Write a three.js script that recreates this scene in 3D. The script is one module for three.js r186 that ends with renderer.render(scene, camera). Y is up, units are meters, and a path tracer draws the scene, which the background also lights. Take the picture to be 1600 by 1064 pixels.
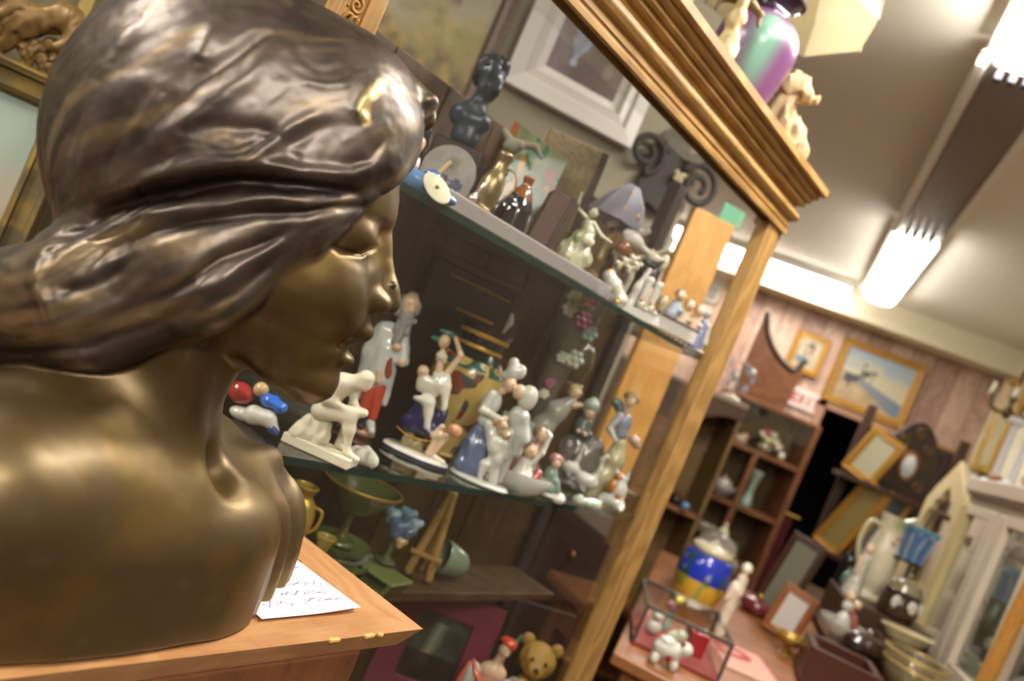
import * as THREE from 'three';
import { RoundedBoxGeometry } from 'three/addons/geometries/RoundedBoxGeometry.js';
import { mergeGeometries, toCreasedNormals } from 'three/addons/utils/BufferGeometryUtils.js';
import { RectAreaLightUniformsLib } from 'three/addons/lights/RectAreaLightUniformsLib.js';

// ------------------------------------------------------------------ camera, light, exposure
const scene = new THREE.Scene();
const rad = Math.PI / 180;
const camera = new THREE.PerspectiveCamera(2 * Math.atan(532 / 1220) / rad, 1600 / 1064, 0.05, 60);
camera.rotation.order = 'YXZ';
camera.position.set(0, 1.62, 0);
camera.rotation.set(0, 16 * rad, 23 * rad);          // a level camera, rolled to the left
camera.focus = 0.68; camera.userData.fStop = 4.4;
scene.add(camera);
const renderer = new THREE.WebGLRenderer({ antialias: true });
renderer.toneMapping = THREE.LinearToneMapping;
renderer.toneMappingExposure = 1.85;
renderer.shadowMap.enabled = true;
RectAreaLightUniformsLib.init();
const TUBE = 8, GLOW = 9, FRONT = 22;                              // ceiling tubes: light sent down, brightness of the lens
scene.background = new THREE.Color(0x000000);

// ------------------------------------------------------------------ helpers
let seed = 7;
const rnd = () => { seed = (seed * 1664525 + 1013904223) >>> 0; return seed / 4294967296; };
const lerp = (a, b, t) => a + (b - a) * t, clamp = (x, a = 0, b = 1) => Math.min(b, Math.max(a, x));
const smooth = (a, b, x) => { const t = clamp((x - a) / (b - a)); return t * t * (3 - 2 * t); };
const P = new Uint8Array(512); { const p = [...Array(256).keys()]; for (let i = 255; i > 0; i--) { const j = Math.floor(rnd() * (i + 1)); [p[i], p[j]] = [p[j], p[i]]; } for (let i = 0; i < 512; i++) P[i] = p[i & 255]; }
function noise(x, y, z = 0) {                          // value noise, -1..1
  const X = Math.floor(x), Y = Math.floor(y), Z = Math.floor(z); x -= X; y -= Y; z -= Z;
  const u = x * x * (3 - 2 * x), v = y * y * (3 - 2 * y), w = z * z * (3 - 2 * z);
  const h = (i, j, k) => P[P[P[(X + i) & 255] + ((Y + j) & 255)] + ((Z + k) & 255)] / 127.5 - 1;
  return lerp(lerp(lerp(h(0, 0, 0), h(1, 0, 0), u), lerp(h(0, 1, 0), h(1, 1, 0), u), v), lerp(lerp(h(0, 0, 1), h(1, 0, 1), u), lerp(h(0, 1, 1), h(1, 1, 1), u), v), w);
}
const fbm = (x, y, z = 0, n = 4) => { let s = 0, a = 0.5; for (let i = 0; i < n; i++) { s += a * noise(x, y, z); x *= 2.03; y *= 2.03; z *= 2.03; a *= 0.5; } return s; };

// textures: fn(u, v) gives [r, g, b] in 0..1 (sRGB) or a number
function tex(w, h, fn, srgb = true, repeat) {
  const d = new Uint8Array(w * h * 4);
  for (let j = 0; j < h; j++) for (let i = 0; i < w; i++) {
    const c = fn(i / w, j / h), k = (j * w + i) * 4;
    if (typeof c === 'number') d[k] = d[k + 1] = d[k + 2] = clamp(c) * 255; else for (let q = 0; q < 3; q++) d[k + q] = clamp(c[q]) * 255;
    d[k + 3] = 255;
  }
  const t = new THREE.DataTexture(d, w, h); t.magFilter = THREE.LinearFilter; t.minFilter = THREE.LinearMipmapLinearFilter; t.generateMipmaps = true;
  t.wrapS = t.wrapT = THREE.RepeatWrapping; if (srgb) t.colorSpace = THREE.SRGBColorSpace; if (repeat) t.repeat.set(...repeat); t.needsUpdate = true; return t;
}
const rgb = (h) => [(h >> 16 & 255) / 255, (h >> 8 & 255) / 255, (h & 255) / 255];
const mixc = (a, b, t) => [lerp(a[0], b[0], t), lerp(a[1], b[1], t), lerp(a[2], b[2], t)];
const cyc = (f, u, v, pu, pv) => f(u, v) * (1 - u / pu) * (1 - v / pv) + f(u - pu, v) * (u / pu) * (1 - v / pv) + f(u, v - pv) * (1 - u / pu) * (v / pv) + f(u - pu, v - pv) * (u / pu) * (v / pv);
function woodTex(light, dark, { rings = 26, streak = 1, n = 384, red } = {}) {   // grain runs along u
  const a = rgb(light), b = rgb(dark);
  return tex(n, n, (u, v) => {
    const warp = cyc((x, y) => fbm(x * 3, y * 5, 3.3), u, v, 1, 1), fine = cyc((x, y) => noise(x * 14, y * 190, 1.7), u, v, 1, 1), pore = cyc((x, y) => noise(x * 40, y * 240, 8.1), u, v, 1, 1);
    const ring = 0.5 + 0.5 * Math.sin((v * rings + warp * 5) * 6.283);
    let c = mixc(a, b, clamp(0.12 + 0.42 * ring * streak + 0.3 * fine + (pore > 0.45 ? 0.25 : 0)));
    if (red) c = mixc(c, rgb(red), clamp(0.4 + warp * 1.2));
    return c;
  });
}
const mats = new Map();
function M(color, rough = 0.6, metal = 0, extra = {}) {
  const key = typeof color + color + '|' + rough + '|' + metal + JSON.stringify(extra, (k, v) => v && v.isTexture ? v.uuid : v);
  if (!mats.has(key)) mats.set(key, new THREE.MeshPhysicalMaterial({ color, roughness: rough, metalness: metal, side: THREE.DoubleSide, ...extra }));
  return mats.get(key);
}
const wood = (t, rough = 0.45, extra = {}) => M(0xffffff, rough, 0, { map: t, ...extra });
const glaze = (c) => M(c, 0.22, 0, { clearcoat: 0.6, clearcoatRoughness: 0.12 });
const matte = (c) => M(c, 0.7);
const gilt = (c = 0xb08a3c) => M(c, 0.42, 0.55);

// scene objects
const names = {};
const numbered = (n) => { const k = names[n] = (names[n] ?? -1) + 1; return k ? `${n}_${String(k).padStart(3, '0')}` : n; };
function tag(o, label, category, group) { o.userData = { ...o.userData, label, category }; if (group) o.userData.group = group; return o; }
function thing(name, label, category, [x, y, z], turn = 0, group) {
  const g = new THREE.Group(); g.name = numbered(name); g.position.set(x, y, z); g.rotation.y = turn; scene.add(g);
  return tag(g, label, category, group);
}
function part(name, geo, mat, parent, label) {
  const m = new THREE.Mesh(Array.isArray(geo) ? merge(geo) : geo, mat); m.castShadow = m.receiveShadow = true;
  m.name = parent === scene ? numbered(name) : name; parent.add(m); if (label) m.userData.label = label; return m;
}
const struct = (name, geo, mat) => { const m = part(name, geo, mat, scene); m.name = name; m.userData.kind = 'structure'; return m; };
function merge(list) {
  return mergeGeometries(list.map(g => { g = g.index ? g.toNonIndexed() : g; for (const k of Object.keys(g.attributes)) if (!['position', 'normal', 'uv'].includes(k)) g.deleteAttribute(k); if (!g.attributes.uv) g.setAttribute('uv', new THREE.BufferAttribute(new Float32Array(g.attributes.position.count * 2), 2)); return g; }));
}
// planar uv in metres, grain (u) along the given axis
function metres(g, axis = 'y', s = 1, ou = 0, ov = 0) {
  if (g.index) g = g.toNonIndexed();
  const p = g.attributes.position, n = g.attributes.normal, uv = new Float32Array(p.count * 2), A = 'xyz'.indexOf(axis);
  for (let i = 0; i < p.count; i++) {
    const q = [p.getX(i), p.getY(i), p.getZ(i)], m = [Math.abs(n.getX(i)), Math.abs(n.getY(i)), Math.abs(n.getZ(i))];
    const o = [0, 1, 2].filter(k => k !== A), b = m[o[0]] > m[o[1]] ? o[1] : o[0];
    uv[i * 2] = q[A] * s + ou; uv[i * 2 + 1] = (q[b] + 0.37 * q[o[0] === b ? o[1] : o[0]]) * s + ov;
    if (m[A] > m[0] + m[1] + m[2] - m[A]) { uv[i * 2] = q[o[0]] * s * 0.2 + ou; uv[i * 2 + 1] = q[o[1]] * s + ov; }
  }
  g.setAttribute('uv', new THREE.BufferAttribute(uv, 2)); return g;
}
// geometry: x, y, z name the middle of the bottom face
const box = (w, h, d, x = 0, y = 0, z = 0, r = 0.003) => { r = Math.min(r, w * 0.45, h * 0.45, d * 0.45); return (r > 0.0004 ? new RoundedBoxGeometry(w, h, d, 1, r) : new THREE.BoxGeometry(w, h, d)).translate(x, y + h / 2, z); };
function spline(pts, n) { const c = new THREE.CatmullRomCurve3(pts.map(p => new THREE.Vector3(p[0], p[1], p[2] ?? 0)), false, 'centripetal'); return c.getPoints(n).map(v => [v.x, v.y, v.z]); }
const lathe = (pts, seg = 32, soft = 0) => new THREE.LatheGeometry((soft ? spline(pts, soft) : pts).map(p => new THREE.Vector2(Math.max(p[0], 1e-5), p[1])), seg);
function tube(pts, r, { seg = 8, n = pts.length * 5, closed = false } = {}) {      // r: a radius or one per point
  const c = new THREE.CatmullRomCurve3(pts.map(p => new THREE.Vector3(...p)), closed), g = new THREE.TubeGeometry(c, n, 1, seg, closed), f = c.computeFrenetFrames(n, closed), p = g.attributes.position, v = new THREE.Vector3();
  for (let i = 0; i <= n; i++) {
    const o = c.getPointAt(i / n), t = i / n * (pts.length - 1), k = Math.min(pts.length - 2, Math.floor(t)), R = typeof r === 'number' ? r : lerp(r[k], r[k + 1], t - k);
    for (let j = 0; j <= seg; j++) { const q = i * (seg + 1) + j; v.fromBufferAttribute(p, q).sub(o).multiplyScalar(R).add(o); p.setXYZ(q, v.x, v.y, v.z); }
  }
  if (closed) return g;
  const cap = [0, n].map(i => { const o = c.getPointAt(i / n), R = typeof r === 'number' ? r : r[i ? r.length - 1 : 0]; return new THREE.SphereGeometry(R, seg, 6).translate(o.x, o.y, o.z); });
  return merge([g, ...cap]);
}
const shapeOf = (pts) => new THREE.Shape(pts.map(p => new THREE.Vector2(p[0], p[1])));
const slab = (pts, d, bevel = 0.001, holes = []) => { const s = shapeOf(pts); for (const h of holes) s.holes.push(new THREE.Path(h.map(p => new THREE.Vector2(p[0], p[1])))); return new THREE.ExtrudeGeometry(s, { depth: d, bevelEnabled: bevel > 0, bevelSize: bevel, bevelThickness: bevel, bevelSegments: 2, curveSegments: 16 }); };
const ring = (cx, cy, r0, r1, n = 28) => [...Array(n)].map((_, i) => [cx + r0 * Math.cos(i / n * 6.2832), cy + r1 * Math.sin(i / n * 6.2832)]);
const spiral = (cx, cy, r0, r1, a0, turns, n = 22) => [...Array(n)].map((_, i) => { const t = i / (n - 1), r = lerp(r0, r1, t), a = a0 + turns * 6.2832 * t; return [cx + r * Math.cos(a), cy + r * Math.sin(a), 0]; });

// surface nets: sdf(x, y, z) < 0 inside; paint(x, y, z) -> linear [r, g, b]
function nets(sdf, lo, hi, cell, paint, smoothN = true) {
  const B = 6, N = [0, 1, 2].map(i => Math.ceil((hi[i] - lo[i]) / cell / B) * B + 1), [nx, ny, nz] = N, D = new Float32Array(nx * ny * nz).fill(1);
  const R = cell * B * 0.87 * 1.7 + cell * 2, sx = nx, sxy = nx * ny;
  const act = [];
  for (let k = 0; k < nz - 1; k += B) for (let j = 0; j < ny - 1; j += B) for (let i = 0; i < nx - 1; i += B) {
    const d = sdf(lo[0] + (i + B / 2) * cell, lo[1] + (j + B / 2) * cell, lo[2] + (k + B / 2) * cell), on = Math.abs(d) < R;
    if (on) act.push([i, j, k]);
    for (let c = 0; c <= B; c++) for (let b = 0; b <= B; b++) for (let a = 0; a <= B; a++) {
      const q = i + a + (j + b) * sx + (k + c) * sxy;
      if (on) { if (D[q] === 1 || D[q] === -1) D[q] = sdf(lo[0] + (i + a) * cell, lo[1] + (j + b) * cell, lo[2] + (k + c) * cell); } else if (D[q] === 1 && d < 0) D[q] = -1;
    }
  }
  const vid = new Map(), pos = [], idx = [], off = [0, 1, sx, sx + 1, sxy, sxy + 1, sxy + sx, sxy + sx + 1];
  const E = [[0, 1], [2, 3], [4, 5], [6, 7], [0, 2], [1, 3], [4, 6], [5, 7], [0, 4], [1, 5], [2, 6], [3, 7]];
  const vert = (i, j, k) => {
    const q = i + j * sx + k * sxy; let id = vid.get(q); if (id !== undefined) return id;
    let x = 0, y = 0, z = 0, n = 0;
    for (const [a, b] of E) { const da = D[q + off[a]], db = D[q + off[b]]; if ((da < 0) !== (db < 0)) { const t = da / (da - db); x += lerp(a & 1, b & 1, t); y += lerp(a >> 1 & 1, b >> 1 & 1, t); z += lerp(a >> 2, b >> 2, t); n++; } }
    id = pos.length / 3; vid.set(q, id); pos.push(lo[0] + (i + x / n) * cell, lo[1] + (j + y / n) * cell, lo[2] + (k + z / n) * cell); return id;
  };
  const seen = new Uint8Array(D.length);
  for (const [I, J, K] of act) for (let k = K; k <= K + B; k++) for (let j = J; j <= J + B; j++) for (let i = I; i <= I + B; i++) {
    if (i < 1 || j < 1 || k < 1 || i > nx - 2 || j > ny - 2 || k > nz - 2) continue;
    const q = i + j * sx + k * sxy; if (seen[q]) continue; seen[q] = 1;
    const s = D[q] < 0;
    if (s !== (D[q + 1] < 0)) quad(vert(i, j - 1, k - 1), vert(i, j, k - 1), vert(i, j, k), vert(i, j - 1, k), s);
    if (s !== (D[q + sx] < 0)) quad(vert(i - 1, j, k - 1), vert(i - 1, j, k), vert(i, j, k), vert(i, j, k - 1), s);
    if (s !== (D[q + sxy] < 0)) quad(vert(i - 1, j - 1, k), vert(i, j - 1, k), vert(i, j, k), vert(i - 1, j, k), s);
  }
  function quad(a, b, c, d, s) { if (s) idx.push(a, b, c, a, c, d); else idx.push(a, c, b, a, d, c); }
  const g = new THREE.BufferGeometry(), n = pos.length / 3, nor = new Float32Array(n * 3), e = cell * 0.6;
  for (let i = 0; i < n; i++) {
    let x = pos[i * 3], y = pos[i * 3 + 1], z = pos[i * 3 + 2], gx, gy, gz, l;
    for (let it = 0; it < (smoothN ? 1 : 0); it++) {
      const d = sdf(x, y, z); gx = sdf(x + e, y, z) - d; gy = sdf(x, y + e, z) - d; gz = sdf(x, y, z + e) - d; l = Math.hypot(gx, gy, gz) || 1;
      const mv = clamp(d * e / l, -cell * 0.4, cell * 0.4) / l; x -= gx * mv; y -= gy * mv; z -= gz * mv;
    }
    gx = sdf(x + e, y, z) - sdf(x - e, y, z); gy = sdf(x, y + e, z) - sdf(x, y - e, z); gz = sdf(x, y, z + e) - sdf(x, y, z - e); l = Math.hypot(gx, gy, gz) || 1;
    pos[i * 3] = x; pos[i * 3 + 1] = y; pos[i * 3 + 2] = z; nor[i * 3] = gx / l; nor[i * 3 + 1] = gy / l; nor[i * 3 + 2] = gz / l;
  }
  g.setAttribute('position', new THREE.Float32BufferAttribute(pos, 3)); g.setAttribute('normal', new THREE.BufferAttribute(nor, 3));
  if (paint) { const c = new Float32Array(n * 3); for (let i = 0; i < n; i++) c.set(paint(pos[i * 3], pos[i * 3 + 1], pos[i * 3 + 2], nor[i * 3], nor[i * 3 + 1], nor[i * 3 + 2]), i * 3); g.setAttribute('color', new THREE.BufferAttribute(c, 3)); }
  g.setAttribute('uv', new THREE.BufferAttribute(new Float32Array(n * 2), 2)); g.setIndex(idx); return g;
}
const smin = (a, b, k) => { const h = Math.max(k - Math.abs(a - b), 0) / k; return Math.min(a, b) - h * h * k * 0.25; };
const smax = (a, b, k) => -smin(-a, -b, k);
const ell = (x, y, z, cx, cy, cz, rx, ry, rz) => { x -= cx; y -= cy; z -= cz; const k0 = Math.hypot(x / rx, y / ry, z / rz), k1 = Math.hypot(x / (rx * rx), y / (ry * ry), z / (rz * rz)); return k1 ? k0 * (k0 - 1) / k1 : -Math.min(rx, ry, rz); };
const caps = (x, y, z, ax, ay, az, ra, bx, by, bz, rb) => { const dx = bx - ax, dy = by - ay, dz = bz - az, t = clamp(((x - ax) * dx + (y - ay) * dy + (z - az) * dz) / (dx * dx + dy * dy + dz * dz)); return Math.hypot(x - ax - dx * t, y - ay - dy * t, z - az - dz * t) - lerp(ra, rb, t); };
// blob: soft union of balls [x,y,z,r], ellipsoids [x,y,z,rx,ry,rz] and tapered capsules [x,y,z,r, x,y,z,r], in centimetres
function blob(prims, { k = 0.8, cell = 0, ripple = 0, freq = 1.4 } = {}) {
  const lo = [1e9, 1e9, 1e9], hi = [-1e9, -1e9, -1e9];
  const grow = (p, r) => { for (let i = 0; i < 3; i++) { const q = Array.isArray(r) ? r[i] : r; lo[i] = Math.min(lo[i], p[i] - q); hi[i] = Math.max(hi[i], p[i] + q); } };
  for (const p of prims) { if (p.length === 4) grow(p, p[3]); else if (p.length === 6) grow(p, p.slice(3)); else { grow(p, p[3]); grow(p.slice(4), p[7]); } }
  const size = Math.max(hi[0] - lo[0], hi[1] - lo[1], hi[2] - lo[2]); cell = cell || clamp(size / 46, 0.1, 0.6);
  for (let i = 0; i < 3; i++) { lo[i] -= cell * 2.5; hi[i] += cell * 2.5; }
  const f = (x, y, z) => {
    let d = 1e9;
    for (const p of prims) {
      const e = p.length === 4 ? Math.hypot(x - p[0], y - p[1], z - p[2]) - p[3] : p.length === 6 ? ell(x, y, z, ...p) : caps(x, y, z, ...p);
      d = d > 1e8 ? e : smin(d, e, k);
    }
    return ripple ? d + ripple * noise(x * freq, y * freq * 0.5, z * freq) : d;
  };
  return nets(f, lo, hi, cell, null, false).scale(0.01, 0.01, 0.01);
}
const at = (g, x, y, z, ry = 0, rx = 0, rz = 0) => { if (rz) g.rotateZ(rz); if (rx) g.rotateX(rx); if (ry) g.rotateY(ry); return g.translate(x, y, z); };
const VIEW = 16 * rad;                                // things set out to be looked at from the aisle are turned this way
// ------------------------------------------------------------------ the room (x right, z towards the viewer; metres)
const CEIL = 2.8, BACK = -5.7;
const plaster = tex(256, 256, (u, v) => { const n = cyc((x, y) => fbm(x * 6, y * 6, 2), u, v, 1, 1); return mixc(rgb(0xc9c3b4), rgb(0xb5ae9d), 0.5 + n); });
const ceilMat = M(0xffffff, 0.85, 0, { map: plaster });
struct('ceiling', box(8.4, 0.1, 10.4, 0.2, CEIL, -1.6, 0), M(0xebe6d8, 0.85));
const floorTex = woodTex(0x8a7660, 0x5c4c3c, { rings: 12 });
struct('floor', metres(box(8.4, 0.1, 10.4, 0.2, -0.1, -1.6, 0), 'z', 1.2), wood(floorTex, 0.5));
const creamWall = M(0xd6cdb2, 0.85);
struct('wall_right', box(0.1, CEIL, 3.4, 1.57, 0, -4.35, 0), creamWall);
struct('wall_right_front', box(0.1, CEIL, 6.3, 1.57, 0, 0.5, 0), M(0x6e6254, 0.7));       // unseen wall, made dark to weaken its reflection in the cabinet pane
struct('wall_left', box(0.1, CEIL, 9.7, -3.2, 0, -1.2, 0), M(0xb5a88c, 0.85));
struct('wall_front', box(5.02, CEIL, 0.1, -0.74, 0, 3.3, 0), M(0x8a8070, 0.8));
{ // back wall with the doorway cut out, panelled in vertical boards
  const w = struct('wall_back', [box(3.75, CEIL, 0.1, -1.275, 0, BACK - 0.07, 0), box(0.24, CEIL, 0.1, 1.55, 0, BACK - 0.07, 0), box(0.84, CEIL - 2.03, 0.1, 1.01, 2.03, BACK - 0.07, 0)], M(0x6b4a3a, 0.8));
  const tones = [[0xc4a490, 0x977462], [0xb08e7c, 0x876656], [0xcaaa96, 0xa07e6c]].map(([a, b]) => wood(woodTex(a, b, { rings: 5, n: 192 }), 0.5));
  for (let i = 0, x = -1.2; x < 1.66; i++, x += 0.145) {
    const over = x + 0.14 > 0.6 && x < 1.42, y0 = over ? 2.03 : 0;
    const m = part('panel_board', metres(box(0.141, 2.64 - y0, 0.02, x + 0.07, y0, BACK - 0.012, 0.004), 'y', 1.1, i * 0.37, i * 0.21), tones[(i * 7 + 3) % 3], w);
  }
}
struct('trim_1', [box(0.06, 2.09, 0.05, 0.565, 0, BACK + 0.01), box(0.93, 0.06, 0.05, 1.0, 2.03, BACK + 0.01)], wood(woodTex(0xb48a72, 0x8f6750, { n: 128 }), 0.5));
struct('trim_2', [box(2.94, 0.17, 0.26, 0.2, CEIL - 0.17, BACK + 0.13, 0.004)], M(0xd8d0b4, 0.8));     // boxed-in beam along the top of the panelling
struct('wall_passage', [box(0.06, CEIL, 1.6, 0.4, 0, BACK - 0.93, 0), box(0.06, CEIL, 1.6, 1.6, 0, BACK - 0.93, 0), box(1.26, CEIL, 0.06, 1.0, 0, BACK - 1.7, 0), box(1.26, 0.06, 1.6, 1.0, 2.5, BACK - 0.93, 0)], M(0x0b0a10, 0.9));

// fluorescent fittings: housing, glowing lens, and the light itself just under the lens
const white = M(0xd9d4c8, 0.5), lensMat = M(0xffffff, 0.4, 0, { emissive: 0xfffaf0, emissiveIntensity: GLOW }), nearLens = M(0xffffff, 0.4, 0, { emissive: 0xfffaf0, emissiveIntensity: GLOW * 2.4 });
const reflector = M(0x8d8478, 0.35, 0.3);
function fitting(label, x, z, turn, len, lit, power = TUBE, glow = lensMat) {
  const t = thing('fluorescent_light', label, 'ceiling light', [x, CEIL, z], turn);
  part('housing', slab([[-0.085, 0], [-0.085, -0.02], [-0.11, -0.045], [-0.1, -0.05], [0.1, -0.05], [0.11, -0.045], [0.085, -0.02], [0.085, 0]], len, 0).translate(0, 0, -len / 2), white, t);
  if (lit) {
    const s = [[-0.088, -0.05], [-0.092, -0.07], [-0.075, -0.098], [-0.03, -0.108], [0.03, -0.108], [0.075, -0.098], [0.092, -0.07], [0.088, -0.05]];
    part('lens', slab(s, len - 0.05, 0.002).translate(0, 0, -len / 2 + 0.025), glow, t, 'glowing white lens');
    const l = new THREE.RectAreaLight(0xfffbf4, power, 0.17, len - 0.1); l.position.set(0, -0.115, 0); l.rotation.x = -Math.PI / 2; l.castShadow = true; t.add(l);
  } else {
    part('reflector', box(0.15, 0.012, len - 0.04, 0, -0.064, 0), reflector, t, 'dull grey reflector without tubes');
    for (const s of [-1, 1]) part('side_rail', box(0.026, 0.03, len - 0.02, s * 0.098, -0.08, 0), M(0xf2eee6, 0.5), t);
    for (const s of [-1, 1]) part('lamp_holder', [-0.05, -0.017, 0.017, 0.05].map(q => box(0.02, 0.035, 0.03, q, -0.095, s * (len / 2 - 0.04))), M(0x4a4650, 0.5), t, 'dark lamp holders');
  }
  return t;
}
fitting('lit ceiling fitting running away from the viewer towards the panelled back wall', 0.515, -4.42, -4.3 * rad, 1.38, true);
fitting('lit ceiling fitting running crosswise in front of the panelled back wall', -0.38, -5.3, 90 * rad, 1.6, true);
fitting('unlit fluorescent fitting with dull grey reflector between two lit ones', 0.40, -2.9, -4.3 * rad, 1.6, false);
fitting('lit ceiling fitting at the top right corner, nearest the viewer', 0.295, -1.4, -4.3 * rad, 1.36, true, 14, nearLens);
fitting('lit ceiling fitting further forward along the aisle, out of the frame', 0.6, 1.0, -4.3 * rad, 1.4, true, FRONT, nearLens);
fitting('lit ceiling fitting over the left side of the shop, out of the frame', -1.6, 0.6, -4.3 * rad, 1.4, true, FRONT, nearLens);
// ------------------------------------------------------------------ the display cabinet and the dresser in front of it
const CAB = [-0.437, -0.659], CAB_TURN = 65.61 * rad, SHELF = [0.93, 1.407, 1.734], DEEP = 0.25;
const cu = [Math.cos(CAB_TURN), -Math.sin(CAB_TURN)], cv = [-Math.sin(CAB_TURN), -Math.cos(CAB_TURN)];
const inCab = (u, v, y) => [CAB[0] + cu[0] * u + cv[0] * v, y, CAB[1] + cu[1] * u + cv[1] * v];   // u along the front, v into the cabinet
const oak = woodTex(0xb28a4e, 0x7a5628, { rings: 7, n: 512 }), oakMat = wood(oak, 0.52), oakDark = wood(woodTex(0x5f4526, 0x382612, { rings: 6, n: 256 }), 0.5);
const pane = M(0xffffff, 0.0, 0, { transmission: 1, thickness: 0, ior: 1.5 });
const shelfGlass = M(0xeaf4ee, 0.02, 0, { transmission: 1, thickness: 0, ior: 1.4 });
const edgeGlass = M(0x0c2a22, 0.15, 0, { clearcoat: 0.5 });
{
  const t = thing('display_cabinet', 'tall honey oak display cabinet with glass doors and a deep reeded crown', 'cabinet', [CAB[0], 0, CAB[1]], CAB_TURN);
  const g = (geo, ax) => metres(geo, ax, 1.4);
  const L = -0.045, R = 0.985, D = DEEP;
  // left stile: a carved band beside a plain one
  const ls = part('stile', g(box(0.046, 2.01, 0.03, 0.0 - 0.021, 0, -0.013, 0.004), 'y'), oakMat, t, 'carved left stile');
  const band = [];
  for (let y = 1.2; y < 1.99; y += 0.062) {
    band.push(tube(spiral(-0.03, y, 0.0095, 0.002, 0.5, 1.6), 0.0017, { seg: 6, n: 40 }), tube(spiral(-0.03, y + 0.031, 0.0095, 0.002, 3.6, -1.6), 0.0017, { seg: 6, n: 40 }));
    for (let k = 0; k < 3; k++) band.push(tube([[-0.04 + k * 0.008, y + 0.012, 0], [-0.036 + k * 0.006, y + 0.02, 0.002], [-0.028 + k * 0.003, y + 0.022, 0]], [0.0012, 0.0022, 0.0008], { seg: 6 }));
  }
  for (const x of [-0.0415, -0.0185]) band.push(box(0.0025, 0.83, 0.003, x, 1.17, 0.0005, 0.001));
  const bm = part('carving', merge(band).translate(0, 0, 0.0025), M(0xa87638, 0.45), ls); void bm;
  part('stile', g(merge([box(0.05, 2.015, 0.03, 0.914 + 0.028, 0, -0.012, 0.005), box(0.02, 2.015, 0.034, R - 0.011, 0, -0.017, 0.004)]), 'y'), oakMat, t, 'plain right stile');
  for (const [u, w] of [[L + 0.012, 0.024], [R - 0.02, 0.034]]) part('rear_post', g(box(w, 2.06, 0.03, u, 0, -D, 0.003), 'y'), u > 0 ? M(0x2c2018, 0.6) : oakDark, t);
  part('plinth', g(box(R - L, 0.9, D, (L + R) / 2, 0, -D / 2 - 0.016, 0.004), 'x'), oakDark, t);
  for (const [x0, x1] of [[0.02, 0.45], [0.47, 0.9]]) { const d = part('door', g(box(x1 - x0, 0.8, 0.022, (x0 + x1) / 2, 0.1, 0.004, 0.004), 'y'), oakMat, t); part('knob', lathe([[0, 0], [0.006, 0], [0.006, 0.01], [0.013, 0.018], [0.01, 0.026], [0, 0.028]], 16).rotateX(Math.PI / 2).translate(x0 < 0.1 ? x1 - 0.03 : x0 + 0.03, 0.55, 0.015), gilt(), d); }
  part('rail', g(box(0.914, 0.05, 0.03, 0.457, 0.895, -0.015, 0.004), 'x'), oakMat, t);
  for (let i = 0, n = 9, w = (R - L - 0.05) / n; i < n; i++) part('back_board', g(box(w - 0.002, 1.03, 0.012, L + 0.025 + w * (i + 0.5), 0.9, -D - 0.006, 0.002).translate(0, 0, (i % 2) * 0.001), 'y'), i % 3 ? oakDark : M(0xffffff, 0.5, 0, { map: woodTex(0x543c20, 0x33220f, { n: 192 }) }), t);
  part('front_pane', box(0.916, 1.07, 0.003, 0.457, 0.943, -0.018, 0), pane, t, 'clear glass front');
  part('side_pane', box(0.003, 1.1, D - 0.06, R - 0.018, 0.91, -D / 2 - 0.01, 0), pane, t, 'clear glass end');
  for (const y of SHELF) {
    const s = part('shelf', box(0.94, 0.009, D - 0.022, 0.462, y - 0.0095, -D / 2 - 0.012, 0), shelfGlass, t, 'glass shelf');
    part('shelf_edge', [box(0.94, 0.0095, 0.002, 0.462, y - 0.0098, -0.0215, 0), box(0.002, 0.0095, D - 0.02, 0.9325, y - 0.0098, -D / 2 - 0.012, 0)], edgeGlass, s, 'dark green polished glass edge');
  }
  part('half_shelf', g(box(0.93, 0.016, 0.115, 0.465, 1.178, -0.175, 0.003), 'x'), oakDark, t, 'half-depth wooden shelf');
  // crown: one moulded profile run along the front and mitred round the right end
  const prof = [[0, 2.011], [0.008, 2.011], [0.0095, 2.016], [0.008, 2.021], [0.0052, 2.0225], [0.0052, 2.025], [0.0078, 2.0265], [0.0078, 2.033], [0.0052, 2.0345], [0.0052, 2.037], [0.009, 2.039], [0.0135, 2.042], [0.0165, 2.047], [0.0165, 2.053], [0.0135, 2.058], [0.008, 2.0615], [0.0055, 2.066], [0.007, 2.0715], [0.014, 2.0725], [0.0175, 2.076], [0.0175, 2.08], [0.0155, 2.0825], [0.021, 2.0835], [0.0245, 2.087], [0.0245, 2.0905], [0.0225, 2.093], [0.0275, 2.094], [0.0315, 2.0975], [0.0315, 2.1015], [0.0295, 2.104], [0.038, 2.1055], [0.041, 2.108], [0.041, 2.1205], [0.038, 2.123], [-0.02, 2.123], [-0.02, 2.011]];
  const pos = [], path = (o) => [[L - 0.02, o], [R + o - 0.012, o], [R + o - 0.012, -0.05]];
  for (let i = 0; i < prof.length - 1; i++) {
    const [o0, y0] = prof[i], [o1, y1] = prof[i + 1], a = path(o0), b = path(o1);
    for (let k = 0; k < 2; k++) { const q = [[a[k][0], y0, a[k][1]], [a[k + 1][0], y0, a[k + 1][1]], [b[k + 1][0], y1, b[k + 1][1]], [b[k][0], y1, b[k][1]]]; for (const j of [0, 1, 2, 0, 2, 3]) pos.push(...q[j]); }
  }
  let cg = new THREE.BufferGeometry(); cg.setAttribute('position', new THREE.Float32BufferAttribute(pos, 3)); cg.computeVertexNormals(); cg = toCreasedNormals(cg, 0.6);
  part('crown', metres(cg, 'x', 1.4), oakMat, t, 'deep reeded crown moulding');
  part('top_pane', box(R - L - 0.03, 0.004, D - 0.01, (R + L) / 2 - 0.01, 2.112, -D / 2 - 0.01, 0), pane, t, 'glass top');
}
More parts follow.
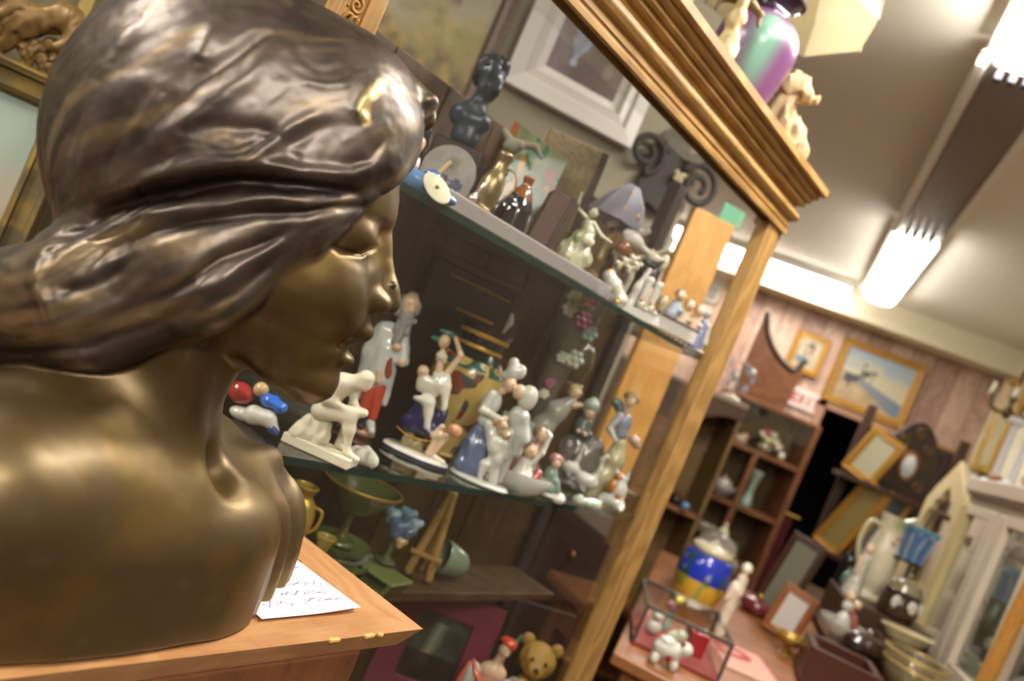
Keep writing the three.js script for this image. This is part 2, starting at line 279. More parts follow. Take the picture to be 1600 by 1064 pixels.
const cherry = woodTex(0xb98a5c, 0x99683e, { rings: 5, n: 512 }), cherryMat = wood(cherry, 0.38, { clearcoat: 0.25, clearcoatRoughness: 0.3 });
const DRESS = inCab(0.168, -0.209, 0), DRESS_TURN = CAB_TURN + 5 * rad;
{
  const t = thing('dresser', 'reddish brown wooden dresser with a chipped overhanging top, carrying the bronze bust', 'dresser', DRESS, DRESS_TURN);
  const W = 0.78, D = 0.2, H = 1.335, th = 0.024;
  // top: mitred border boards round a middle board, bevelled underneath
  const under = (g) => { const p = g.attributes.position; for (let i = 0; i < p.count; i++) if (p.getY(i) < H - th * 0.5) { p.setX(i, clamp(p.getX(i), -W + 0.014, -0.014)); p.setZ(i, clamp(p.getZ(i), -D + 0.004, -0.012)); } g.computeVertexNormals(); return g; };
  const slabOf = (pts, ax) => { const g = slab(pts, th - 0.002, 0).rotateX(-Math.PI / 2).translate(0, H - th, 0); return metres(under(g), ax, 2.2, rnd(), rnd()); };
  const B = 0.055;
  part('top_board', slabOf([[0, 0], [0, D], [-B, D - B], [-B, B]], 'z'), cherryMat, t);
  part('top_board', slabOf([[0, 0], [-B, B], [-W + B, B], [-W, 0]], 'x'), cherryMat, t);
  part('top_board', slabOf([[-B, B], [-B, D - B], [0, D], [-W, D], [-W, 0], [-W + B, B]], 'x'), cherryMat, t);
  part('carcass', metres(box(W - 0.12, H - th - 0.06, D - 0.03, -W / 2, 0.06, -D / 2 + 0.004, 0.004), 'y', 1.5), wood(woodTex(0x7c4e30, 0x54321e, { rings: 5 }), 0.4), t);
  for (let i = 0; i < 4; i++) {
    const d = part('drawer', metres(box(W - 0.17, 0.27, 0.02, -W / 2, 0.09 + i * 0.295, -0.014, 0.004), 'x', 1.5), cherryMat, t);
    for (const s of [-1, 1]) part('knob', lathe([[0, 0], [0.007, 0], [0.007, 0.008], [0.015, 0.016], [0.01, 0.024], [0, 0.026]], 16).rotateX(Math.PI / 2).translate(-W / 2 + s * 0.18, 0.225 + i * 0.295, -0.004), gilt(0x8a6a30), d);
  }
  for (const [x, z] of [[-0.09, -0.03], [-0.09, -D + 0.03], [-W + 0.09, -0.03], [-W + 0.09, -D + 0.03]]) part('foot', lathe([[0.022, 0], [0.028, 0.02], [0.02, 0.062]], 16).translate(x, 0, z), cherryMat, t);
  // chips along the front edge and old scratches in the top
  const chip = M(0xd9a75a, 0.7);
  for (const [x, w, r] of [[-0.117, 0.012, 0.0], [-0.074, 0.013, 0.1], [-0.06, 0.006, -0.4]]) part('chipped_edge', at(box(w, 0.0028, 0.004, 0, 0, 0, 0.0006), x, H - 0.0046, -0.0012, r), chip, t, 'pale chip in the front edge');
  for (const [x, z, l, r] of [[-0.062, -0.045, 0.011, 1.2], [-0.05, -0.135, 0.006, 0.3], [-0.08, -0.085, 0.05, 0.03]]) part('scratch', at(box(l, 0.0006, 0.0012, 0, 0, 0, 0), x, H - 0.0022, z, r + 1.3), M(0x3a2010, 0.8), t, 'dark scratch');
}
{ // folded price note half under the bust
  const t = thing('paper_note', 'white handwritten paper note tucked under the front of the bronze bust', 'note', inCab(0.046, -0.135, 1.335), CAB_TURN + 0.1);
  const ink = tex(256, 192, (u, v) => {
    for (let r = 0; r < 5; r++) { const y = 0.2 + r * 0.15 + 0.03 * noise(u * 30 + r * 9, r) + 0.02 * Math.sin(u * 90 + 9 * noise(u * 12, r)); if (Math.abs(v - y) < 0.009 && u > 0.12 + 0.05 * r && u < 0.92 && noise(u * 11 + r * 3, r * 7) > -0.35) return [0.42, 0.42, 0.55]; }
    return [0.86, 0.84, 0.83];
  });
  const g = new THREE.PlaneGeometry(0.115, 0.1, 14, 10); const p = g.attributes.position; for (let i = 0; i < p.count; i++) p.setZ(i, 0.0012 + 0.004 * Math.pow(clamp((p.getX(i) + 0.02) / 0.07), 2) * clamp(0.3 - p.getY(i) * 8)); g.computeVertexNormals();
  part('sheet', g.rotateX(-Math.PI / 2), M(0xffffff, 0.8, 0, { map: ink }), t);
}
// ------------------------------------------------------------------ the bronze bust: one sculpted surface (a forward, b up, c to her right; metres)
{
  const S = [ // strands and folds of the hair: [height (+ ridge, - groove), width, points in the side view]
    [-1.3, 7, [0.028, 0.353], [0.016, 0.338], [0.001, 0.331], [-0.025, 0.320], [-0.051, 0.311], [-0.077, 0.293], [-0.101, 0.275], [-0.119, 0.260], [-0.129, 0.236]],
    [0.9, 6, [0.022, 0.357], [0.010, 0.344], [-0.001, 0.339], [-0.027, 0.329], [-0.053, 0.320], [-0.079, 0.304], [-0.101, 0.288], [-0.125, 0.268]],
    [-0.8, 5, [0.020, 0.328], [-0.008, 0.310], [-0.036, 0.296], [-0.059, 0.280], [-0.084, 0.261], [-0.106, 0.236], [-0.115, 0.210]],
    [0.6, 5, [-0.029, 0.309], [-0.052, 0.293], [-0.099, 0.268], [-0.119, 0.245], [-0.128, 0.228], [-0.133, 0.211]],
    [-0.7, 4, [0.003, 0.310], [-0.023, 0.281], [-0.043, 0.262], [-0.053, 0.242], [-0.069, 0.221]],
    [0.5, 4, [0.008, 0.316], [-0.004, 0.304], [-0.026, 0.269], [-0.038, 0.246], [-0.050, 0.230]],
    [-0.5, 4, [-0.013, 0.279], [-0.028, 0.245], [-0.039, 0.230]],
    [0.45, 6, [-0.062, 0.390], [-0.079, 0.352], [-0.093, 0.326], [-0.112, 0.292]],
    [-0.5, 6, [-0.068, 0.414], [-0.079, 0.383], [-0.092, 0.358], [-0.106, 0.326]],
    [0.5, 6, [-0.100, 0.395], [-0.100, 0.376], [-0.098, 0.366]],
    [0.45, 3.5, [0.000, 0.405], [-0.003, 0.384], [0.004, 0.378]],
    [-0.5, 5, [-0.089, 0.326], [-0.069, 0.337], [-0.051, 0.345], [-0.043, 0.345], [-0.046, 0.335]],
    [0.5, 4, [-0.053, 0.317], [-0.045, 0.335], [-0.041, 0.346], [-0.034, 0.357], [-0.024, 0.370]],
    [0.45, 6, [-0.150, 0.321], [-0.143, 0.304], [-0.140, 0.284], [-0.138, 0.260]],
    [0.45, 7, [-0.144, 0.373], [-0.150, 0.351], [-0.151, 0.332]],
    [0.4, 5, [-0.111, 0.341], [-0.114, 0.327], [-0.119, 0.305]],
    [-0.5, 6, [-0.121, 0.331], [-0.125, 0.306], [-0.131, 0.280]],
    [0.7, 5, [-0.142, 0.232], [-0.136, 0.206], [-0.126, 0.198], [-0.115, 0.181]],
    [0.6, 5, [-0.074, 0.236], [-0.084, 0.215], [-0.113, 0.182]],
    [-0.7, 5, [-0.085, 0.247], [-0.107, 0.214], [-0.121, 0.205]],
    [0.5, 5, [-0.045, 0.251], [-0.049, 0.236], [-0.065, 0.212], [-0.085, 0.193]],
    [-0.5, 4, [-0.038, 0.246], [-0.055, 0.218], [-0.095, 0.180], [-0.15, 0.150]],
    [-0.4, 5, [-0.015, 0.370], [-0.033, 0.341], [-0.022, 0.334], [0.004, 0.346]],
    [-0.45, 4, [0.018, 0.378], [0.015, 0.358], [-0.002, 0.343]],
    [-0.45, 5, [-0.16, 0.19], [-0.20, 0.165], [-0.24, 0.15]], [-0.4, 5, [-0.13, 0.165], [-0.19, 0.135], [-0.25, 0.118]],
  ].map(([h, w, ...p]) => ({ h: h * 0.005, w: w * 0.001, p, x0: Math.min(...p.map(q => q[0])) - 0.02, x1: Math.max(...p.map(q => q[0])) + 0.02, y0: Math.min(...p.map(q => q[1])) - 0.02, y1: Math.max(...p.map(q => q[1])) + 0.02 }));
  const strands = (a, b, c) => {
    let d = 0;
    for (const s of S) {
      if (a < s.x0 || a > s.x1 || b < s.y0 || b > s.y1) continue;
      let m = 1e9, tt = 0; const n = s.p.length - 1;
      for (let i = 0; i < n; i++) { const [ax, ay] = s.p[i], [bx, by] = s.p[i + 1], dx = bx - ax, dy = by - ay, t = clamp(((a - ax) * dx + (b - ay) * dy) / (dx * dx + dy * dy)), q = Math.hypot(a - ax - dx * t, b - ay - dy * t); if (q < m) { m = q; tt = (i + t) / n; } }
      if (m < s.w * 2.4) d += s.h * Math.exp(-(m / s.w) * (m / s.w)) * Math.min(1, 0.25 + 4 * tt * (1 - tt)) * smooth(0.0, 0.035, c);
    }
    // finer strands fan from the forehead knot back and down to the nape
    const ux = -0.694, uy = -0.72, ra = a - 0.05, rb = b - 0.41, s = ra * ux + rb * uy, q = ra * -uy + rb * ux, ph = Math.atan2(c, q + 0.03 * noise(a * 30, b * 30, c * 30)), far = smooth(0.02, 0.12, s);
    d += far * (0.0018 * noise(ph * 3.6 + 1.3 * noise(s * 14, ph), s * 9, 3) + 0.0012 * noise(ph * 10 + noise(s * 20, ph * 2), s * 16, 7) + 0.00025 * noise(ph * 26, s * 30, 1));
    return d + 0.0006 * fbm(a * 120, b * 120, c * 120, 2);
  };
  // torso outline seen from above, as a distance table
  const sec = spline([[-0.075, 0.14], [-0.062, 0.13], [-0.033, 0.109], [-0.002, 0.081], [0.032, 0.045], [0.048, 0.027], [0.062, 0.004], [0.069, -0.018], [0.0655, -0.034], [0.067, -0.047], [0.077, -0.066], [0.0755, -0.086], [0.0865, -0.1], [0.091, -0.116], [0.076, -0.138], [0.03, -0.152], [-0.05, -0.15], [-0.14, -0.125], [-0.2, -0.065], [-0.23, 0], [-0.225, 0.08], [-0.19, 0.135], [-0.14, 0.165], [-0.1, 0.157], [-0.075, 0.14]], 150);
  const tn = 130, tA = -0.29, tC = -0.22, ts = 0.45 / tn, T = new Float32Array((tn + 1) * (tn + 1));
  for (let j = 0; j <= tn; j++) for (let i = 0; i <= tn; i++) {
    const x = tA + i * ts, y = tC + j * ts; let m = 1e9, inside = false;
    for (let k = 0; k < sec.length - 1; k++) { const [ax, ay] = sec[k], [bx, by] = sec[k + 1], dx = bx - ax, dy = by - ay, t = clamp(((x - ax) * dx + (y - ay) * dy) / (dx * dx + dy * dy + 1e-12)); m = Math.min(m, Math.hypot(x - ax - dx * t, y - ay - dy * t)); if ((ay > y) !== (by > y) && x < ax + (y - ay) / (by - ay) * dx) inside = !inside; }
    T[j * (tn + 1) + i] = inside ? -m : m;
  }
  const outline = (x, y) => { const i = clamp((x - tA) / ts, 0, tn - 0.001), j = clamp((y - tC) / ts, 0, tn - 0.001), I = Math.floor(i), J = Math.floor(j), f = i - I, g = j - J, k = J * (tn + 1) + I; return lerp(lerp(T[k], T[k + 1], f), lerp(T[k + tn + 1], T[k + tn + 2], f), g); };
  const curve = (pts) => (b) => { for (let i = 0; i < pts.length - 1; i++) if (b <= pts[i + 1][0]) { const t = clamp((b - pts[i][0]) / (pts[i + 1][0] - pts[i][0])), s = t * t * (3 - 2 * t); return lerp(pts[i][1], pts[i + 1][1], s); } return pts[pts.length - 1][1]; };
  const faceFront = curve([[0.176, 0.036], [0.184, 0.048], [0.193, 0.0535], [0.202, 0.0535], [0.211, 0.0515], [0.228, 0.0525], [0.256, 0.0585], [0.285, 0.048], [0.312, 0.0385], [0.322, 0.039], [0.332, 0.0445], [0.345, 0.0445], [0.37, 0.039], [0.42, 0.02]]);
  const faceWide = curve([[0.176, 0.036], [0.2, 0.046], [0.23, 0.058], [0.26, 0.069], [0.29, 0.075], [0.32, 0.0745], [0.36, 0.073], [0.42, 0.06]]);
  const seg = (a, b, ax, ay, bx, by) => { const dx = bx - ax, dy = by - ay, t = clamp(((a - ax) * dx + (b - ay) * dy) / (dx * dx + dy * dy)); return Math.hypot(a - ax - dx * t, b - ay - dy * t); };
  const skin = (a, b, c) => {
    const k = Math.abs(c), D = 0.1, W = faceWide(b), f0 = faceFront(b), x = (a - (f0 - D)) / D, z = k / W, p = 2.25;
    let d = (Math.pow(Math.pow(Math.abs(x), p) + Math.pow(z, p), 1 / p) - 1) * (x > 0 ? lerp(W, D, clamp(x)) : W) * 0.9;
    d = smax(d, (0.183 - b) * 0.95 + Math.max(0, 0.012 - a) * 0.42 + k * 0.12, 0.014);                                    // under the jaw
    d = smax(d, b - 0.42, 0.02);
    d = smin(d, ell(a, b, k, 0.034, 0.2005, 0, 0.0205, 0.02, 0.018), 0.012);                                              // chin
    d = smin(d, ell(a, b, k, 0.012, 0.268, 0.037, 0.034, 0.026, 0.026), 0.02);                                            // cheek
    d = smin(d, caps(a, b, k, 0.033, 0.333, 0.006, 0.011, 0.012, 0.335, 0.046, 0.011), 0.016);                            // brow
    d = smax(d, -ell(a, b, k, 0.063, 0.310, 0.026, 0.0165, 0.0095, 0.013), 0.016);                                          // socket
    d = smin(d, ell(a, b, k, 0.0145, 0.311, 0.035, 0.0265, 0.018, 0.0225), 0.010);                                       // closed eye
    const lash = Math.min(seg(a, b, 0.0425, 0.3095, 0.034, 0.2995), seg(a, b, 0.034, 0.2995, 0.02, 0.2955)), lash2 = seg(a, b, 0.02, 0.2955, 0.0, 0.2985);
    d += 0.0024 * Math.exp(-Math.pow(Math.min(lash, lash2) / 0.0019, 2)) * smooth(0.012, 0.022, k);
    
    let n = caps(a, b, k, 0.0375, 0.334, 0, 0.0082, 0.0428, 0.3135, 0, 0.0092);                                           // nose
    n = smin(n, caps(a, b, k, 0.0428, 0.3135, 0, 0.0092, 0.0605, 0.282, 0, 0.0108), 0.008);
    n = smin(n, caps(a, b, k, 0.0605, 0.282, 0, 0.0108, 0.0658, 0.2745, 0, 0.0112), 0.006);
    n = smin(n, ell(a, b, k, 0.0545, 0.2715, 0.0115, 0.0150, 0.0100, 0.0092), 0.004);
    n = smax(n, 0.2632 - b + (a - 0.06) * 0.28, 0.004);
    n = smax(n, -ell(a, b, k, 0.0625, 0.2615, 0.007, 0.006, 0.004, 0.003), 0.002);
    d = smin(d, caps(a, b, k, 0.038, 0.305, 0.008, 0.009, 0.048, 0.275, 0.012, 0.0085), 0.014); d = smin(d, n, 0.0065);
    d = smin(d, ell(a, b, k, 0.0475, 0.247, 0, 0.0195, 0.0115, 0.021), 0.006);                                            // lips
    d = smax(d, -ell(a, b, k, 0.066, 0.2305, 0, 0.0095, 0.0022, 0.024), 0.003);
    d = smin(d, ell(a, b, k, 0.0455, 0.2222, 0, 0.0158, 0.0075, 0.016), 0.004);
    d = smax(d, -ell(a, b, k, 0.047, 0.2345, 0.0215, 0.006, 0.004, 0.004), 0.005);
    return d;
  };
  const body = (a, b, c) => {
    const sh = smooth(-0.06, 0.06, c), top = 0.112 + 0.012 * smooth(-0.03, -0.16, a) - 0.010 * smooth(0.02, -0.14, c), r = 0.052;
    const lean = 0.1 * Math.max(0, b - 0.03) * smooth(0.05, -0.12, c);
    const q = outline(a + lean, c) + 0.004 * smooth(0.0, 0.08, b) * (1 - sh) + r, y = Math.abs(b - top / 2 + 0.03) - (top / 2 + 0.03) + r;
    let d = Math.hypot(Math.max(q, 0), Math.max(y, 0)) + Math.min(Math.max(q, y), 0) - r;
    d = smin(d, caps(a, b, c, -0.095, 0.07, 0.0, 0.07, -0.066, 0.21, 0, 0.055), 0.05);                                   // neck
    d = smin(d, caps(a, b, c, -0.055, 0.205, 0.05, 0.013, -0.022, 0.104, 0.034, 0.009), 0.025);                           // neck tendon
    d = smin(d, caps(a, b, c, -0.06, 0.205, -0.045, 0.012, -0.018, 0.104, -0.004, 0.008), 0.02);
    d = smin(d, caps(a, b, c, -0.018, 0.1, 0.0, 0.010, 0.03, 0.104, -0.1, 0.012), 0.02);                                 // collar bones
    d = smin(d, caps(a, b, c, -0.022, 0.096, 0.042, 0.008, -0.1, 0.106, 0.12, 0.009), 0.04);
    d = smax(d, -ell(a, b, c, -0.002, 0.114, 0.018, 0.015, 0.013, 0.012), 0.02);                                         // pit of the neck
    d = smin(d, caps(a, b, c, -0.1, 0.115, 0.02, 0.045, -0.1, 0.088, 0.12, 0.035), 0.05);                                   // shoulder slopes
    d = smin(d, caps(a, b, c, -0.08, 0.12, -0.02, 0.045, -0.03, 0.095, -0.11, 0.03), 0.04);
    d += 0.0025 * Math.sin(clamp((c + 0.005) / -0.1) * 19) * smooth(0.11, 0.03, b) * smooth(0.0, -0.02, c) * smooth(-0.16, -0.12, c) * smooth(0.0, 0.05, a);
    return smax(d, -b, 0.003);
  };
  const hairCore = (a, b, c) => {
    const k = Math.abs(c);
    let d = ell(a, b, c, -0.08, 0.33, 0, 0.12, 0.125, 0.098);
    d = smin(d, ell(a, b, c, -0.014, 0.379, 0, 0.057, 0.068, 0.078), 0.03);
    d = smin(d, caps(a, b, k, 0.012, 0.362, 0.045, 0.024, -0.018, 0.318, 0.06, 0.026), 0.02);
    d = smin(d, caps(a, b, k, -0.018, 0.31, 0.058, 0.026, -0.058, 0.245, 0.065, 0.033), 0.025);
    d = smin(d, caps(a, b, k, -0.058, 0.245, 0.065, 0.033, -0.11, 0.203, 0.052, 0.040), 0.03);
    d = smin(d, caps(a, b, k, -0.11, 0.2, 0.045, 0.042, -0.2, 0.15, 0.02, 0.045), 0.03);
    d = smin(d, caps(a, b, c, -0.19, 0.15, 0.01, 0.05, -0.3, 0.1, 0.01, 0.05), 0.02);
    d = smax(d, -ell(a, b, c, 0.055, 0.3, 0, 0.075, 0.072, 0.062), 0.01);                                                // opening for the face
    d = smin(d, caps(a, b, k, 0.012, 0.424, 0, 0.014, 0.037, 0.4252, 0.008, 0.0072), 0.012);                             // knot over the forehead
    d = smin(d, caps(a, b, k, 0.014, 0.41, 0, 0.014, 0.0405, 0.4135, 0.007, 0.0066), 0.006);
    d = smin(d, ell(a, b, k, 0.018, 0.388, 0.02, 0.0215, 0.024, 0.04), 0.012);                                           // roll above the brow
    return d;
  };
  const hair = (a, b, c) => { const d = hairCore(a, b, c); return d < 0.03 ? d - strands(a, b, c) : d; };
  const bolt = (a, b, c) => Math.hypot(a - 0.0655, b - 0.289, c - 0.0095) - 0.0021;
  const sdf = (a, b, c) => { const s = smin(skin(a, b, c), body(a, b, c), 0.016); let d = smin(s, hair(a, b, c), 0.003); d = smin(d, bolt(a, b, c), 0.001); return d + 0.00035 * fbm(a * 60, b * 60, c * 60, 2); };
  const paint = (a, b, c, na, nb, nc) => {
    const s = Math.min(skin(a, b, c), body(a, b, c)), h = hair(a, b, c), hairy = smooth(0.002, -0.002, h - s), neck = smooth(0.17, 0.11, b);
    const n = fbm(a * 22, b * 22, c * 22, 4), m = fbm(a * 70 + 5, b * 70, c * 70, 3);
    let col = mixc([0.16, 0.1, 0.029], [0.088, 0.055, 0.019], clamp(0.5 + n * 1.5 + m * 0.4));                       // olive gold skin
    col = mixc(col, [0.125, 0.086, 0.038], neck * clamp(0.5 + n * 1.5 + m * 0.5));
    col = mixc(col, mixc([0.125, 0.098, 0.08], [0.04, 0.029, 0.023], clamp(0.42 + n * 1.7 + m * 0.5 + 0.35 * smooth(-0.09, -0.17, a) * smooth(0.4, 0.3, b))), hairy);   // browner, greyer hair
    const worn = clamp(m * 1.6 - 0.35) * smooth(0.15, 0.5, n + 0.3);
    col = mixc(col, [0.3, 0.21, 0.105], worn * (hairy > 0.5 ? 0.75 : 0.4));
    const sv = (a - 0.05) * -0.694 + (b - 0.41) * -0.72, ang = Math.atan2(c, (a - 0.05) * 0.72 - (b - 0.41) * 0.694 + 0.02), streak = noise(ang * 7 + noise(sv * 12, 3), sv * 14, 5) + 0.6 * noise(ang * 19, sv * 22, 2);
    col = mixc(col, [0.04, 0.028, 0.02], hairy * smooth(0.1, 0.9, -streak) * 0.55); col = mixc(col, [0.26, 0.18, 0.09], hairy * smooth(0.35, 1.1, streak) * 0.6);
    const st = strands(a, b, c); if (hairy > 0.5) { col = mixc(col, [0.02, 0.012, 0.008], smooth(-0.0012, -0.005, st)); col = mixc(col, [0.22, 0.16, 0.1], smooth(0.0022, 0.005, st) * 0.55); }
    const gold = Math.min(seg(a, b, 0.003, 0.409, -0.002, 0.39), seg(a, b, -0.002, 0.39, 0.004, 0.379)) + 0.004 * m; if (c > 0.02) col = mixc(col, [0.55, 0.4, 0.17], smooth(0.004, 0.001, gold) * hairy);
    return col;
  };
  const t = thing('bronze_bust', 'large brown bronze bust of a young woman in profile with swept-back hair and closed eyes', 'bust', inCab(-0.0809, -0.1655, 1.335), 29 * rad);
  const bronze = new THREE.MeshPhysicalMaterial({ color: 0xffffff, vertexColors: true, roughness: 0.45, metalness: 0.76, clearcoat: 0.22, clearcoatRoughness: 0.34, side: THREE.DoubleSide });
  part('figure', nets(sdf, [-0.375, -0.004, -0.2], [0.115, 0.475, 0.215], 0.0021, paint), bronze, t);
}
// ------------------------------------------------------------------ figurines on the middle glass shelf (parts in centimetres, x right, y up, z to the viewer)
const bl = (parent, name, prims, mat, opts, label) => part(name, blob(prims, opts), mat, parent, label);
const cm = (g) => g.scale(0.01, 0.01, 0.01);
const fig = (name, label, category, u, v, y, turn = 0, group) => thing(name, label, category, inCab(u, Math.min(v, 0.2), y), VIEW + turn, group);
const porc = glaze(0xc6c4b8), bisque = M(0xccc4ac, 0.55), skinP = glaze(0xd9b898), greyP = glaze(0x8d8e88), palegrey = glaze(0xb4b4aa), blueP = glaze(0x566482), navy = glaze(0x141a4a), redP = glaze(0xb8452c), brownP = glaze(0x5a4028), black = glaze(0x15130f), gold = gilt(0xc79a3e), pinkP = glaze(0xb07a78), greenP = glaze(0x7f9a86);
const S = SHELF[1];
const eyeMat = M(0x2a1c14, 0.3), lipMat = M(0x9c4a40, 0.4);
function face(parent, x, y, z, r, turn = 0.5) {         // eyes, nose and mouth on a small head of radius r, looking to the given side
  const g = (a, up, k, s, sy = 1) => new THREE.SphereGeometry(r * s, 8, 6).scale(1, sy, 1).translate(x + Math.sin(turn + a) * r * k, y + up * r, z + Math.cos(turn + a) * r * k);
  for (const a of [-0.42, 0.42]) part('eye', cm(g(a, 0.12, 0.93, 0.11, 0.8)), eyeMat, parent);
  part('nose', cm(g(0, -0.12, 0.98, 0.15, 1.5)), skinP, parent); part('mouth', cm(g(0, -0.48, 0.84, 0.14, 0.5)), lipMat, parent);
}
{
  const t = fig('seated_nude_figurine', 'cream bisque figurine of a bald nude man leaning forward on a rock', 'figurine', 0.18, 0.048, S);
  part('plinth', at(cm(box(8.6, 1.15, 4.4, 0, 0, 0, 0.12)), 0.0, 0, -0.006, -0.1), bisque, t);
  bl(t, 'rock', [[-2.6, 1.6, -0.5, 1.4], [-2.2, 3, -0.5, 1.2], [-0.9, 1.8, -0.5, 1.4], [-0.9, 3.4, -0.5, 1.0], [-3.2, 1.4, 0.4, 0.8]], bisque, { ripple: 0.22, freq: 1.6 });
  bl(t, 'body', [[-1.7, 4.9, -0.3, 1.25, -1.3, 6.8, -0.2, 1.2], [-1.3, 6.8, -0.2, 1.2, -0.5, 8.8, 0, 1.25], [-0.5, 8.8, 0, 1.25, 0.6, 9.5, 0, 0.7], [1.75, 10.4, 0, 1.05, 1.9, 9.7, 0, 0.8], [0.6, 9.5, 0, 0.7, 1.6, 10, 0, 0.7],
    [-1.4, 5, 0.4, 1.0, 1.9, 5.6, 0.6, 0.72], [1.9, 5.6, 0.6, 0.7, 2.3, 4.2, 0.5, 0.66], [2.3, 4.2, 0.5, 0.66, 3.0, 1.7, 0.3, 0.36], [3.0, 1.6, 0.3, 0.36, 4.6, 1.3, 0.6, 0.3],
    [-1.4, 5, -0.9, 1.0, 1.5, 5.5, -1.3, 0.7], [1.5, 5.5, -1.3, 0.66, 1.5, 2.2, -1.4, 0.38], [1.5, 1.6, -1.4, 0.36, 2.7, 1.35, -1.4, 0.3],
    [-0.6, 9, 1.1, 0.62, -1.2, 6.6, 1.4, 0.48], [-1.2, 6.6, 1.4, 0.46, 1.7, 6.3, 0.8, 0.36], [0.7, 8.9, -0.9, 0.55, 1.4, 6.9, -0.9, 0.45], [1.4, 6.8, -0.9, 0.42, 3, 6.6, 0.1, 0.34], [1.7, 6.3, 0.8, 0.36, 3.2, 6.6, 0.3, 0.42]], bisque, { k: 0.7, cell: 0.17 });
}
{
  const t = fig('grey_rock', 'rough pale grey stone lying right of the plinth of the cream nude figurine', 'stone', 0.238, 0.035, S);
  bl(t, 'stone', [[-1.2, 0.9, 0, 1.5, 0.9, 1.2], [0.7, 1.0, 0.2, 1.2, 0.95, 1.1], [-0.3, 1.5, -0.2, 0.9]], M(0xb4b0a4, 0.7), { ripple: 0.25, freq: 1.3 });
}
{
  const t = fig('old_man_figurine', 'porcelain figurine of an old man with long grey beard, white coat and orange trousers', 'figurine', 0.367, 0.16, S);
  bl(t, 'base', [[-4.2, 0.6, 0, 3.4, 0.6, 1.8], [-2.2, 0.7, 0, 1.4, 0.7, 1.3]], glaze(0x9a6a58), { ripple: 0.1 });
  bl(t, 'trousers', [[-4.1, 6.9, 0.3, 1.0, -3.7, 3.2, 0.3, 0.7], [-2.9, 8.4, 0.2, 1.05, -2.1, 3.2, 0.2, 0.7]], redP, { k: 0.4 });
  bl(t, 'coat', [[-4.2, 15.4, 0, 2.2, 1.6, 1.5], [-4.2, 13, 0, 2.0, -3.7, 9, 0, 1.9], [-5.6, 15.4, 0.2, 1.2, -6.4, 11.6, 0.4, 0.9], [-6.2, 11.8, 0.2, 1.0, -5.6, 5, -0.4, 0.7], [-2.6, 10, -0.6, 1.2, -1.4, 5.6, -0.6, 0.6], [-2.6, 15.4, 0, 1.1, -1.2, 12.4, 0.6, 1.0]], glaze(0xc9ccc4), { k: 0.9, ripple: 0.12 });
  bl(t, 'head', [[-3.5, 20.4, 0.1, 1.35, 1.7, 1.4], [-3.4, 18.9, 0.4, 0.9], [-2.7, 19.6, 1.2, 0.35]], skinP, { k: 0.5 });
  face(t, -3.5, 20.2, 0.1, 1.4, 0.55);
  bl(t, 'hair', [[-4.7, 20.0, -0.2, 0.9, 1.5, 1.1], [-2.3, 20.0, -0.3, 0.6, 1.2, 0.9], [-3.6, 21.8, -0.5, 0.9, 0.6, 0.9], [-4.6, 18.6, 0.1, 0.7]], greyP, { k: 0.4 });
  bl(t, 'beard', [[-3.1, 18.2, 0.9, 0.9, -3, 15.2, 1.5, 0.7], [-3.6, 17.8, 0.8, 0.7, -3.7, 16, 1.4, 0.5], [-2.5, 18, 0.9, 0.6, -2.2, 16.4, 1.2, 0.5], [-1.7, 18.3, 0.9, 0.35], [-3.7, 18.8, 1.2, 0.5], [-2.6, 18.8, 1.3, 0.45], [-3.0, 14.4, 1.5, 0.6]], M(0x8b8a86, 0.5), { k: 0.4, ripple: 0.14, freq: 2.4 });
  bl(t, 'hand', [[-1.1, 12.2, 1.1, 0.7], [-3.6, 9.8, 1.6, 0.55, -3.2, 8.4, 1.7, 0.4], [-2.6, 14, 1.6, 0.7]], skinP, { k: 0.4 });
  bl(t, 'waistcoat', [[-3.2, 11.4, 1.1, 0.9, 1.3, 0.7], [-2.6, 9.9, 1.0, 0.8, 1, 0.6]], glaze(0x8a3a26));
  for (const s of [0, 1]) bl(t, 'shoe', [[-3.6 + s * 1.6, 2.2, 0.3, 0.7, -3 + s * 1.7, 1.4, 1.2, 0.55]], s ? palegrey : black, {}, s ? 'pale shoe' : 'dark shoe');
}
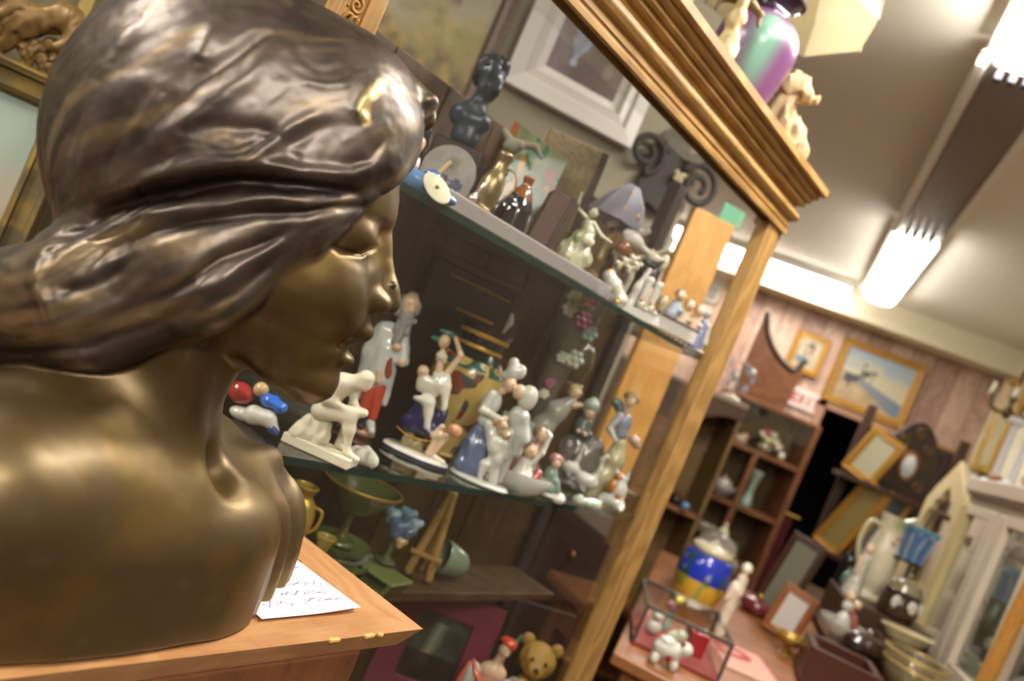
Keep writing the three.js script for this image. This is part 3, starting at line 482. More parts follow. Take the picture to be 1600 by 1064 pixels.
{
  const t = fig('kneeling_lady_figurine', 'figurine of a lady in white fur cape and navy skirt on an oval white base', 'figurine', 0.407, 0.119, S);
  part('base', cm(lathe([[0, 0], [5.0, 0], [5.2, 0.3], [5.1, 0.75], [4.6, 1.05], [0, 1.15]], 40).scale(1, 1, 0.55)), glaze(0xcfcabb), t, 'white oval base');
  part('base_stripe', cm(lathe([[5.16, 0.1], [5.3, 0.3], [5.2, 0.5]], 40).scale(1, 1, 0.55)), navy, t, 'navy painted rim');
  bl(t, 'skirt', [[-1.3, 6.6, -0.4, 2.0, 2.4, 1.6], [-2.4, 4.4, -0.4, 1.7, 1.5, 1.6], [0.4, 4.3, -0.5, 2.0, 0.9, 1.5], [-1.3, 9, -0.3, 1.1, 1.6, 1.1], [1.6, 6.4, -0.5, 0.6, 2.2, 0.8]], navy, { k: 1.2 });
  part('skirt_hem', cm(tube([[-4.0, 3.3, 0.5], [-2.4, 2.9, 1.3], [0.4, 3.0, 1.2], [2.2, 3.6, 0.4]], 0.1)), gold, t);
  bl(t, 'cape', [[-0.7, 12.3, 0, 1.5, 1.0, 1.1], [-1.2, 10.6, 0.6, 1.3, 1.6, 0.8], [0.4, 11.4, 0.5, 0.8, 1.2, 8.4, 0.7, 0.45], [-3.2, 8.2, 0.9, 0.4, -1.4, 8.4, 1, 0.8], [-1.0, 8.2, 1.0, 0.9, 0.1, 5.0, 1.3, 0.5], [-3.0, 10.6, 0.6, 1.0, 1.6, 0.9]], glaze(0xcfcab8), { k: 0.6, ripple: 0.18, freq: 1.4 });
  const spots = []; for (let i = 0; i < 16; i++) spots.push(at(cm(new THREE.SphereGeometry(0.16, 6, 5).scale(1, 1.6, 1)), (-1.6 + 2.6 * rnd()) * 0.01, (6 + 6.4 * rnd()) * 0.01, 0.0148)); void spots;
  bl(t, 'head', [[-2.5, 17.3, 0.2, 0.85, 1.1, 0.9], [-2.1, 15.6, 0.1, 0.55, -1.6, 13, 0.1, 0.6]], skinP, { k: 0.5 });
  face(t, -2.5, 17.3, 0.2, 0.9, 0.4);
  bl(t, 'collar', [[-2.0, 15.2, 0.3, 0.9, 0.75, 0.9], [-2.3, 14.6, 0.3, 0.35], [-1.4, 14.6, 0.4, 0.35]], glaze(0xd8cdb2), { k: 0.3 });
  bl(t, 'bonnet', [[-3.3, 17.2, -0.2, 0.9, 0.7, 0.9], [-1.9, 18.6, -0.1, 0.9, 0.6, 0.8], [-3.2, 18.6, -0.2, 0.8, 0.5, 0.7], [-4.2, 17.2, -0.2, 0.4]], glaze(0x3c6a58), { k: 0.5, ripple: 0.15 });
  bl(t, 'raised_arm', [[-0.4, 13, -0.2, 0.6, 0.5, 16.4, -0.2, 0.4], [0.5, 16.4, -0.2, 0.4, -1.2, 18.4, 0.1, 0.34]], skinP, { k: 0.4 });
  bl(t, 'child', [[-3.6, 12.2, 0.8, 0.9], [-3.3, 11.2, 0.7, 0.7], [2.1, 5.9, 0.9, 0.45, 1.4, 4.2, 0.9, 0.4], [1.4, 4.2, 0.9, 0.4, 3.2, 5.0, 1.2, 0.36], [2.2, 4.4, 0.6, 0.6, 1.6, 1.4, 0.5, 0.45], [3.3, 4.6, 0.6, 0.5, 2.4, 1.4, 0.5, 0.4]], skinP, { k: 0.5 });
  bl(t, 'basket', [[3.9, 6.2, 1, 1.0, 0.8, 0.9], [4.4, 5.8, 1.1, 0.6]], glaze(0xc98a62), { ripple: 0.1, freq: 3 });
  bl(t, 'stump', [[-1.8, 1.9, 0.2, 1.0, 1.3, 0.8], [-0.4, 1.7, 0.2, 1, 1.1, 0.8]], glaze(0x8d7c50), { ripple: 0.15 });
  bl(t, 'shoe', [[2.8, 1.3, 0.8, 0.5, 4.2, 1.1, 1.0, 0.4]], glaze(0xd4ccb4));
}
{ // the big painted vase
  const tx = tex(512, 256, (u, v) => {
    const x = (u - 0.5) * 10, y = v * 10, n = noise(u * 14, v * 12, 4), m = noise(u * 30 + 7, v * 22, 2);
    let c = mixc(rgb(0xc9ac62), rgb(0xb39650), 0.5 + n * 0.5);
    const lean = x + 0.4 - (y - 5.5) * 0.12;                                // a lady in blue bodice and rose skirt
    if (Math.hypot(lean / 0.62, (y - 5.4) / 1.15) < 1) c = rgb(0x6377a8); if (Math.hypot((lean + 0.1) / 0.8, (y - 3.9) / 0.75) < 1) c = rgb(0xa05068); if (Math.hypot((lean - 0.12) / 0.4, (y - 7) / 0.5) < 1) c = rgb(0xc79672); if (Math.hypot((lean - 0.38) / 0.35, (y - 7.2) / 0.62) < 1) c = rgb(0x7a5626);
    if (Math.abs(lean) > 1.25 && n > 0.42) c = m > 0 ? rgb(0x7c3a22) : rgb(0x3a4a48);
    if (v > 0.83) { c = m > 0.25 ? rgb(0x2c6b64) : m < -0.35 ? rgb(0xa8482c) : n > 0.1 ? rgb(0xc7b06a) : rgb(0x3c5230); }
    if (v > 0.94) c = rgb(0x1c241c); if (v < 0.22) c = mixc(rgb(0x6a4a20), rgb(0x4a3218), 0.5 + n);
    return c;
  });
  const t = fig('painted_vase', 'large ochre vase painted with a lady in blue and rose, with a dark flowered neck', 'vase', 0.50, 0.168, S, 12 * rad); t.scale.setScalar(0.94);
  part('body', cm(lathe([[2.6, 0], [3, 0.3], [2.8, 1], [3.6, 4], [5.6, 9], [6.4, 13], [6.0, 16], [4.6, 18.2]], 48, 60)), M(0xffffff, 0.25, 0, { map: tx, clearcoat: 0.5 }), t);
  part('neck', cm(lathe([[4.6, 18.2], [3.9, 19.2], [4.2, 21.6], [4.9, 23], [4.7, 23.1], [4.0, 21.6], [3.6, 19]], 40, 40)), black, t, 'black glazed neck');
  part('gold_band', [cm(lathe([[4.3, 21.2], [4.45, 21.5], [4.4, 21.9]], 40)), cm(lathe([[4.05, 19.1], [4.1, 19.4], [4.0, 19.7]], 40))].map(g => g), gold, t);
}
{
  const t = fig('swan_figurine', 'white porcelain swan with a raised curving neck behind the painted vase', 'figurine', 0.64, 0.235, S, 0);
  bl(t, 'body', [[-3.4, 3, 0, 2.6, 2.4, 1.8], [-2, 5, 0, 1.4, 1.6, 1.2], [-5, 4.4, 0, 1.2, 1, 0.9]], porc, { k: 1 });
  bl(t, 'neck', [[-2.6, 6, 0, 1.1, -3.4, 15.4, 0, 0.75], [-3.4, 15.4, 0, 0.75, -4.8, 18.6, 0, 0.8], [-4.8, 18.6, 0, 0.8, -5.2, 21.4, 0.1, 0.8], [-5.2, 21.4, 0, 0.8, -4.3, 24, 0.2, 0.95], [-4.3, 24.2, 0.2, 0.8, -4.3, 25.2, 0.3, 0.6]], porc, { k: 0.6 });
}
{
  const t = fig('embracing_couple_figurine', 'tall porcelain figurine of an embracing couple, she in blue skirt and white bonnet', 'figurine', 0.488, 0.05, S);
  part('base', cm(lathe([[0, 0], [3.6, 0], [3.8, 0.3], [3.4, 0.7], [0, 0.9]], 32).scale(1.25, 1, 0.75)).translate(-0.004, 0, 0), palegrey, t);
  bl(t, 'skirt', [[-3.2, 7.2, 0, 1.1, -3.4, 4.4, 0, 1.5], [-3.4, 4.4, 0, 1.5, -3.2, 1.9, 0.3, 1.7], [-1.9, 5.2, 0.2, 1.2, -1.6, 1.8, 0.4, 1.2]], blueP, { k: 0.9, ripple: 0.16, freq: 1.3 }, 'blue skirt');
  bl(t, 'apron', [[-2.0, 8.6, 0.8, 1.1, -0.4, 5.6, 1.3, 0.8], [0.2, 6.8, 0.8, 1.2, 0.6, 4.4, 0.9, 0.9], [0.6, 4.4, 0.9, 0.9, 1.6, 0.9, 0.9, 0.6], [-0.6, 3, 1.2, 0.8, -0.4, 0.9, 1.2, 0.5]], porc, { k: 0.8, ripple: 0.14 });
  bl(t, 'bodice', [[-3.2, 11.6, 0, 1.5, 2.0, 1.2], [-3.0, 9, 0, 1.2, 1.3, 1.1]], glaze(0xb9bdb4), { k: 0.8 });
  bl(t, 'woman_head', [[-1.7, 15.2, 0.2, 1.0, 1.2, 1.05], [-2.4, 13.8, 0, 0.6]], skinP, { k: 0.5 });
  face(t, -1.7, 15.2, 0.2, 1.05, 0.9);
  bl(t, 'bonnet', [[-2.0, 17, 0, 1.1, 1.5, 1.1], [-2.4, 18.3, -0.1, 0.8, 0.9, 0.8], [-1.0, 17.5, 0.1, 0.9, 1.1, 0.8], [-2.9, 16.2, -0.1, 0.6]], porc, { k: 0.4 });
  bl(t, 'woman_arm', [[-3.5, 12.8, 0.7, 0.75, -3.9, 10.2, 1.1, 0.6], [-3.9, 10.2, 1.1, 0.6, -1.2, 10.0, 1.5, 0.5]], porc, { k: 0.4 });
  bl(t, 'hands', [[-1.0, 10.0, 1.6, 0.5], [-0.2, 9.4, 1.6, 0.6], [-0.4, 10.4, 1.3, 0.45]], skinP, { k: 0.4 });
  bl(t, 'man_head', [[0.0, 14.7, 0.3, 1.0, 1.2, 1.0]], skinP);
  face(t, 0.0, 14.7, 0.3, 1.0, -0.9);
  bl(t, 'man_hair', [[1.5, 14.6, -0.1, 1.5, 1.7, 1.3], [1.6, 13.6, -0.1, 1.2]], porc, { k: 0.5 });
  bl(t, 'man_coat', [[1.3, 11, 0, 1.5, 2.0, 1.2], [2.2, 11.4, 0.4, 0.7, 3.6, 8.6, 0.6, 0.7], [2.4, 8.8, 0, 1.4, 3, 6.4, -0.2, 1.0]], palegrey, { k: 0.9 });
  bl(t, 'man_breeches', [[1.2, 8.6, 0, 1.2, 1.2, 5.2, 0.2, 1.0], [1.2, 5.2, 0.2, 1.0, 0.6, 1.4, 0.4, 0.6], [2.2, 6, -0.3, 0.9, 2.3, 1.4, -0.3, 0.6]], palegrey, { k: 0.5 });
  bl(t, 'lambskin', [[0.2, 8.2, 1.3, 1.2, 0.9, 0.7], [-1.5, 9.2, 1.3, 0.9, 0.8, 0.6]], glaze(0xa88c66), { ripple: 0.2, freq: 2.5 });
}
{
  const t = fig('boat_figurine', 'small porcelain group of a girl in white and another in rose in a boat-shaped tub', 'figurine', 0.56, 0.02, S);
  part('tub', cm(new THREE.SphereGeometry(4.2, 32, 16, 0, 6.2832, 1.45, 1.2).scale(1.15, 0.75, 0.62)).rotateZ(0.06).translate(-0.016, 0.0308, 0), palegrey, t);
  bl(t, 'water', [[-1.6, 1.9, 0, 4, 0.6, 2.1]], palegrey);
  bl(t, 'white_dress', [[-1.8, 4.6, 0.6, 1.2, 1.5, 1.0], [-1.6, 3.0, 0.9, 1.8, 1.4, 1.3], [-0.5, 2.1, 1.3, 1.2, 0.9, 0.9]], porc, { k: 0.8 });
  bl(t, 'head', [[-1.7, 6.9, 0.6, 1.15, 1.25, 1.1]], skinP);
  face(t, -1.7, 6.9, 0.6, 1.15, 0.5);
  bl(t, 'hair', [[-2.1, 7.3, 0.3, 1.1, 1.1, 1.05], [-2.5, 6.4, 0.1, 0.7]], brownP, { k: 0.4 });
  bl(t, 'raised_arm', [[-0.9, 5.2, 0.7, 0.5, 0.0, 7.4, 0.8, 0.42], [0.0, 7.4, 0.8, 0.42, 0.1, 10.2, 0.7, 0.34], [0.1, 10.2, 0.7, 0.34, -0.6, 10.7, 0.7, 0.3]], porc, { k: 0.3 });
  bl(t, 'second_head', [[-0.9, 9.6, -1, 1.1, 1.2, 1.1]], skinP);
  bl(t, 'second_hair', [[-1.4, 10, -1.3, 1.2, 1.1, 1.1]], glaze(0x8a7a58));
  bl(t, 'rose_dress', [[-2.6, 5.2, -1.2, 1.5, 2.2, 1.1], [-1, 7.6, -1.1, 0.9, 1.2, 0.8], [-3.7, 4.2, -0.9, 1.3, 1.4, 1]], pinkP, { k: 0.8 });
  bl(t, 'rose_sash', [[0.6, 4.2, 0.6, 0.7, 0.6, 2.2, 1.2, 0.8], [0.2, 3.4, 1.3, 0.5]], glaze(0x8d4038), { k: 0.4 });
}
{
  const t = fig('pink_bonnet_figurine', 'tiny child figurine in pale green with a pink bonnet, in front of the geese', 'figurine', 0.655, 0.03, S);
  bl(t, 'dress', [[-2.0, 3.4, 0, 1.2, 1.8, 1.0], [-1.6, 1.4, 0.2, 1.6, 1.3, 1.2], [-0.6, 3, 0.5, 0.5, 0.1, 1.8, 0.8, 0.4]], greenP, { k: 0.7 });
  bl(t, 'face', [[-1.9, 5.7, 0.3, 0.8, 0.9, 0.8]], skinP);
  bl(t, 'bonnet', [[-2.2, 6.3, -0.1, 1.1, 1.0, 1.0], [-1.4, 6.3, -0.1, 0.7]], pinkP, { k: 0.4 });
  bl(t, 'base', [[-0.6, 0.5, 0.3, 2.2, 0.6, 1.4], [0.5, 0.7, 0.6, 0.9]], porc, { ripple: 0.15 });
}
{
  const t = fig('winged_child_figurine', 'porcelain child in a grey gown leaning sideways behind the embracing couple', 'figurine', 0.745, 0.155, S);
  bl(t, 'gown', [[-1.2, 9.2, 0, 1.9, -0.2, 12.6, 0, 1.9], [-0.2, 12.6, 0, 1.9, 1.6, 15.2, 0, 1.2], [-1.6, 9, 0, 2.0, -1.8, 5, 0, 2.0], [-1.8, 5, 0, 2.0, -1.7, 0.9, 0, 2.3]], glaze(0xa5a195), { k: 1 });
  bl(t, 'head', [[1.6, 17, 0.2, 1.15, 1.3, 1.1]], skinP);
  bl(t, 'hair', [[1.5, 17.6, -0.2, 1.25, 1.1, 1.15], [2.5, 17.2, 0.4, 0.5], [0.8, 17.6, 0.5, 0.5], [2.2, 18.3, 0.2, 0.5]], glaze(0xb09a72), { k: 0.3 });
  face(t, 1.6, 17, 0.2, 1.15, 0.3);
  bl(t, 'arm', [[2.2, 14.8, 0.4, 0.7, 3.4, 15.4, 0.6, 0.45]], skinP);
}
{ // large group: rock, girl, child, geese
  const t = fig('goose_girl_group', 'large porcelain group of a girl, two geese and a hooded child on a grey rock', 'figurine', 0.855, 0.10, S); t.scale.setScalar(1.07);
  bl(t, 'rock', [[-3.6, 4.6, -1.2, 3.4, 4.4, 2.0], [-5.4, 6.4, -1.4, 2.2, 2.4, 1.6], [-1.6, 6.6, -1.5, 2.2, 3.4, 1.6], [0.6, 3.4, -1, 2.2, 3.2, 1.6], [-2.6, 0.9, -0.3, 4.6, 0.9, 2.2]], glaze(0x6e685e), { k: 1.4, ripple: 0.2 });
  const ch = bl(t, 'child_body', [[-5, 11, -0.6, 1.5, 1.6, 1.2], [-4.4, 9.8, -0.2, 1.7, 0.9, 1.2]], glaze(0x56605a), { k: 0.8 }); void ch;
  bl(t, 'child_face', [[-4.8, 13.5, -0.2, 1.0, 1.1, 1.0], [-5.5, 9.9, 0.8, 0.45], [-4.2, 9.8, 0.9, 0.45]], skinP, { k: 0.2 });
  face(t, -4.8, 13.5, -0.2, 1.0, 0.2);
  bl(t, 'child_hood', [[-4.9, 14.8, -0.5, 1.5, 1.2, 1.4], [-5.0, 14.2, -0.9, 1.6, 1.1, 1.1], [-5, 15.8, -0.5, 0.6]], glaze(0xa6aea6), { k: 0.6 });
  const goose = (x, y, s, dir) => {
    const f = (p) => p.map(q => q.length === 4 ? [x + dir * s * q[0], y + s * q[1], q[2] * s + 2.0, q[3] * s] : q.length === 6 ? [x + dir * s * q[0], y + s * q[1], q[2] * s + 2.0, q[3] * s, q[4] * s, q[5] * s] : [x + dir * s * q[0], y + s * q[1], q[2] * s + 2.0, q[3] * s, x + dir * s * q[4], y + s * q[5], q[6] * s + 2.0, q[7] * s]);
    const m = bl(t, 'goose', f([[0, 0, 0, 2.2, 1.3, 1.2], [-1.8, 0.5, 0, 0.8, -2.8, 1.0, 0, 0.3], [1.3, 0.5, 0, 0.7, 1.9, 2.6, 0, 0.42], [1.9, 2.6, 0, 0.42, 1.5, 4.4, 0, 0.36], [1.5, 4.4, 0, 0.36, 2.2, 5.2, 0, 0.5], [-0.6, -1.2, 0.3, 0.5, 0.2, -1.7, 0.3, 0.4]]), porc, { k: 0.5, cell: 0.16 });
    part('bill', blob(f([[2.5, 5.1, 0, 0.28, 3.3, 4.7, 0, 0.12]]), { cell: 0.08 }), glaze(0xc8924a), m);
  };
  goose(-4.3, 3.6, 0.8, 0.35); goose(-1.0, 2.6, 1.0, 0.75);
  bl(t, 'girl_skirt', [[2.3, 10.6, 0, 1.2, 2.4, 7.6, 0, 1.7], [2.4, 7.6, 0, 1.7, 1.6, 4, 0, 2.0], [1.6, 4, 0, 2, 0.9, 1.2, 0, 1.8]], glaze(0xb2ab84), { k: 0.9, ripple: 0.12 }, 'pale yellow skirt');
  bl(t, 'girl_bodice', [[1.4, 14.2, 0, 1.4, 1.9, 1.1], [1.8, 12.2, 0, 1.1]], glaze(0x7c8596), { k: 0.8 }, 'slate blue bodice');
  bl(t, 'girl_sleeve', [[0.2, 15.2, 0.5, 0.65, -0.7, 12.4, 0.8, 0.5], [-0.7, 12.4, 0.8, 0.5, 1.0, 11, 1.2, 0.42]], glaze(0xb4b8bc), { k: 0.3 });
  bl(t, 'girl_head', [[1.0, 18.2, 0.3, 1.0, 1.15, 1.0], [1.0, 16.6, 0, 0.5]], skinP, { k: 0.4 });
  face(t, 1.0, 18.2, 0.3, 1.0, 0.4);
  bl(t, 'girl_hair', [[0.7, 18.9, 0, 1.2, 1.0, 1.1], [1.8, 18.8, -0.1, 0.7]], glaze(0xa08454), { k: 0.4 });
  bl(t, 'girl_kerchief', [[-1.0, 17.0, -0.4, 1.2, 0.9, 0.8], [-0.2, 16.2, -0.4, 0.9]], glaze(0x5e706c), { k: 0.5 });
  bl(t, 'basket', [[4.1, 12.2, 0.5, 1.1, 0.9, 0.9], [4.9, 11.5, 0.6, 0.6]], glaze(0xcaa692), { ripple: 0.14, freq: 2 });
}
{
  const t = fig('fish_bar_figurine', 'low pale green porcelain log lying at the front edge below the geese', 'figurine', 0.735, 0.018, S, 35 * rad);
  bl(t, 'log', [[-2.4, 0.9, 0, 0.8, 2.2, 0.95, 0, 0.9], [2.2, 1.0, 0, 0.9, 3, 1.6, 0, 0.4], [-2, 1.6, 0, 0.4]], glaze(0xa3ad9c), { ripple: 0.12 });
}
{
  const t = fig('orange_cat_figurine', 'crouching orange and white porcelain cat at the right end of the middle shelf', 'figurine', 0.853, 0.04, S, -0.2);
  bl(t, 'body', [[0.2, 3.2, 0, 1.7, 2.6, 1.5], [0.5, 1.3, 0.4, 2.0, 1.3, 1.7], [-1.2, 1.4, 0.6, 1.4, 1.2, 1.1], [-0.4, 5.6, -0.1, 1.2, 1.1, 1.1], [0.8, 6.2, 0, 0.5, 0.8, 7.4, 0, 0.25], [-1.2, 6.4, 0, 0.4, -1.3, 7.2, 0, 0.18], [1.7, 0.9, 0.9, 0.6, 1.9, 0.8, 1.6, 0.5], [-2.0, 0.8, 1, 0.7]], porc, { k: 0.6 });
  bl(t, 'orange_patch', [[-1.1, 3.9, 0.5, 1.0, 1.5, 1.2], [-0.6, 6.0, 0.3, 0.9, 0.7, 0.95], [0.6, 2.7, 1.2, 0.6, 0.8, 0.6]], glaze(0xb8742c), { k: 0.5 });
}
{
  const t = fig('tall_glass_vase', 'tall flaring clear crystal vase with rose and white enamelled flowers', 'vase', 0.745, 0.235, S);
  part('body', cm(lathe([[0, 0], [3, 0], [2.9, 0.5], [1.2, 1.4], [1.3, 8], [2.2, 16], [3.4, 24], [4.4, 33], [4.3, 33.1], [3.1, 24], [1.9, 16], [1.0, 8], [0, 7]], 32, 60)).translate(0.003, 0, 0), M(0xb9b4a4, 0.08, 0, { transmission: 0.75, thickness: 0, ior: 1.45 }), t);
  const fl = (x, y, z, r, c, n = 6) => { const p = [[x, y, z, r * 0.7]]; for (let i = 0; i < n; i++) p.push([x + Math.cos(i * 6.283 / n) * r, y + Math.sin(i * 6.283 / n) * r, z + 0.1, r * 0.55]); bl(t, 'flower', p, glaze(c), { k: 0.3 }); };
  fl(1.2, 29.6, 3.9, 1.2, 0x9a5066); fl(3.2, 28, 3.0, 1.1, 0xa9b8b4); fl(-1.8, 30.6, 3.6, 1.0, 0xc2c2a8); fl(0.4, 22, 3.1, 0.8, 0xb4b8a0); fl(0.2, 16.8, 2.2, 0.75, 0x9a5066); fl(0, 14.6, 2.0, 0.7, 0xd4ccb0); fl(2.6, 22.6, 2.6, 1.2, 0xb2b6a0);
}
{
  const t = fig('dark_egg', 'dark brown glazed egg on a turned stand right of the crystal vase', 'ornament', 0.80, 0.2, S);
  part('egg', cm(new THREE.SphereGeometry(3.4, 28, 20).scale(1, 1.35, 1)).translate(0, 0.225, 0), glaze(0x4a3c28), t);
  part('stand', cm(lathe([[0, 0], [3, 0], [3.2, 0.5], [1.2, 1.6], [0.9, 10], [1.6, 15], [2.6, 18.4], [2.2, 18.6]], 24, 40)), brownP, t);
}
{
  const t = fig('clown_figurine', 'small porcelain figurine in red, white and bright blue just under the bust’s chin', 'figurine', 0.142, 0.1, S);
  bl(t, 'white_legs', [[-2.4, 1.3, 0.5, 1.2, -0.6, 1.6, 0.7, 0.9], [-0.6, 1.6, 0.7, 0.9, 0.8, 0.7, 1, 0.5], [-4, 0.8, 0, 1.4, 0.8, 1.2]], porc, { k: 0.5 });
  bl(t, 'blue_coat', [[-1.3, 3.5, 0.2, 1.3, 0.9, 1.0], [0.1, 3.3, 0.4, 0.9, 0.75, 0.8]], glaze(0x2a66c4), { k: 0.5, ripple: 0.1 });
  bl(t, 'red_jacket', [[-5.0, 3.0, 0, 1.5, 1.3, 1.1], [-3.9, 3.0, 0.2, 0.7]], glaze(0xa02a28), { k: 0.5 });
  bl(t, 'head', [[-2.9, 4.3, 0, 0.9]], glaze(0xc9a87a)); bl(t, 'shoe', [[0.5, 0.7, 1.2, 0.6, 1.2, 0.5, 1.4, 0.35]], glaze(0x27356e));
}
{
  const t = fig('glass_ashtray', 'smoky cut glass dish behind the little blue and red figurine', 'dish', 0.2, 0.17, S);
  part('bowl', cm(lathe([[0, 0.6], [3, 0.6], [5, 1], [7.4, 3.4], [7.8, 3.4], [5.6, 0.2], [0, 0]], 24)), M(0x8a8a80, 0.1, 0, { transmission: 0.7, thickness: 0 }), t);
}
{
  const t = fig('pale_card', 'grey green standing card behind the kneeling lady and the couple', 'card', 0.60, 0.14, S);
  part('sheet', at(cm(box(6, 10, 0.3, 0, 0, 0, 0.05)), 0.022, 0, -0.012, 0.1, -0.15), M(0x7f8f86, 0.6), t);
}
// ------------------------------------------------------------------ top shelf
const SH = SHELF[2], RISE = SH + 0.022;
{
  const t = thing('riser_board', 'long pale grey riser board lying along the front of the top shelf', 'board', inCab(0.375, 0.115, SH), CAB_TURN);
  part('board', box(0.39, 0.022, 0.18, 0, 0, 0, 0.003), M(0x8a8480, 0.6), t);
}
{
  const t = fig('blue_dial_ornament', 'low blue ceramic ornament with a slanting cream dial, left on the top shelf', 'ornament', 0.168, 0.02, SH);
  bl(t, 'body', [[-2.2, 1.2, -0.6, 2.6, 1.2, 1.4], [-4, 1.3, -0.6, 1.6, 1.2, 1.2], [0.8, 0.7, -0.8, 1.6, 0.7, 1.1]], glaze(0x53779f), { k: 0.9 });
  part('dial', at(cm(lathe([[0, 0], [2.1, 0], [2.2, 0.15], [2.0, 0.35], [0, 0.4]], 32).rotateX(Math.PI / 2).scale(1, 0.55, 1)), -0.001, 0.011, 0.0095, 0, -0.3, -0.62), M(0xd6d2b4, 0.5), t, 'cream oval dial');
  part('dial_boss', at(cm(new THREE.SphereGeometry(0.25, 10, 8)), -0.0005, 0.0125, 0.0135), M(0x8a7a50, 0.5), t);
  bl(t, 'knob', [[-1.5, 2.6, -0.5, 0.9, 0.5, 0.6], [-0.9, 2.4, -0.4, 0.5]], glaze(0x2f62a8));
}
{
  const t = fig('cream_card', 'narrow cream card with teal edge standing beside the forehead of the bronze bust', 'card', 0.118, 0.03, SH);
  part('sheet', slab([[-1.5, 0.1], [-0.6, 0.1], [-0.1, 1.4], [-0.4, 4.9], [-1.2, 2.4]].map(p => p.map(q => q * 0.01)), 0.003, 0.0003), M(0xd3d1b6, 0.7), t);
  part('edge', slab([[-0.1, 1.4], [0.15, 1.5], [-0.1, 5.2], [-0.4, 4.9]].map(p => p.map(q => q * 0.01)), 0.004, 0.0003), M(0x2a7674, 0.5), t);
}
{
  const t = fig('dark_haired_girl_figurine', 'small figurine of a dark-haired girl in a teal dress next to the bust’s forehead knot', 'figurine', 0.182, 0.09, RISE);
  bl(t, 'dress', [[-1.6, 1.6, 0, 1.2, 1.6, 1], [-0.8, 0.8, 0.2, 1.2, 0.8, 1]], glaze(0x1f5c66), { k: 0.6 });
  bl(t, 'face', [[-0.8, 4, 0.3, 0.75, 1.0, 0.8], [-0.9, 2.6, 0.2, 0.6, 0.9, 0.6]], skinP, { k: 0.4 });
  bl(t, 'hair', [[-1.0, 5.6, -0.2, 1.1, 1.3, 1], [-0.4, 4.4, -0.5, 0.7, 1.2, 0.8]], glaze(0x24242c), { k: 0.6 });
  bl(t, 'arm', [[-0.9, 1.4, 1.1, 0.5, -0.1, 1.2, 1.4, 0.4], [-0.1, 1.2, 1.4, 0.4, 0.0, 2.0, 1.2, 0.3]], porc);
}
{
  const t = fig('grey_dome_plate', 'grey round-topped plaque painted with a dark blue scene and a candle', 'plaque', 0.262, 0.1, RISE);
  const tx = tex(128, 128, (u, v) => { let c = mixc(rgb(0x8b877e), rgb(0x7d7a74), 0.5 + fbm(u * 8, v * 8)); const r = Math.hypot(u - 0.52, v - 0.66); if (r < 0.13) c = rgb(0x6f705c); if (r < 0.07) c = rgb(0x5f6450); const b = noise(u * 16, v * 16, 3) + noise(u * 30, v * 30, 1) * 0.4; if (v < 0.4 && v > 0.14 && Math.abs(u - 0.5) < 0.34 && b > -0.15) c = rgb(0x39405e); return c; });
  const s = []; for (let i = 0; i <= 24; i++) { const a = i / 24 * Math.PI; s.push([3.5 * Math.cos(a), 3.3 + 3.5 * Math.sin(a)]); } s.push([-3.3, 0.1], [3.3, 0.1]);
  const g = cm(slab(s, 0.5, 0.12)), p = g.attributes.position, uv = g.attributes.uv; for (let i = 0; i < p.count; i++) uv.setXY(i, (p.getX(i) + 0.035) / 0.07, p.getY(i) / 0.07);
  part('plaque', at(g, -0.017, 0, 0, 0, -0.08), M(0xffffff, 0.4, 0, { map: tx }), t);
  part('candle', cm(tube([[-2.7, 2.4, 1.0], [-1.9, 4.4, 0.9]], 0.3)), M(0xbfa478, 0.5), t);
}
{
  const t = fig('brass_lighter', 'tarnished silver and brass table jug with a thin curved handle', 'jug', 0.284, 0.055, RISE);
  const met = M(0x8a7854, 0.3, 0.75);
  part('body', cm(lathe([[0, 0], [1.7, 0], [1.75, 0.3], [1.3, 0.8], [1.6, 2.4], [1.5, 4.4], [1.0, 5.8], [0.85, 7], [1.1, 8.0], [0.9, 8.4], [0, 8.5]], 28, 50)).rotateZ(-0.06).translate(-0.008, 0, 0), met, t);
  part('handle', cm(tube([[0.2, 6.6, 0], [1.8, 6.2, 0.1], [2.3, 4.6, 0.1], [1.2, 2.2, 0.1], [0.4, 1.2, 0]], 0.14)), met, t);
  bl(t, 'figure', [[-1.8, 1.2, 0.9, 0.7, -1.2, 3.4, 1.1, 0.4], [-2.2, 0.7, 0.6, 0.8]], M(0xb9a99a, 0.2, 0.8), { ripple: 0.15 });
}
const darkGlass = M(0x14181a, 0.05, 0, { clearcoat: 1 });
{
  const t = fig('black_glass_decanter', 'black glass decanter with an amber shoulder beside the brass jug', 'decanter', 0.372, 0.09, RISE);
  part('body', cm(lathe([[0, 0], [2.3, 0], [2.5, 0.5], [2.4, 3.4], [1.7, 5.2]], 28, 40)), darkGlass, t);
  part('shoulder', cm(lathe([[1.7, 5.2], [1.2, 6.4], [0.7, 7.2], [0.8, 8.4], [0, 8.5]], 28, 30)), M(0x7a4a18, 0.15, 0, { clearcoat: 1 }), t, 'amber shoulder');
}
{
  const t = fig('small_black_bottle', 'small black glass bottle standing left of the amber-shouldered decanter', 'bottle', 0.335, 0.07, RISE);
  part('body', cm(lathe([[0, 0], [1.3, 0], [1.4, 0.4], [1.3, 3], [0.6, 4.2], [0.6, 5], [0, 5.1]], 24, 40)), darkGlass, t);
}
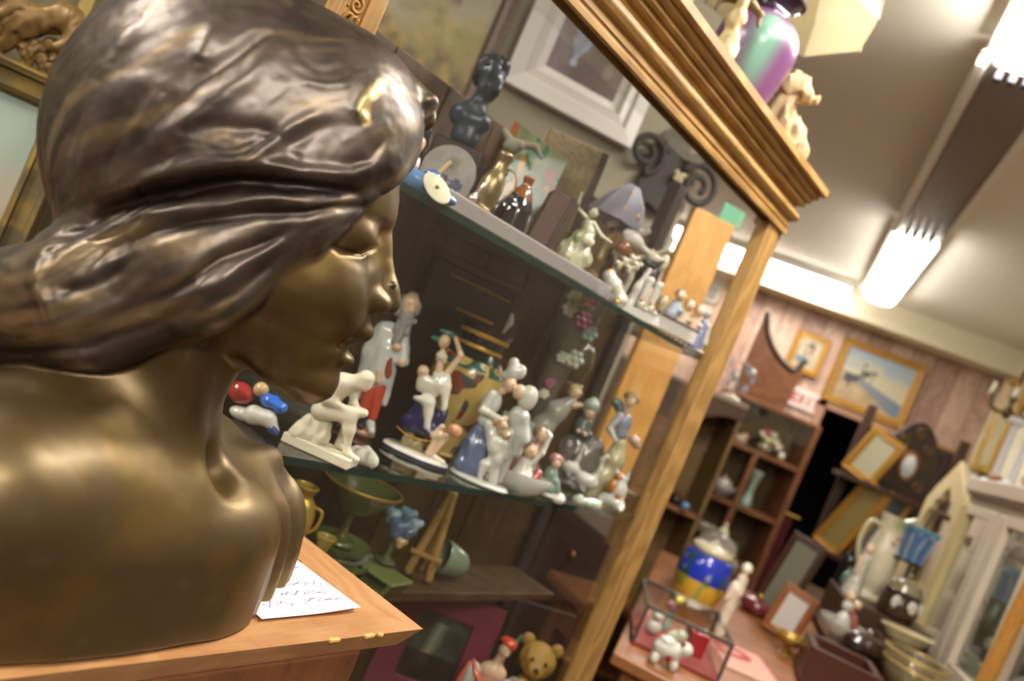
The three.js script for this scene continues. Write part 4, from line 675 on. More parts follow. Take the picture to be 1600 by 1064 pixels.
{
  const t = fig('dark_bronze_child_bust', 'dark blue-black bust of a child on a block, behind the grey dome plaque', 'bust', 0.342, 0.17, RISE);
  const dm = M(0x33414a, 0.35, 0.3);
  part('block', box(0.075, 0.092, 0.06, -0.028, 0, 0, 0.004), M(0x2a1c14, 0.5), t);
  bl(t, 'figure', [[-3, 20.6, 0, 2.1, 2.5, 2.1], [-2.6, 18.2, 0.3, 1.5], [-3, 17.2, 0, 1.1, -3.2, 15.4, 0, 1.4], [-3.4, 13.4, 0, 3.2, 2.2, 1.9], [-3, 10.6, 0, 2.2, 1.8, 1.6], [-1.5, 19.6, 1.2, 0.5], [-1.4, 18.2, 1.1, 0.6]], dm, { k: 1.0, ripple: 0.15 });
  bl(t, 'hair', [[-3.3, 21.4, -0.3, 2.3, 2.1, 2.2], [-4.6, 20, -0.2, 0.9, 1.8, 1.2], [-2, 22.2, 0.6, 1.1]], M(0x242c30, 0.4, 0.3), { k: 0.6, ripple: 0.3, freq: 1.6 });
}
{
  const t = fig('grey_dove_figurine', 'pale grey porcelain dove with spread wings under the white picture frame', 'figurine', 0.43, 0.2, RISE);
  bl(t, 'stump', [[-1, 0, 0, 1.6, -0.6, 12.4, 0, 0.9], [0.4, 3, 0, 1.1]], M(0x3a3226, 0.6), { ripple: 0.3 });
  bl(t, 'body', [[-0.6, 14, 0, 1.4, 1.1, 1.1], [0.6, 14.6, 0.3, 0.7]], M(0x7f7c68, 0.5), { k: 0.5 });
  bl(t, 'wing', [[-0.8, 14.6, -0.4, 0.8, -2.6, 16, -0.5, 0.5], [-0.2, 14.8, -0.4, 0.8, 2.8, 15.6, -0.6, 0.5], [2.8, 15.6, -0.6, 0.5, 4.4, 14.4, -0.6, 0.25]], M(0x8b8872, 0.5), { k: 0.5 });
}
{
  const t = fig('green_glass_plate', 'large green and amber painted glass plate standing behind the decanter', 'plate', 0.47, 0.23, RISE, 10 * rad);
  const tx = tex(128, 128, (u, v) => { const n = fbm(u * 6, v * 6, 5); let c = mixc(rgb(0x5e6b4a), rgb(0x8b8a66), 0.5 + n); if (n > 0.24) c = rgb(0x356a44); if (noise(u * 7, v * 7, 9) > 0.55) c = rgb(0xb88a30); if (noise(u * 7, v * 7, 14) > 0.6) c = rgb(0x8a4a28); return c; });
  const g = cm(slab([[-5.2, 0], [5.2, 0], [5.8, 17], [-4.4, 19]], 0.5, 0.1)), p = g.attributes.position, uv = g.attributes.uv; for (let i = 0; i < p.count; i++) uv.setXY(i, (p.getX(i) + 0.06) / 0.12, p.getY(i) / 0.19);
  part('plate', at(g, 0, 0, 0, 0, -0.12), M(0xffffff, 0.25, 0, { map: tx }), t);
}
{
  const t = fig('brown_leather_case', 'dark red-brown slanted leather case between the decanter and the lace lady', 'case', 0.475, 0.12, RISE, 0);
  part('case', at(cm(box(4.6, 9.5, 4, 0, 0, 0, 0.4)), 0, 0, 0, 0.2, 0, -0.12).translate(0, 0.003, 0), M(0x4a3024, 0.5), t);
  part('strap', at(cm(box(0.7, 9.7, 4.2, 0, 0, 0, 0.2)), 0.012, 0, 0, 0.2, 0, -0.12).translate(0, 0.003, 0), M(0x35221a, 0.5), t);
}
{
  const t = fig('old_brown_book', 'tall worn tan book standing at the back behind the lavender lampshade', 'book', 0.56, 0.24, SH, 6 * rad);
  part('cover', box(0.105, 0.235, 0.028, 0, 0, 0, 0.002), M(0xffffff, 0.7, 0, { map: woodTex(0x8c7c58, 0x625638, { rings: 2, n: 96 }) }), t);
  part('spine', box(0.014, 0.236, 0.031, 0.05, 0, 0, 0.004), M(0x3a3024, 0.6), t); part('page_block', box(0.1, 0.231, 0.022, -0.004, 0.0025, 0, 0), M(0xb9a980, 0.8), t);
}
{
  const t = fig('lace_lady_figurine', 'greenish white porcelain dancer with thin raised arms in a wide flared skirt', 'figurine', 0.553, 0.065, SH + 0.0);
  const c = glaze(0xaaa98c);
  bl(t, 'skirt', [[-2.8, 8.6, 0, 1.3, -3.8, 4.6, 0, 2.4], [-3.8, 4.6, 0, 2.4, -4, 3.6, 0.2, 2.6], [-2, 4.6, 0.2, 1.6]], c, { k: 0.8, ripple: 0.2, freq: 1.5 });
  bl(t, 'bodice', [[-3.2, 9.6, 0, 1.0, 1.2, 0.9], [-2.6, 8.6, 0.4, 0.8]], c);
  bl(t, 'arm', [[-3.6, 10.6, 0, 0.45, -5.8, 11.6, 0.3, 0.3], [-5.8, 11.6, 0.3, 0.3, -6.0, 14, 0.3, 0.24], [-2.6, 10.4, 0, 0.45, -0.6, 9, 0.4, 0.3], [-0.6, 9, 0.4, 0.3, 1.2, 8.6, 0.4, 0.24]], c, { k: 0.3 });
  bl(t, 'head', [[-3.1, 11.8, 0.2, 0.75, 0.9, 0.75]], c);
  bl(t, 'rose', [[-2.5, 7.4, 2.0, 0.8], [-1.8, 7.2, 1.8, 0.6], [-2.2, 8.0, 1.7, 0.5]], glaze(0xd8d0b8), { k: 0.2 });
  bl(t, 'leaf', [[-4.0, 7.0, 1.9, 0.4, 1.1, 0.25]], glaze(0x6d8a4c));
  bl(t, 'leg', [[-5.4, 2.6, 0.4, 0.4, -5.3, 0.4, 0.4, 0.34], [-1.6, 3.2, 0.4, 0.5, -1.0, 0.4, 0.6, 0.36]], glaze(0x9b957e)); bl(t, 'foot_base', [[-3.2, 0.35, 0.4, 3, 0.35, 1.6]], glaze(0x9b957e));
}
{
  const t = fig('lavender_shade_lamp', 'small boudoir lamp with a pale lavender faceted shade and gilt studs', 'lamp', 0.712, 0.14, SH);
  const g = lathe([[1.2, 0.4], [3.5, -2.2], [5.7, -7.0], [5.5, -7.05], [3.3, -2.3], [1.1, 0.2]], 8);
  const sh = part('shade', toCreasedNormals(cm(g), 0.3).rotateZ(-0.12).translate(-0.022, 0.218, 0), M(0xb4b4c8, 0.6, 0, { transmission: 0.3 }), t, 'lavender glass shade');
  part('stud', cm(merge([[-2.4, 20.4, 2.7], [-2.7, 17.0, 4.5], [0.2, 16.8, 4.0]].map(p => new THREE.SphereGeometry(0.45, 10, 8).scale(0.8, 1.3, 0.6).translate(...p)))), gilt(0xd0b878), sh);
  bl(t, 'stem', [[-2.6, 22, 0, 0.4, -2.8, 14.6, 0, 0.4], [-2.8, 14.6, 0, 0.6, -3.2, 8, 0, 0.8], [-3.2, 4.6, 0, 1.3, -3.2, 0.8, 0, 2.0]], glaze(0xb09c62), { ripple: 0.12, freq: 2 });
  bl(t, 'flower_rim', [[-3.2, 14.6, 2.6, 0.9], [-3.9, 14.0, 2.4, 0.6], [1.6, 14.8, 2.4, 1.0], [2.8, 15.4, 2.2, 0.6], [0.6, 14.4, 2.8, 0.7]], porc, { k: 0.4 });
}
{
  const t = fig('porcelain_bird_group', 'white porcelain birds with modelled flowers on a brown branch stump', 'figurine', 0.672, 0.1, SH);
  bl(t, 'stump', [[-1.0, 0.8, 0, 3.0, 0.8, 1.8], [-0.8, 2, 0, 2.2, -0.8, 8.6, 0, 1.9], [-0.8, 8.6, 0, 1.9, 0.6, 10, 0, 1.0], [0.8, 3, 0.3, 1.4]], glaze(0x4e3c26), { k: 0.8, ripple: 0.3 });
  bl(t, 'bird', [[0.2, 12.4, 0.4, 1.9, 1.2, 1.1], [-1.2, 13, 0.5, 0.7], [1.6, 12, 0.2, 0.7, 3.6, 11.4, 0.1, 0.35], [-0.2, 13, 0.6, 1.3, 0.8, 0.8]], porc, { k: 0.5 });
  for (const [x, y] of [[1.5, 9.2], [0.4, 8.3], [2.4, 8.4], [-0.4, 7.4], [1.4, 7.4]]) bl(t, 'flower', [[x, y, 1.8, 0.55], [x + 0.5, y + 0.4, 1.8, 0.45], [x - 0.5, y + 0.3, 1.8, 0.45], [x, y - 0.5, 1.9, 0.4]], glaze(0xbdb69c), { k: 0.2 });
  bl(t, 'brown_bird', [[-0.8, 10.2, 1.6, 1.2, 1.3, 0.9]], glaze(0x7a4c30));
}
{
  const t = fig('branch_candelabrum', 'white porcelain candelabrum of crossing branches with white petals and black sprays', 'candelabrum', 0.749, 0.115, SH);
  bl(t, 'stem', [[-1.6, 0.6, 0, 2.0, 0.6, 1.5], [-1.4, 0.8, 0, 0.8, -0.8, 7, 0, 0.6], [-0.8, 7, 0, 0.6, -1.0, 11.2, 0, 0.5], [-2.4, 9.2, 0.4, 0.6, -0.2, 11.4, 0.4, 0.5], [-0.2, 11.4, 0.4, 0.5, 3.2, 14.2, 0.2, 0.42], [3.2, 14.2, 0.2, 0.42, 2.8, 18.6, 0, 0.36], [3.2, 14.2, 0.2, 0.4, 3.6, 16.4, 0.4, 0.3]], glaze(0xbdb8a0), { k: 0.4 });
  bl(t, 'petal', [[1.5, 12, 1.2, 1.5, 0.8, 0.6], [3.6, 12, 1.0, 0.8, 1.5, 0.6], [0.8, 12.6, 1.0, 0.8]], glaze(0xd6d0b4), { k: 0.4 });
  bl(t, 'black_spray', [[0.2, 11, 1.4, 0.4, 2.0, 10.4, 1.4, 0.5], [2.0, 10.4, 1.4, 0.5, 3.4, 12, 1.4, 0.3], [3.0, 10, 1.2, 0.7, 3.2, 7.4, 1.2, 0.5]], M(0x20242c, 0.2), { k: 0.3 });
  bl(t, 'lilac_bud', [[2.6, 9.2, 1.5, 0.7, 1.1, 0.5], [1.2, 8.4, 1.2, 0.5, 1.2, 0.5]], glaze(0x5a4a50));
}
{
  const t = fig('pair_of_boots_figurine', 'pair of slim white porcelain boots with gilt trim on a ribbed white base', 'figurine', 0.708, 0.04, SH, 0.05);
  const base = [[0, 0, 1.9], [0, 0.55, 1.6], [0, 1.1, 1.35]]; void base;
  for (const [w, y, d] of [[8.0, 0, 3.4], [7.6, 0.55, 3.0], [7.2, 1.1, 2.6]]) part('base_step', at(cm(box(w, 0.56, d, 0, y, 0, 0.1)), -0.014, 0.001, 0), porc, t);
  for (const [x, y] of [[-1.4, 7.0], [0.3, 6.8]]) { const b = bl(t, 'boot', [[x, y, 0, 0.7, x - 0.2, 3.0, 0.2, 0.62], [x - 0.2, 2.6, 0.3, 0.62, x + 0.9, 2.1, 1.2, 0.42], [x + 0.1, y, 0, 0.66]], porc, { k: 0.35, cell: 0.14 }); bl(b, 'gilt_trim', [[x - 0.3, 3.4, 0.9, 0.32], [x + 0.5, 2.6, 1.2, 0.3]], gilt(0xc79d48)); }
  bl(t, 'stump', [[-3.2, 2, 0, 0.9, -3.0, 5.2, 0, 0.6], [-3, 5, 0, 0.6, -2.2, 8.6, 0, 0.4]], porc, { ripple: 0.1 });
}
{
  const t = fig('reclining_white_vase', 'white porcelain slipper vase with gilt tip leaning left of the boots', 'ornament', 0.632, 0.055, SH);
  bl(t, 'vase', [[-2.5, 4.4, 0, 1.1, -1.2, 3.2, 0, 1.35], [-1.2, 3.2, 0, 1.35, 0.7, 1.6, 0, 1.1], [0.7, 1.4, 0, 1.2, 0.7, 0.7, 0, 1.0]], glaze(0xc6c4b4), { k: 0.5 });
  bl(t, 'gilt_tip', [[-2.7, 5.0, 0.3, 0.55], [0.2, 1.0, 1.1, 0.4]], gilt(0xd8a850), { k: 0.2 });
}
for (const [u, v, s] of [[0.545, 0.035, 1], [0.575, 0.04, 0.85]]) {
  const t = fig('crystal_dish', s === 1 ? 'clear cut crystal dish glinting at the front edge, left of the slipper vase' : 'small clear crystal saucer between the glinting crystal dish and the slipper vase', 'dish', u, v, SH);
  part('bowl', toCreasedNormals(cm(lathe([[0, 0.3], [1.2, 0.3], [1.9, 1.6], [2.2, 1.6], [1.6, 0], [0, 0]], 12).scale(s, s, s)), 0.2), M(0xffffff, 0.02, 0, { transmission: 0.85, thickness: 0, ior: 1.6 }), t);
}
{
  const t = fig('piano_children_figurine', 'porcelain group of three children at a white piano with brown lid', 'figurine', 0.835, 0.045, SH, 0.1);
  part('piano_case', at(cm(box(8.4, 2.4, 3, 0, 0.4, 0, 0.15)), -0.008, 0.004, 0, 0, 0, -0.04), porc, t);
  part('lid', at(cm(box(9, 0.35, 3.4, 0, 0, 0, 0.12)), -0.008, 0.0325, 0, 0, 0, -0.05), glaze(0x4a302a), t, 'dark brown lid');
  part('foot_bead', [...Array(8)].map((_, i) => cm(new THREE.SphereGeometry(0.3, 8, 6).translate(-4.4 + i * 1.0, 0.3, 1.45))), glaze(0x3e4a78), t);
  for (const [x, y, c, h] of [[-1.8, 8.0, 0x9fb0c0, 0x9c8a90], [0.5, 7.0, 0xc9b49a, 0xa58a70], [2.6, 6.9, 0xc8a488, 0xb08e76]]) {
    const b = bl(t, 'child', [[x - 0.1, y - 2.2, -0.4, 1.1, 1.5, 0.9], [x - 0.3, y - 3.6, -0.3, 1.3, 1.1, 1.0], [x + 0.9, y - 2.6, 0.5, 0.5]], glaze(c), { k: 0.6 });
    bl(b, 'head', [[x, y, 0, 0.9, 1.0, 0.9]], skinP); bl(b, 'hair', [[x - 0.1, y + 0.4, -0.3, 1.0, 0.9, 0.9]], glaze(h));
  }
  bl(t, 'vase', [[-4.3, 5.6, -0.4, 1.0, 1.5, 0.9], [-4.3, 4.2, -0.4, 0.6]], glaze(0xb4a488));
}
{
  const t = fig('blue_lady_figurine', 'slim blue and white porcelain lady at the right end of the top shelf', 'figurine', 0.902, 0.032, SH);
  bl(t, 'gown', [[-0.4, 5, 0, 0.9, 1.3, 0.8], [-0.4, 3.4, 0, 1.1, -0.4, 0.9, 0, 1.5]], glaze(0x6878a6), { k: 0.6, ripple: 0.12 });
  bl(t, 'cloak', [[0.9, 4.6, -0.3, 0.6, 1.1, 2.2, -0.2, 0.7], [0.5, 5.4, -0.2, 0.7]], porc, { k: 0.5 });
  bl(t, 'head', [[-0.5, 7.3, 0, 0.75, 0.85, 0.75]], glaze(0x8a9cae)); bl(t, 'base', [[0, 0.4, 0.2, 1.9, 0.4, 1.2]], porc);
}
// ------------------------------------------------------------------ half shelf and lowest shelf, and what stands on top of the cabinet
const HALF = 1.194, LOW = SHELF[0];
const oliveGlass = M(0x7f8c4c, 0.12, 0, { transmission: 0.45, thickness: 0, clearcoat: 0.6 });
{
  const t = fig('green_glass_box', 'long pale green glass box dish with a moulded rim, near the edge of the dresser', 'dish', 0.455, 0.155, HALF, -0.5);
  part('dish', cm(slab([[-5, 0], [5, 0], [6, 2.2], [5.4, 2.2], [4.6, 0.5], [-4.6, 0.5], [-5.4, 2.2], [-6, 2.2]], 5, 0.1)).translate(0, 0.001, -0.025), oliveGlass, t);
  part('rim', at(cm(box(12.4, 0.5, 5.8, 0, 2.2, 0, 0.2)), 0, 0, 0), M(0x93a060, 0.15, 0, { transmission: 0.3 }), t);
}
{
  const t = fig('green_glass_plates', 'stack of olive green glass plates behind the pale green box dish', 'plates', 0.385, 0.172, HALF); t.scale.setScalar(0.72);
  for (let i = 0; i < 4; i++) part('plate', at(cm(lathe([[0, 0.4], [5, 0.4], [8 - i * 0.5, 1.8], [8.2 - i * 0.5, 1.7], [5.2, 0], [0, 0]], 32)), 0.002 * (i % 2), 0.001 + i * 0.019, 0, i), i === 2 ? M(0xa8a898, 0.15, 0, { transmission: 0.3 }) : oliveGlass, t);
}
{
  const t = fig('gilt_urn', 'yellow gilt urn on a foot just right of the bust’s draped shoulder', 'urn', 0.285, 0.17, HALF);
  part('urn', cm(lathe([[0, 0], [2.2, 0], [2.3, 0.5], [0.9, 1.4], [0.8, 3.6], [2.2, 5], [2.8, 8], [2.4, 10.5], [1.4, 11.8], [1.9, 13], [1.6, 13.1], [1.1, 11.8], [0, 11.6]], 28, 60)), gilt(0xc4a048), t);
  for (const s of [-1, 1]) part('handle', cm(tube([[s * 2.0, 10.6, 0], [s * 3.4, 10.4, 0], [s * 3.4, 8, 0], [s * 2.6, 7, 0]], 0.25)), gilt(0xc4a048), t);
}
{
  const t = fig('dark_green_bowl', 'dark olive footed bowl with a gilt rim under the middle glass shelf', 'bowl', 0.387, 0.172, HALF + 0.05); t.scale.setScalar(0.85);
  part('bowl', cm(lathe([[0, 0], [2.6, 0], [2.4, 0.6], [1, 1.4], [1, 6], [3, 7.2], [7, 11], [7.2, 11], [3.4, 6.6], [1.6, 5.8]], 32, 50)), M(0x5c5e34, 0.2, 0, { clearcoat: 0.7 }), t);
  part('rim', cm(new THREE.TorusGeometry(7.1, 0.25, 8, 40).rotateX(Math.PI / 2).translate(0, 11, 0)), gilt(0xb48a44), t);
}
{
  const t = fig('blue_flower_cluster', 'cluster of slate blue porcelain blossoms and shells on a green stem', 'ornament', 0.475, 0.155, HALF + 0.0285);
  bl(t, 'stem', [[0, 0.5, 0, 1.8, 0.5, 1.5], [0, 0.6, 0, 0.5, 0.2, 4.6, 0, 0.5]], M(0x59603a, 0.4));
  for (const [x, y, z, r, c] of [[0, 6.4, 0.6, 1.7, 0x57708c], [-1.6, 7.6, 0.3, 1.3, 0x8ea2ae], [1.6, 6, 0.4, 1.2, 0x4a607a], [0.6, 8.4, 0, 1.3, 0x6b8299], [2.2, 7.6, 0.2, 1.1, 0x8fa4ae], [1.2, 4.4, 1, 0.9, 0xc0a070]]) bl(t, 'blossom', [[x, y, z, r * 0.8], [x + r * 0.6, y + r * 0.3, z, r * 0.6], [x - r * 0.6, y + r * 0.3, z, r * 0.6], [x, y - r * 0.6, z + 0.2, r * 0.6]], glaze(c), { k: 0.3 });
}
{
  const t = fig('green_soap_dish', 'small pale green cup lying on its side by the wooden easel', 'cup', 0.665, 0.17, HALF);
  part('cup', at(cm(lathe([[0, 0], [1.6, 0], [2.6, 2], [3, 5], [2.8, 5], [2.3, 2.2], [1.4, 0.4], [0, 0.4]], 24, 30)), 0.015, 0.028, 0, 0.4, 0.3, 1.4), glaze(0x74806a), t);
}
{
  const t = fig('small_easel', 'little honey coloured wooden easel standing on the half shelf', 'easel', 0.575, 0.165, HALF);
  for (const [x, l] of [[-1.8, 0.1], [1.8, -0.1]]) part('leg', cm(tube([[x, 0.9, 0.6], [x + l * 16, 15, -0.6]], 0.85, { seg: 6 })), wood(oak, 0.5), t);
  part('leg', cm(tube([[0, 0.7, -3.6], [0, 14, -0.7]], 0.6, { seg: 6 })), wood(oak, 0.5), t); part('ledge', cm(box(5.4, 0.6, 1.6, 0, 4, 0.8, 0.1)), wood(oak, 0.5), t);
}
{
  const t = fig('maroon_framed_photo', 'dark photograph in a wide maroon frame standing on the lowest shelf', 'picture', 0.73, 0.19, LOW, 0.12);
  const ph = tex(96, 128, (u, v) => { let c = mixc(rgb(0x4c5240), rgb(0x2a2c22), 0.5 + fbm(u * 6, v * 6)); const d = Math.abs(u - 0.42 - (v - 0.5) * 0.2); if (d < 0.13 && v > 0.25 && v < 0.85) c = mixc(rgb(0x8a8c74), c, d * 6); if (v < 0.4) c = mixc(c, rgb(0x17120f), 0.7); return c; });
  const W = 20, H = 22, b = 4.6, tl = (pts) => at(cm(slab(pts, 1.4, 0.2)), 0, 0.002, 0, 0, -0.1), mr = M(0x6e2433, 0.45);
  for (const q of [[[-W / 2, 0], [W / 2, 0], [W / 2 - b, b], [-W / 2 + b, b]], [[-W / 2, H], [-W / 2 + b, H - b], [W / 2 - b, H - b], [W / 2, H]], [[-W / 2, 0], [-W / 2 + b, b], [-W / 2 + b, H - b], [-W / 2, H]], [[W / 2, 0], [W / 2, H], [W / 2 - b, H - b], [W / 2 - b, b]]]) part('frame_rail', tl(q), mr, t);
  part('photo', at(cm(new THREE.PlaneGeometry(W - 2 * b + 0.4, H - 2 * b + 0.4).translate(0, H / 2, 0.7)), 0, 0.002, 0, 0, -0.1), M(0xffffff, 0.3, 0, { map: ph }), t);
}
{
  const t = fig('orange_hat_figurine', 'figurine of a bare-shouldered woman in an orange cap and a white shawl edged with orange', 'figurine', 0.785, 0.09, LOW);
  bl(t, 'skirt', [[0, 2, 0, 4.4, 2, 3], [0, 5, 0, 3.6, 3, 2.4]], glaze(0x2c2a26), { k: 1 });
  bl(t, 'torso', [[0, 12.6, 0, 2.6, 1.8, 1.6], [-0.2, 9.6, 0, 2.4, 2.4, 1.6], [0.1, 14, 0, 0.9, 0.3, 15.8, 0.1, 0.85]], skinP, { k: 0.8 });
  bl(t, 'head', [[0.5, 17.2, 0.2, 1.25, 1.5, 1.3], [0.8, 16.8, 1.4, 0.3]], skinP, { k: 0.4 }); face(t, 0.5, 17.2, 0.2, 1.3, 0.3); bl(t, 'hair', [[0.2, 17.6, -0.5, 1.3, 1.4, 1.2]], black);
  bl(t, 'cap', [[0.6, 18.8, 0.1, 1.6, 0.75, 1.5], [1.4, 18.3, 0.9, 0.6]], glaze(0xc4482a)); bl(t, 'feather', [[1.8, 19, 0, 0.4, 2.2, 20.6, 0, 0.2]], glaze(0x4e8a68));
  bl(t, 'shawl', [[-3.4, 10, 0.6, 1.5, 3.4, 1.3], [3.2, 9.6, 0.4, 1.4, 3.0, 1.2], [0.2, 7.4, 1.4, 2.8, 2.2, 1.0], [-4.2, 12, 0, 0.8]], porc, { k: 0.9 });
  part('orange_border', cm(tube([[-4.0, 13.4, 0.7], [-2.9, 11.9, 1.7], [-0.4, 10.2, 2.5], [2.0, 10.8, 2.1], [4.2, 12.6, 0.8]], [0.35, 0.6, 0.8, 0.6, 0.4])), glaze(0xd0603a), t);
  part('orange_border', cm(tube([[-4.6, 12.6, 0.6], [-5.2, 9.6, 0.9], [-5.0, 6.4, 1.0]], 0.4)), glaze(0xd0603a), t);
  bl(t, 'dark_fan', [[-1.2, 7.2, 2.2, 1.4, 2.2, 0.6]], black); bl(t, 'grey_sleeve', [[4.4, 10.8, -0.8, 1.6, 2.2, 1.2]], greyP);
}
{
  const t = fig('golden_bear', 'seated golden yellow plush-like bear figure beside the right stile of the cabinet', 'figurine', 0.86, 0.06, LOW);
  const c = M(0x9c7c34, 0.6);
  bl(t, 'body', [[0, 8, 0, 3.6, 5, 3], [-2.4, 2.6, 1.4, 2, 2.4, 2], [2.4, 2.6, 1.4, 2, 2.4, 2], [-3.6, 9, 1, 1.3, -4.6, 5.6, 2, 1.1], [3.6, 9, 1, 1.3, 4.6, 5.6, 2, 1.1]], c, { k: 1.4, ripple: 0.2 });
  bl(t, 'head', [[0, 16.4, 0.3, 3.6, 3.3, 3.2], [0, 15.4, 2.8, 1.5]], c, { k: 0.9, ripple: 0.15 }); for (const s of [-1, 1]) part('eye', cm(new THREE.SphereGeometry(0.4, 8, 6).translate(s * 1.3, 17.2, 3.2)), eyeMat, t); part('muzzle_tip', cm(new THREE.SphereGeometry(0.5, 8, 6).translate(0, 15.9, 4.2)), eyeMat, t); for (const s of [-1, 1]) bl(t, 'ear', [[s * 2.9, 19.2, 0, 1.3, 1.3, 0.7]], c);
  bl(t, 'bow', [[-1.2, 12.6, 2.8, 1.1, 0.7, 0.6], [1.2, 12.6, 2.8, 1.1, 0.7, 0.6], [0, 12.5, 3, 0.5]], M(0xc9a45a, 0.6), { k: 0.3 });
}
{
  const t = thing('dark_wooden_clock', 'dark wooden mantel box with gilt bars standing behind the big painted vase', 'clock', inCab(0.5, 0.236, S), CAB_TURN);
  part('case', at(cm(box(21, 29, 2, 0, 0, 0, 0.4)), 0, 0, 0), M(0x1c150c, 0.4), t);
  for (const [y, w, c, x] of [[27.2, 15, 0x8c7c56, 1], [22.6, 9, 0xb88c3a, 2], [20.4, 5, 0xa89a84, 3]]) part('bar', cm(tube([[x - w / 2, y, 1.1], [x + w / 2, y, 1.1]], 0.3, { seg: 6 })), gilt(c), t);
  part('moulding', at(cm(box(22, 1.2, 2.4, 0, 29, 0, 0.3)), 0, 0, 0), M(0x43301a, 0.4), t);
}
for (const [n, l, u, v, prof, mat] of [
  ['olive_candy_dish', 'little olive glass candy dish at the front of the half shelf', 0.36, 0.128, [[0, 0], [1.6, 0], [0.5, 0.8], [0.5, 1.6], [2.6, 2.6], [3.0, 3.8], [2.7, 3.8], [2, 2.8], [0, 2]], oliveGlass],
  ['amber_glass_vase', 'small amber glass vase between the gilt urn and the stacked plates', 0.325, 0.135, [[0, 0], [1.4, 0], [1.8, 2], [0.8, 5], [1.5, 7.4], [1.2, 7.4], [0.5, 5], [0, 4]], M(0xb09a48, 0.1, 0, { transmission: 0.4, thickness: 0, clearcoat: 0.6 })],
]) { const t = fig(n, l, n.endsWith('vase') ? 'vase' : 'dish', u, v, HALF); part('body', cm(lathe(prof, 24, 40)), mat, t); part('foot_ring', cm(new THREE.TorusGeometry(1.4, 0.18, 6, 24).rotateX(Math.PI / 2).translate(0, 0.18, 0)), mat, t); }
// on top of the cabinet
const CT = 2.114;
{
  const t = thing('iridescent_vase', 'purple and green iridescent glass vase with a dark flared neck on the oak cabinet', 'vase', inCab(0.775, 0.09, CT), VIEW);
  const prof = spline([[0.02, 0], [0.04, 0.004], [0.042, 0.02], [0.055, 0.06], [0.07, 0.12], [0.076, 0.16], [0.068, 0.192], [0.047, 0.212]], 40);
  const tx = tex(256, 128, (u, v) => { const n = cyc((x, y) => noise(x * 9, y * 1.5, 2), u, v, 1, 9), m = cyc((x, y) => noise(x * 5, y * 2.5, 7), u, v, 1, 9); let c = mixc(rgb(0x5a3a62), rgb(0x7c4a70), 0.5 + m * 0.6); c = mixc(c, rgb(0x6f9a86), clamp(n * 1.5 - 0.1) * smooth(0.2, 0.55, v) * smooth(0.98, 0.8, v)); return mixc(c, rgb(0x3c2a5a), smooth(0.45, 0.1, v)); });
  part('body', new THREE.LatheGeometry(prof.map(p => new THREE.Vector2(p[0], p[1])), 48), M(0xffffff, 0.3, 0.1, { map: tx, clearcoat: 0.5, clearcoatRoughness: 0.2 }), t);
  part('neck', lathe([[0.047, 0.212], [0.039, 0.22], [0.038, 0.232], [0.054, 0.25], [0.059, 0.252], [0.054, 0.256], [0.032, 0.238], [0.03, 0.214]], 40, 40), M(0x3a2c3e, 0.1, 0.4, { clearcoat: 1 }), t, 'dark flared neck');
}
{
  const t = thing('table_lamp', 'table lamp with a faceted cream glass shade standing behind the iridescent vase', 'lamp', inCab(0.925, 0.15, CT), VIEW);
  part('base', lathe([[0, 0], [0.045, 0], [0.046, 0.012], [0.02, 0.03], [0.012, 0.06], [0.018, 0.12], [0.009, 0.2], [0.008, 0.55]], 24, 50), M(0x2a221c, 0.4, 0.5), t, 'dark metal stem');
  const s = part('shade', toCreasedNormals(lathe([[0.06, 0.54], [0.07, 0.54], [0.16, 0.40], [0.178, 0.325], [0.174, 0.325], [0.156, 0.395], [0.065, 0.534]], 8), 0.2).rotateY(0.2), M(0xece6d2, 0.9, 0, { transmission: 0.55, thickness: 0 }), t, 'cream glass shade');
  for (let i = 0; i < 8; i++) { const a = i / 8 * 6.2832 + 0.2, c = Math.sin(a), k = Math.cos(a); part('lead_strip', tube([[0.07 * c, 0.54, 0.07 * k], [0.161 * c, 0.4, 0.161 * k], [0.179 * c, 0.325, 0.179 * k]], 0.002, { seg: 5 }), M(0x5a4e38, 0.5, 0.5), s); }
}
{
  const t = thing('plaster_animal', 'rough beige plaster animal seated at the right end of the cabinet top', 'sculpture', inCab(0.915, 0.04, CT), VIEW); t.scale.setScalar(1.3);
  bl(t, 'body', [[0.2, 2.2, 0, 3.0, 2.2, 2.3], [1.8, 3.0, 0.6, 1.9, 2.2, 1.6], [-1.2, 5.4, 0, 2.6, 3.0, 2.2], [0.6, 6.2, 0.4, 1.6, 1.6, 1.4], [-1.8, 8.8, 0, 2.1, 2.2, 1.9]], M(0x9c8664, 0.85), { k: 1.0, ripple: 0.75, freq: 1.1 });
  bl(t, 'head', [[-1.6, 11.6, 0.2, 2.5, 2.0, 2.0], [0.6, 11.2, 0.5, 1.5, 1.1, 1.2], [-3.4, 11.4, -0.4, 1.3], [-1.2, 13.2, 0, 1.3, 0.9, 1.2]], M(0xa58e6a, 0.85), { k: 0.9, ripple: 0.65, freq: 1.3 });
}
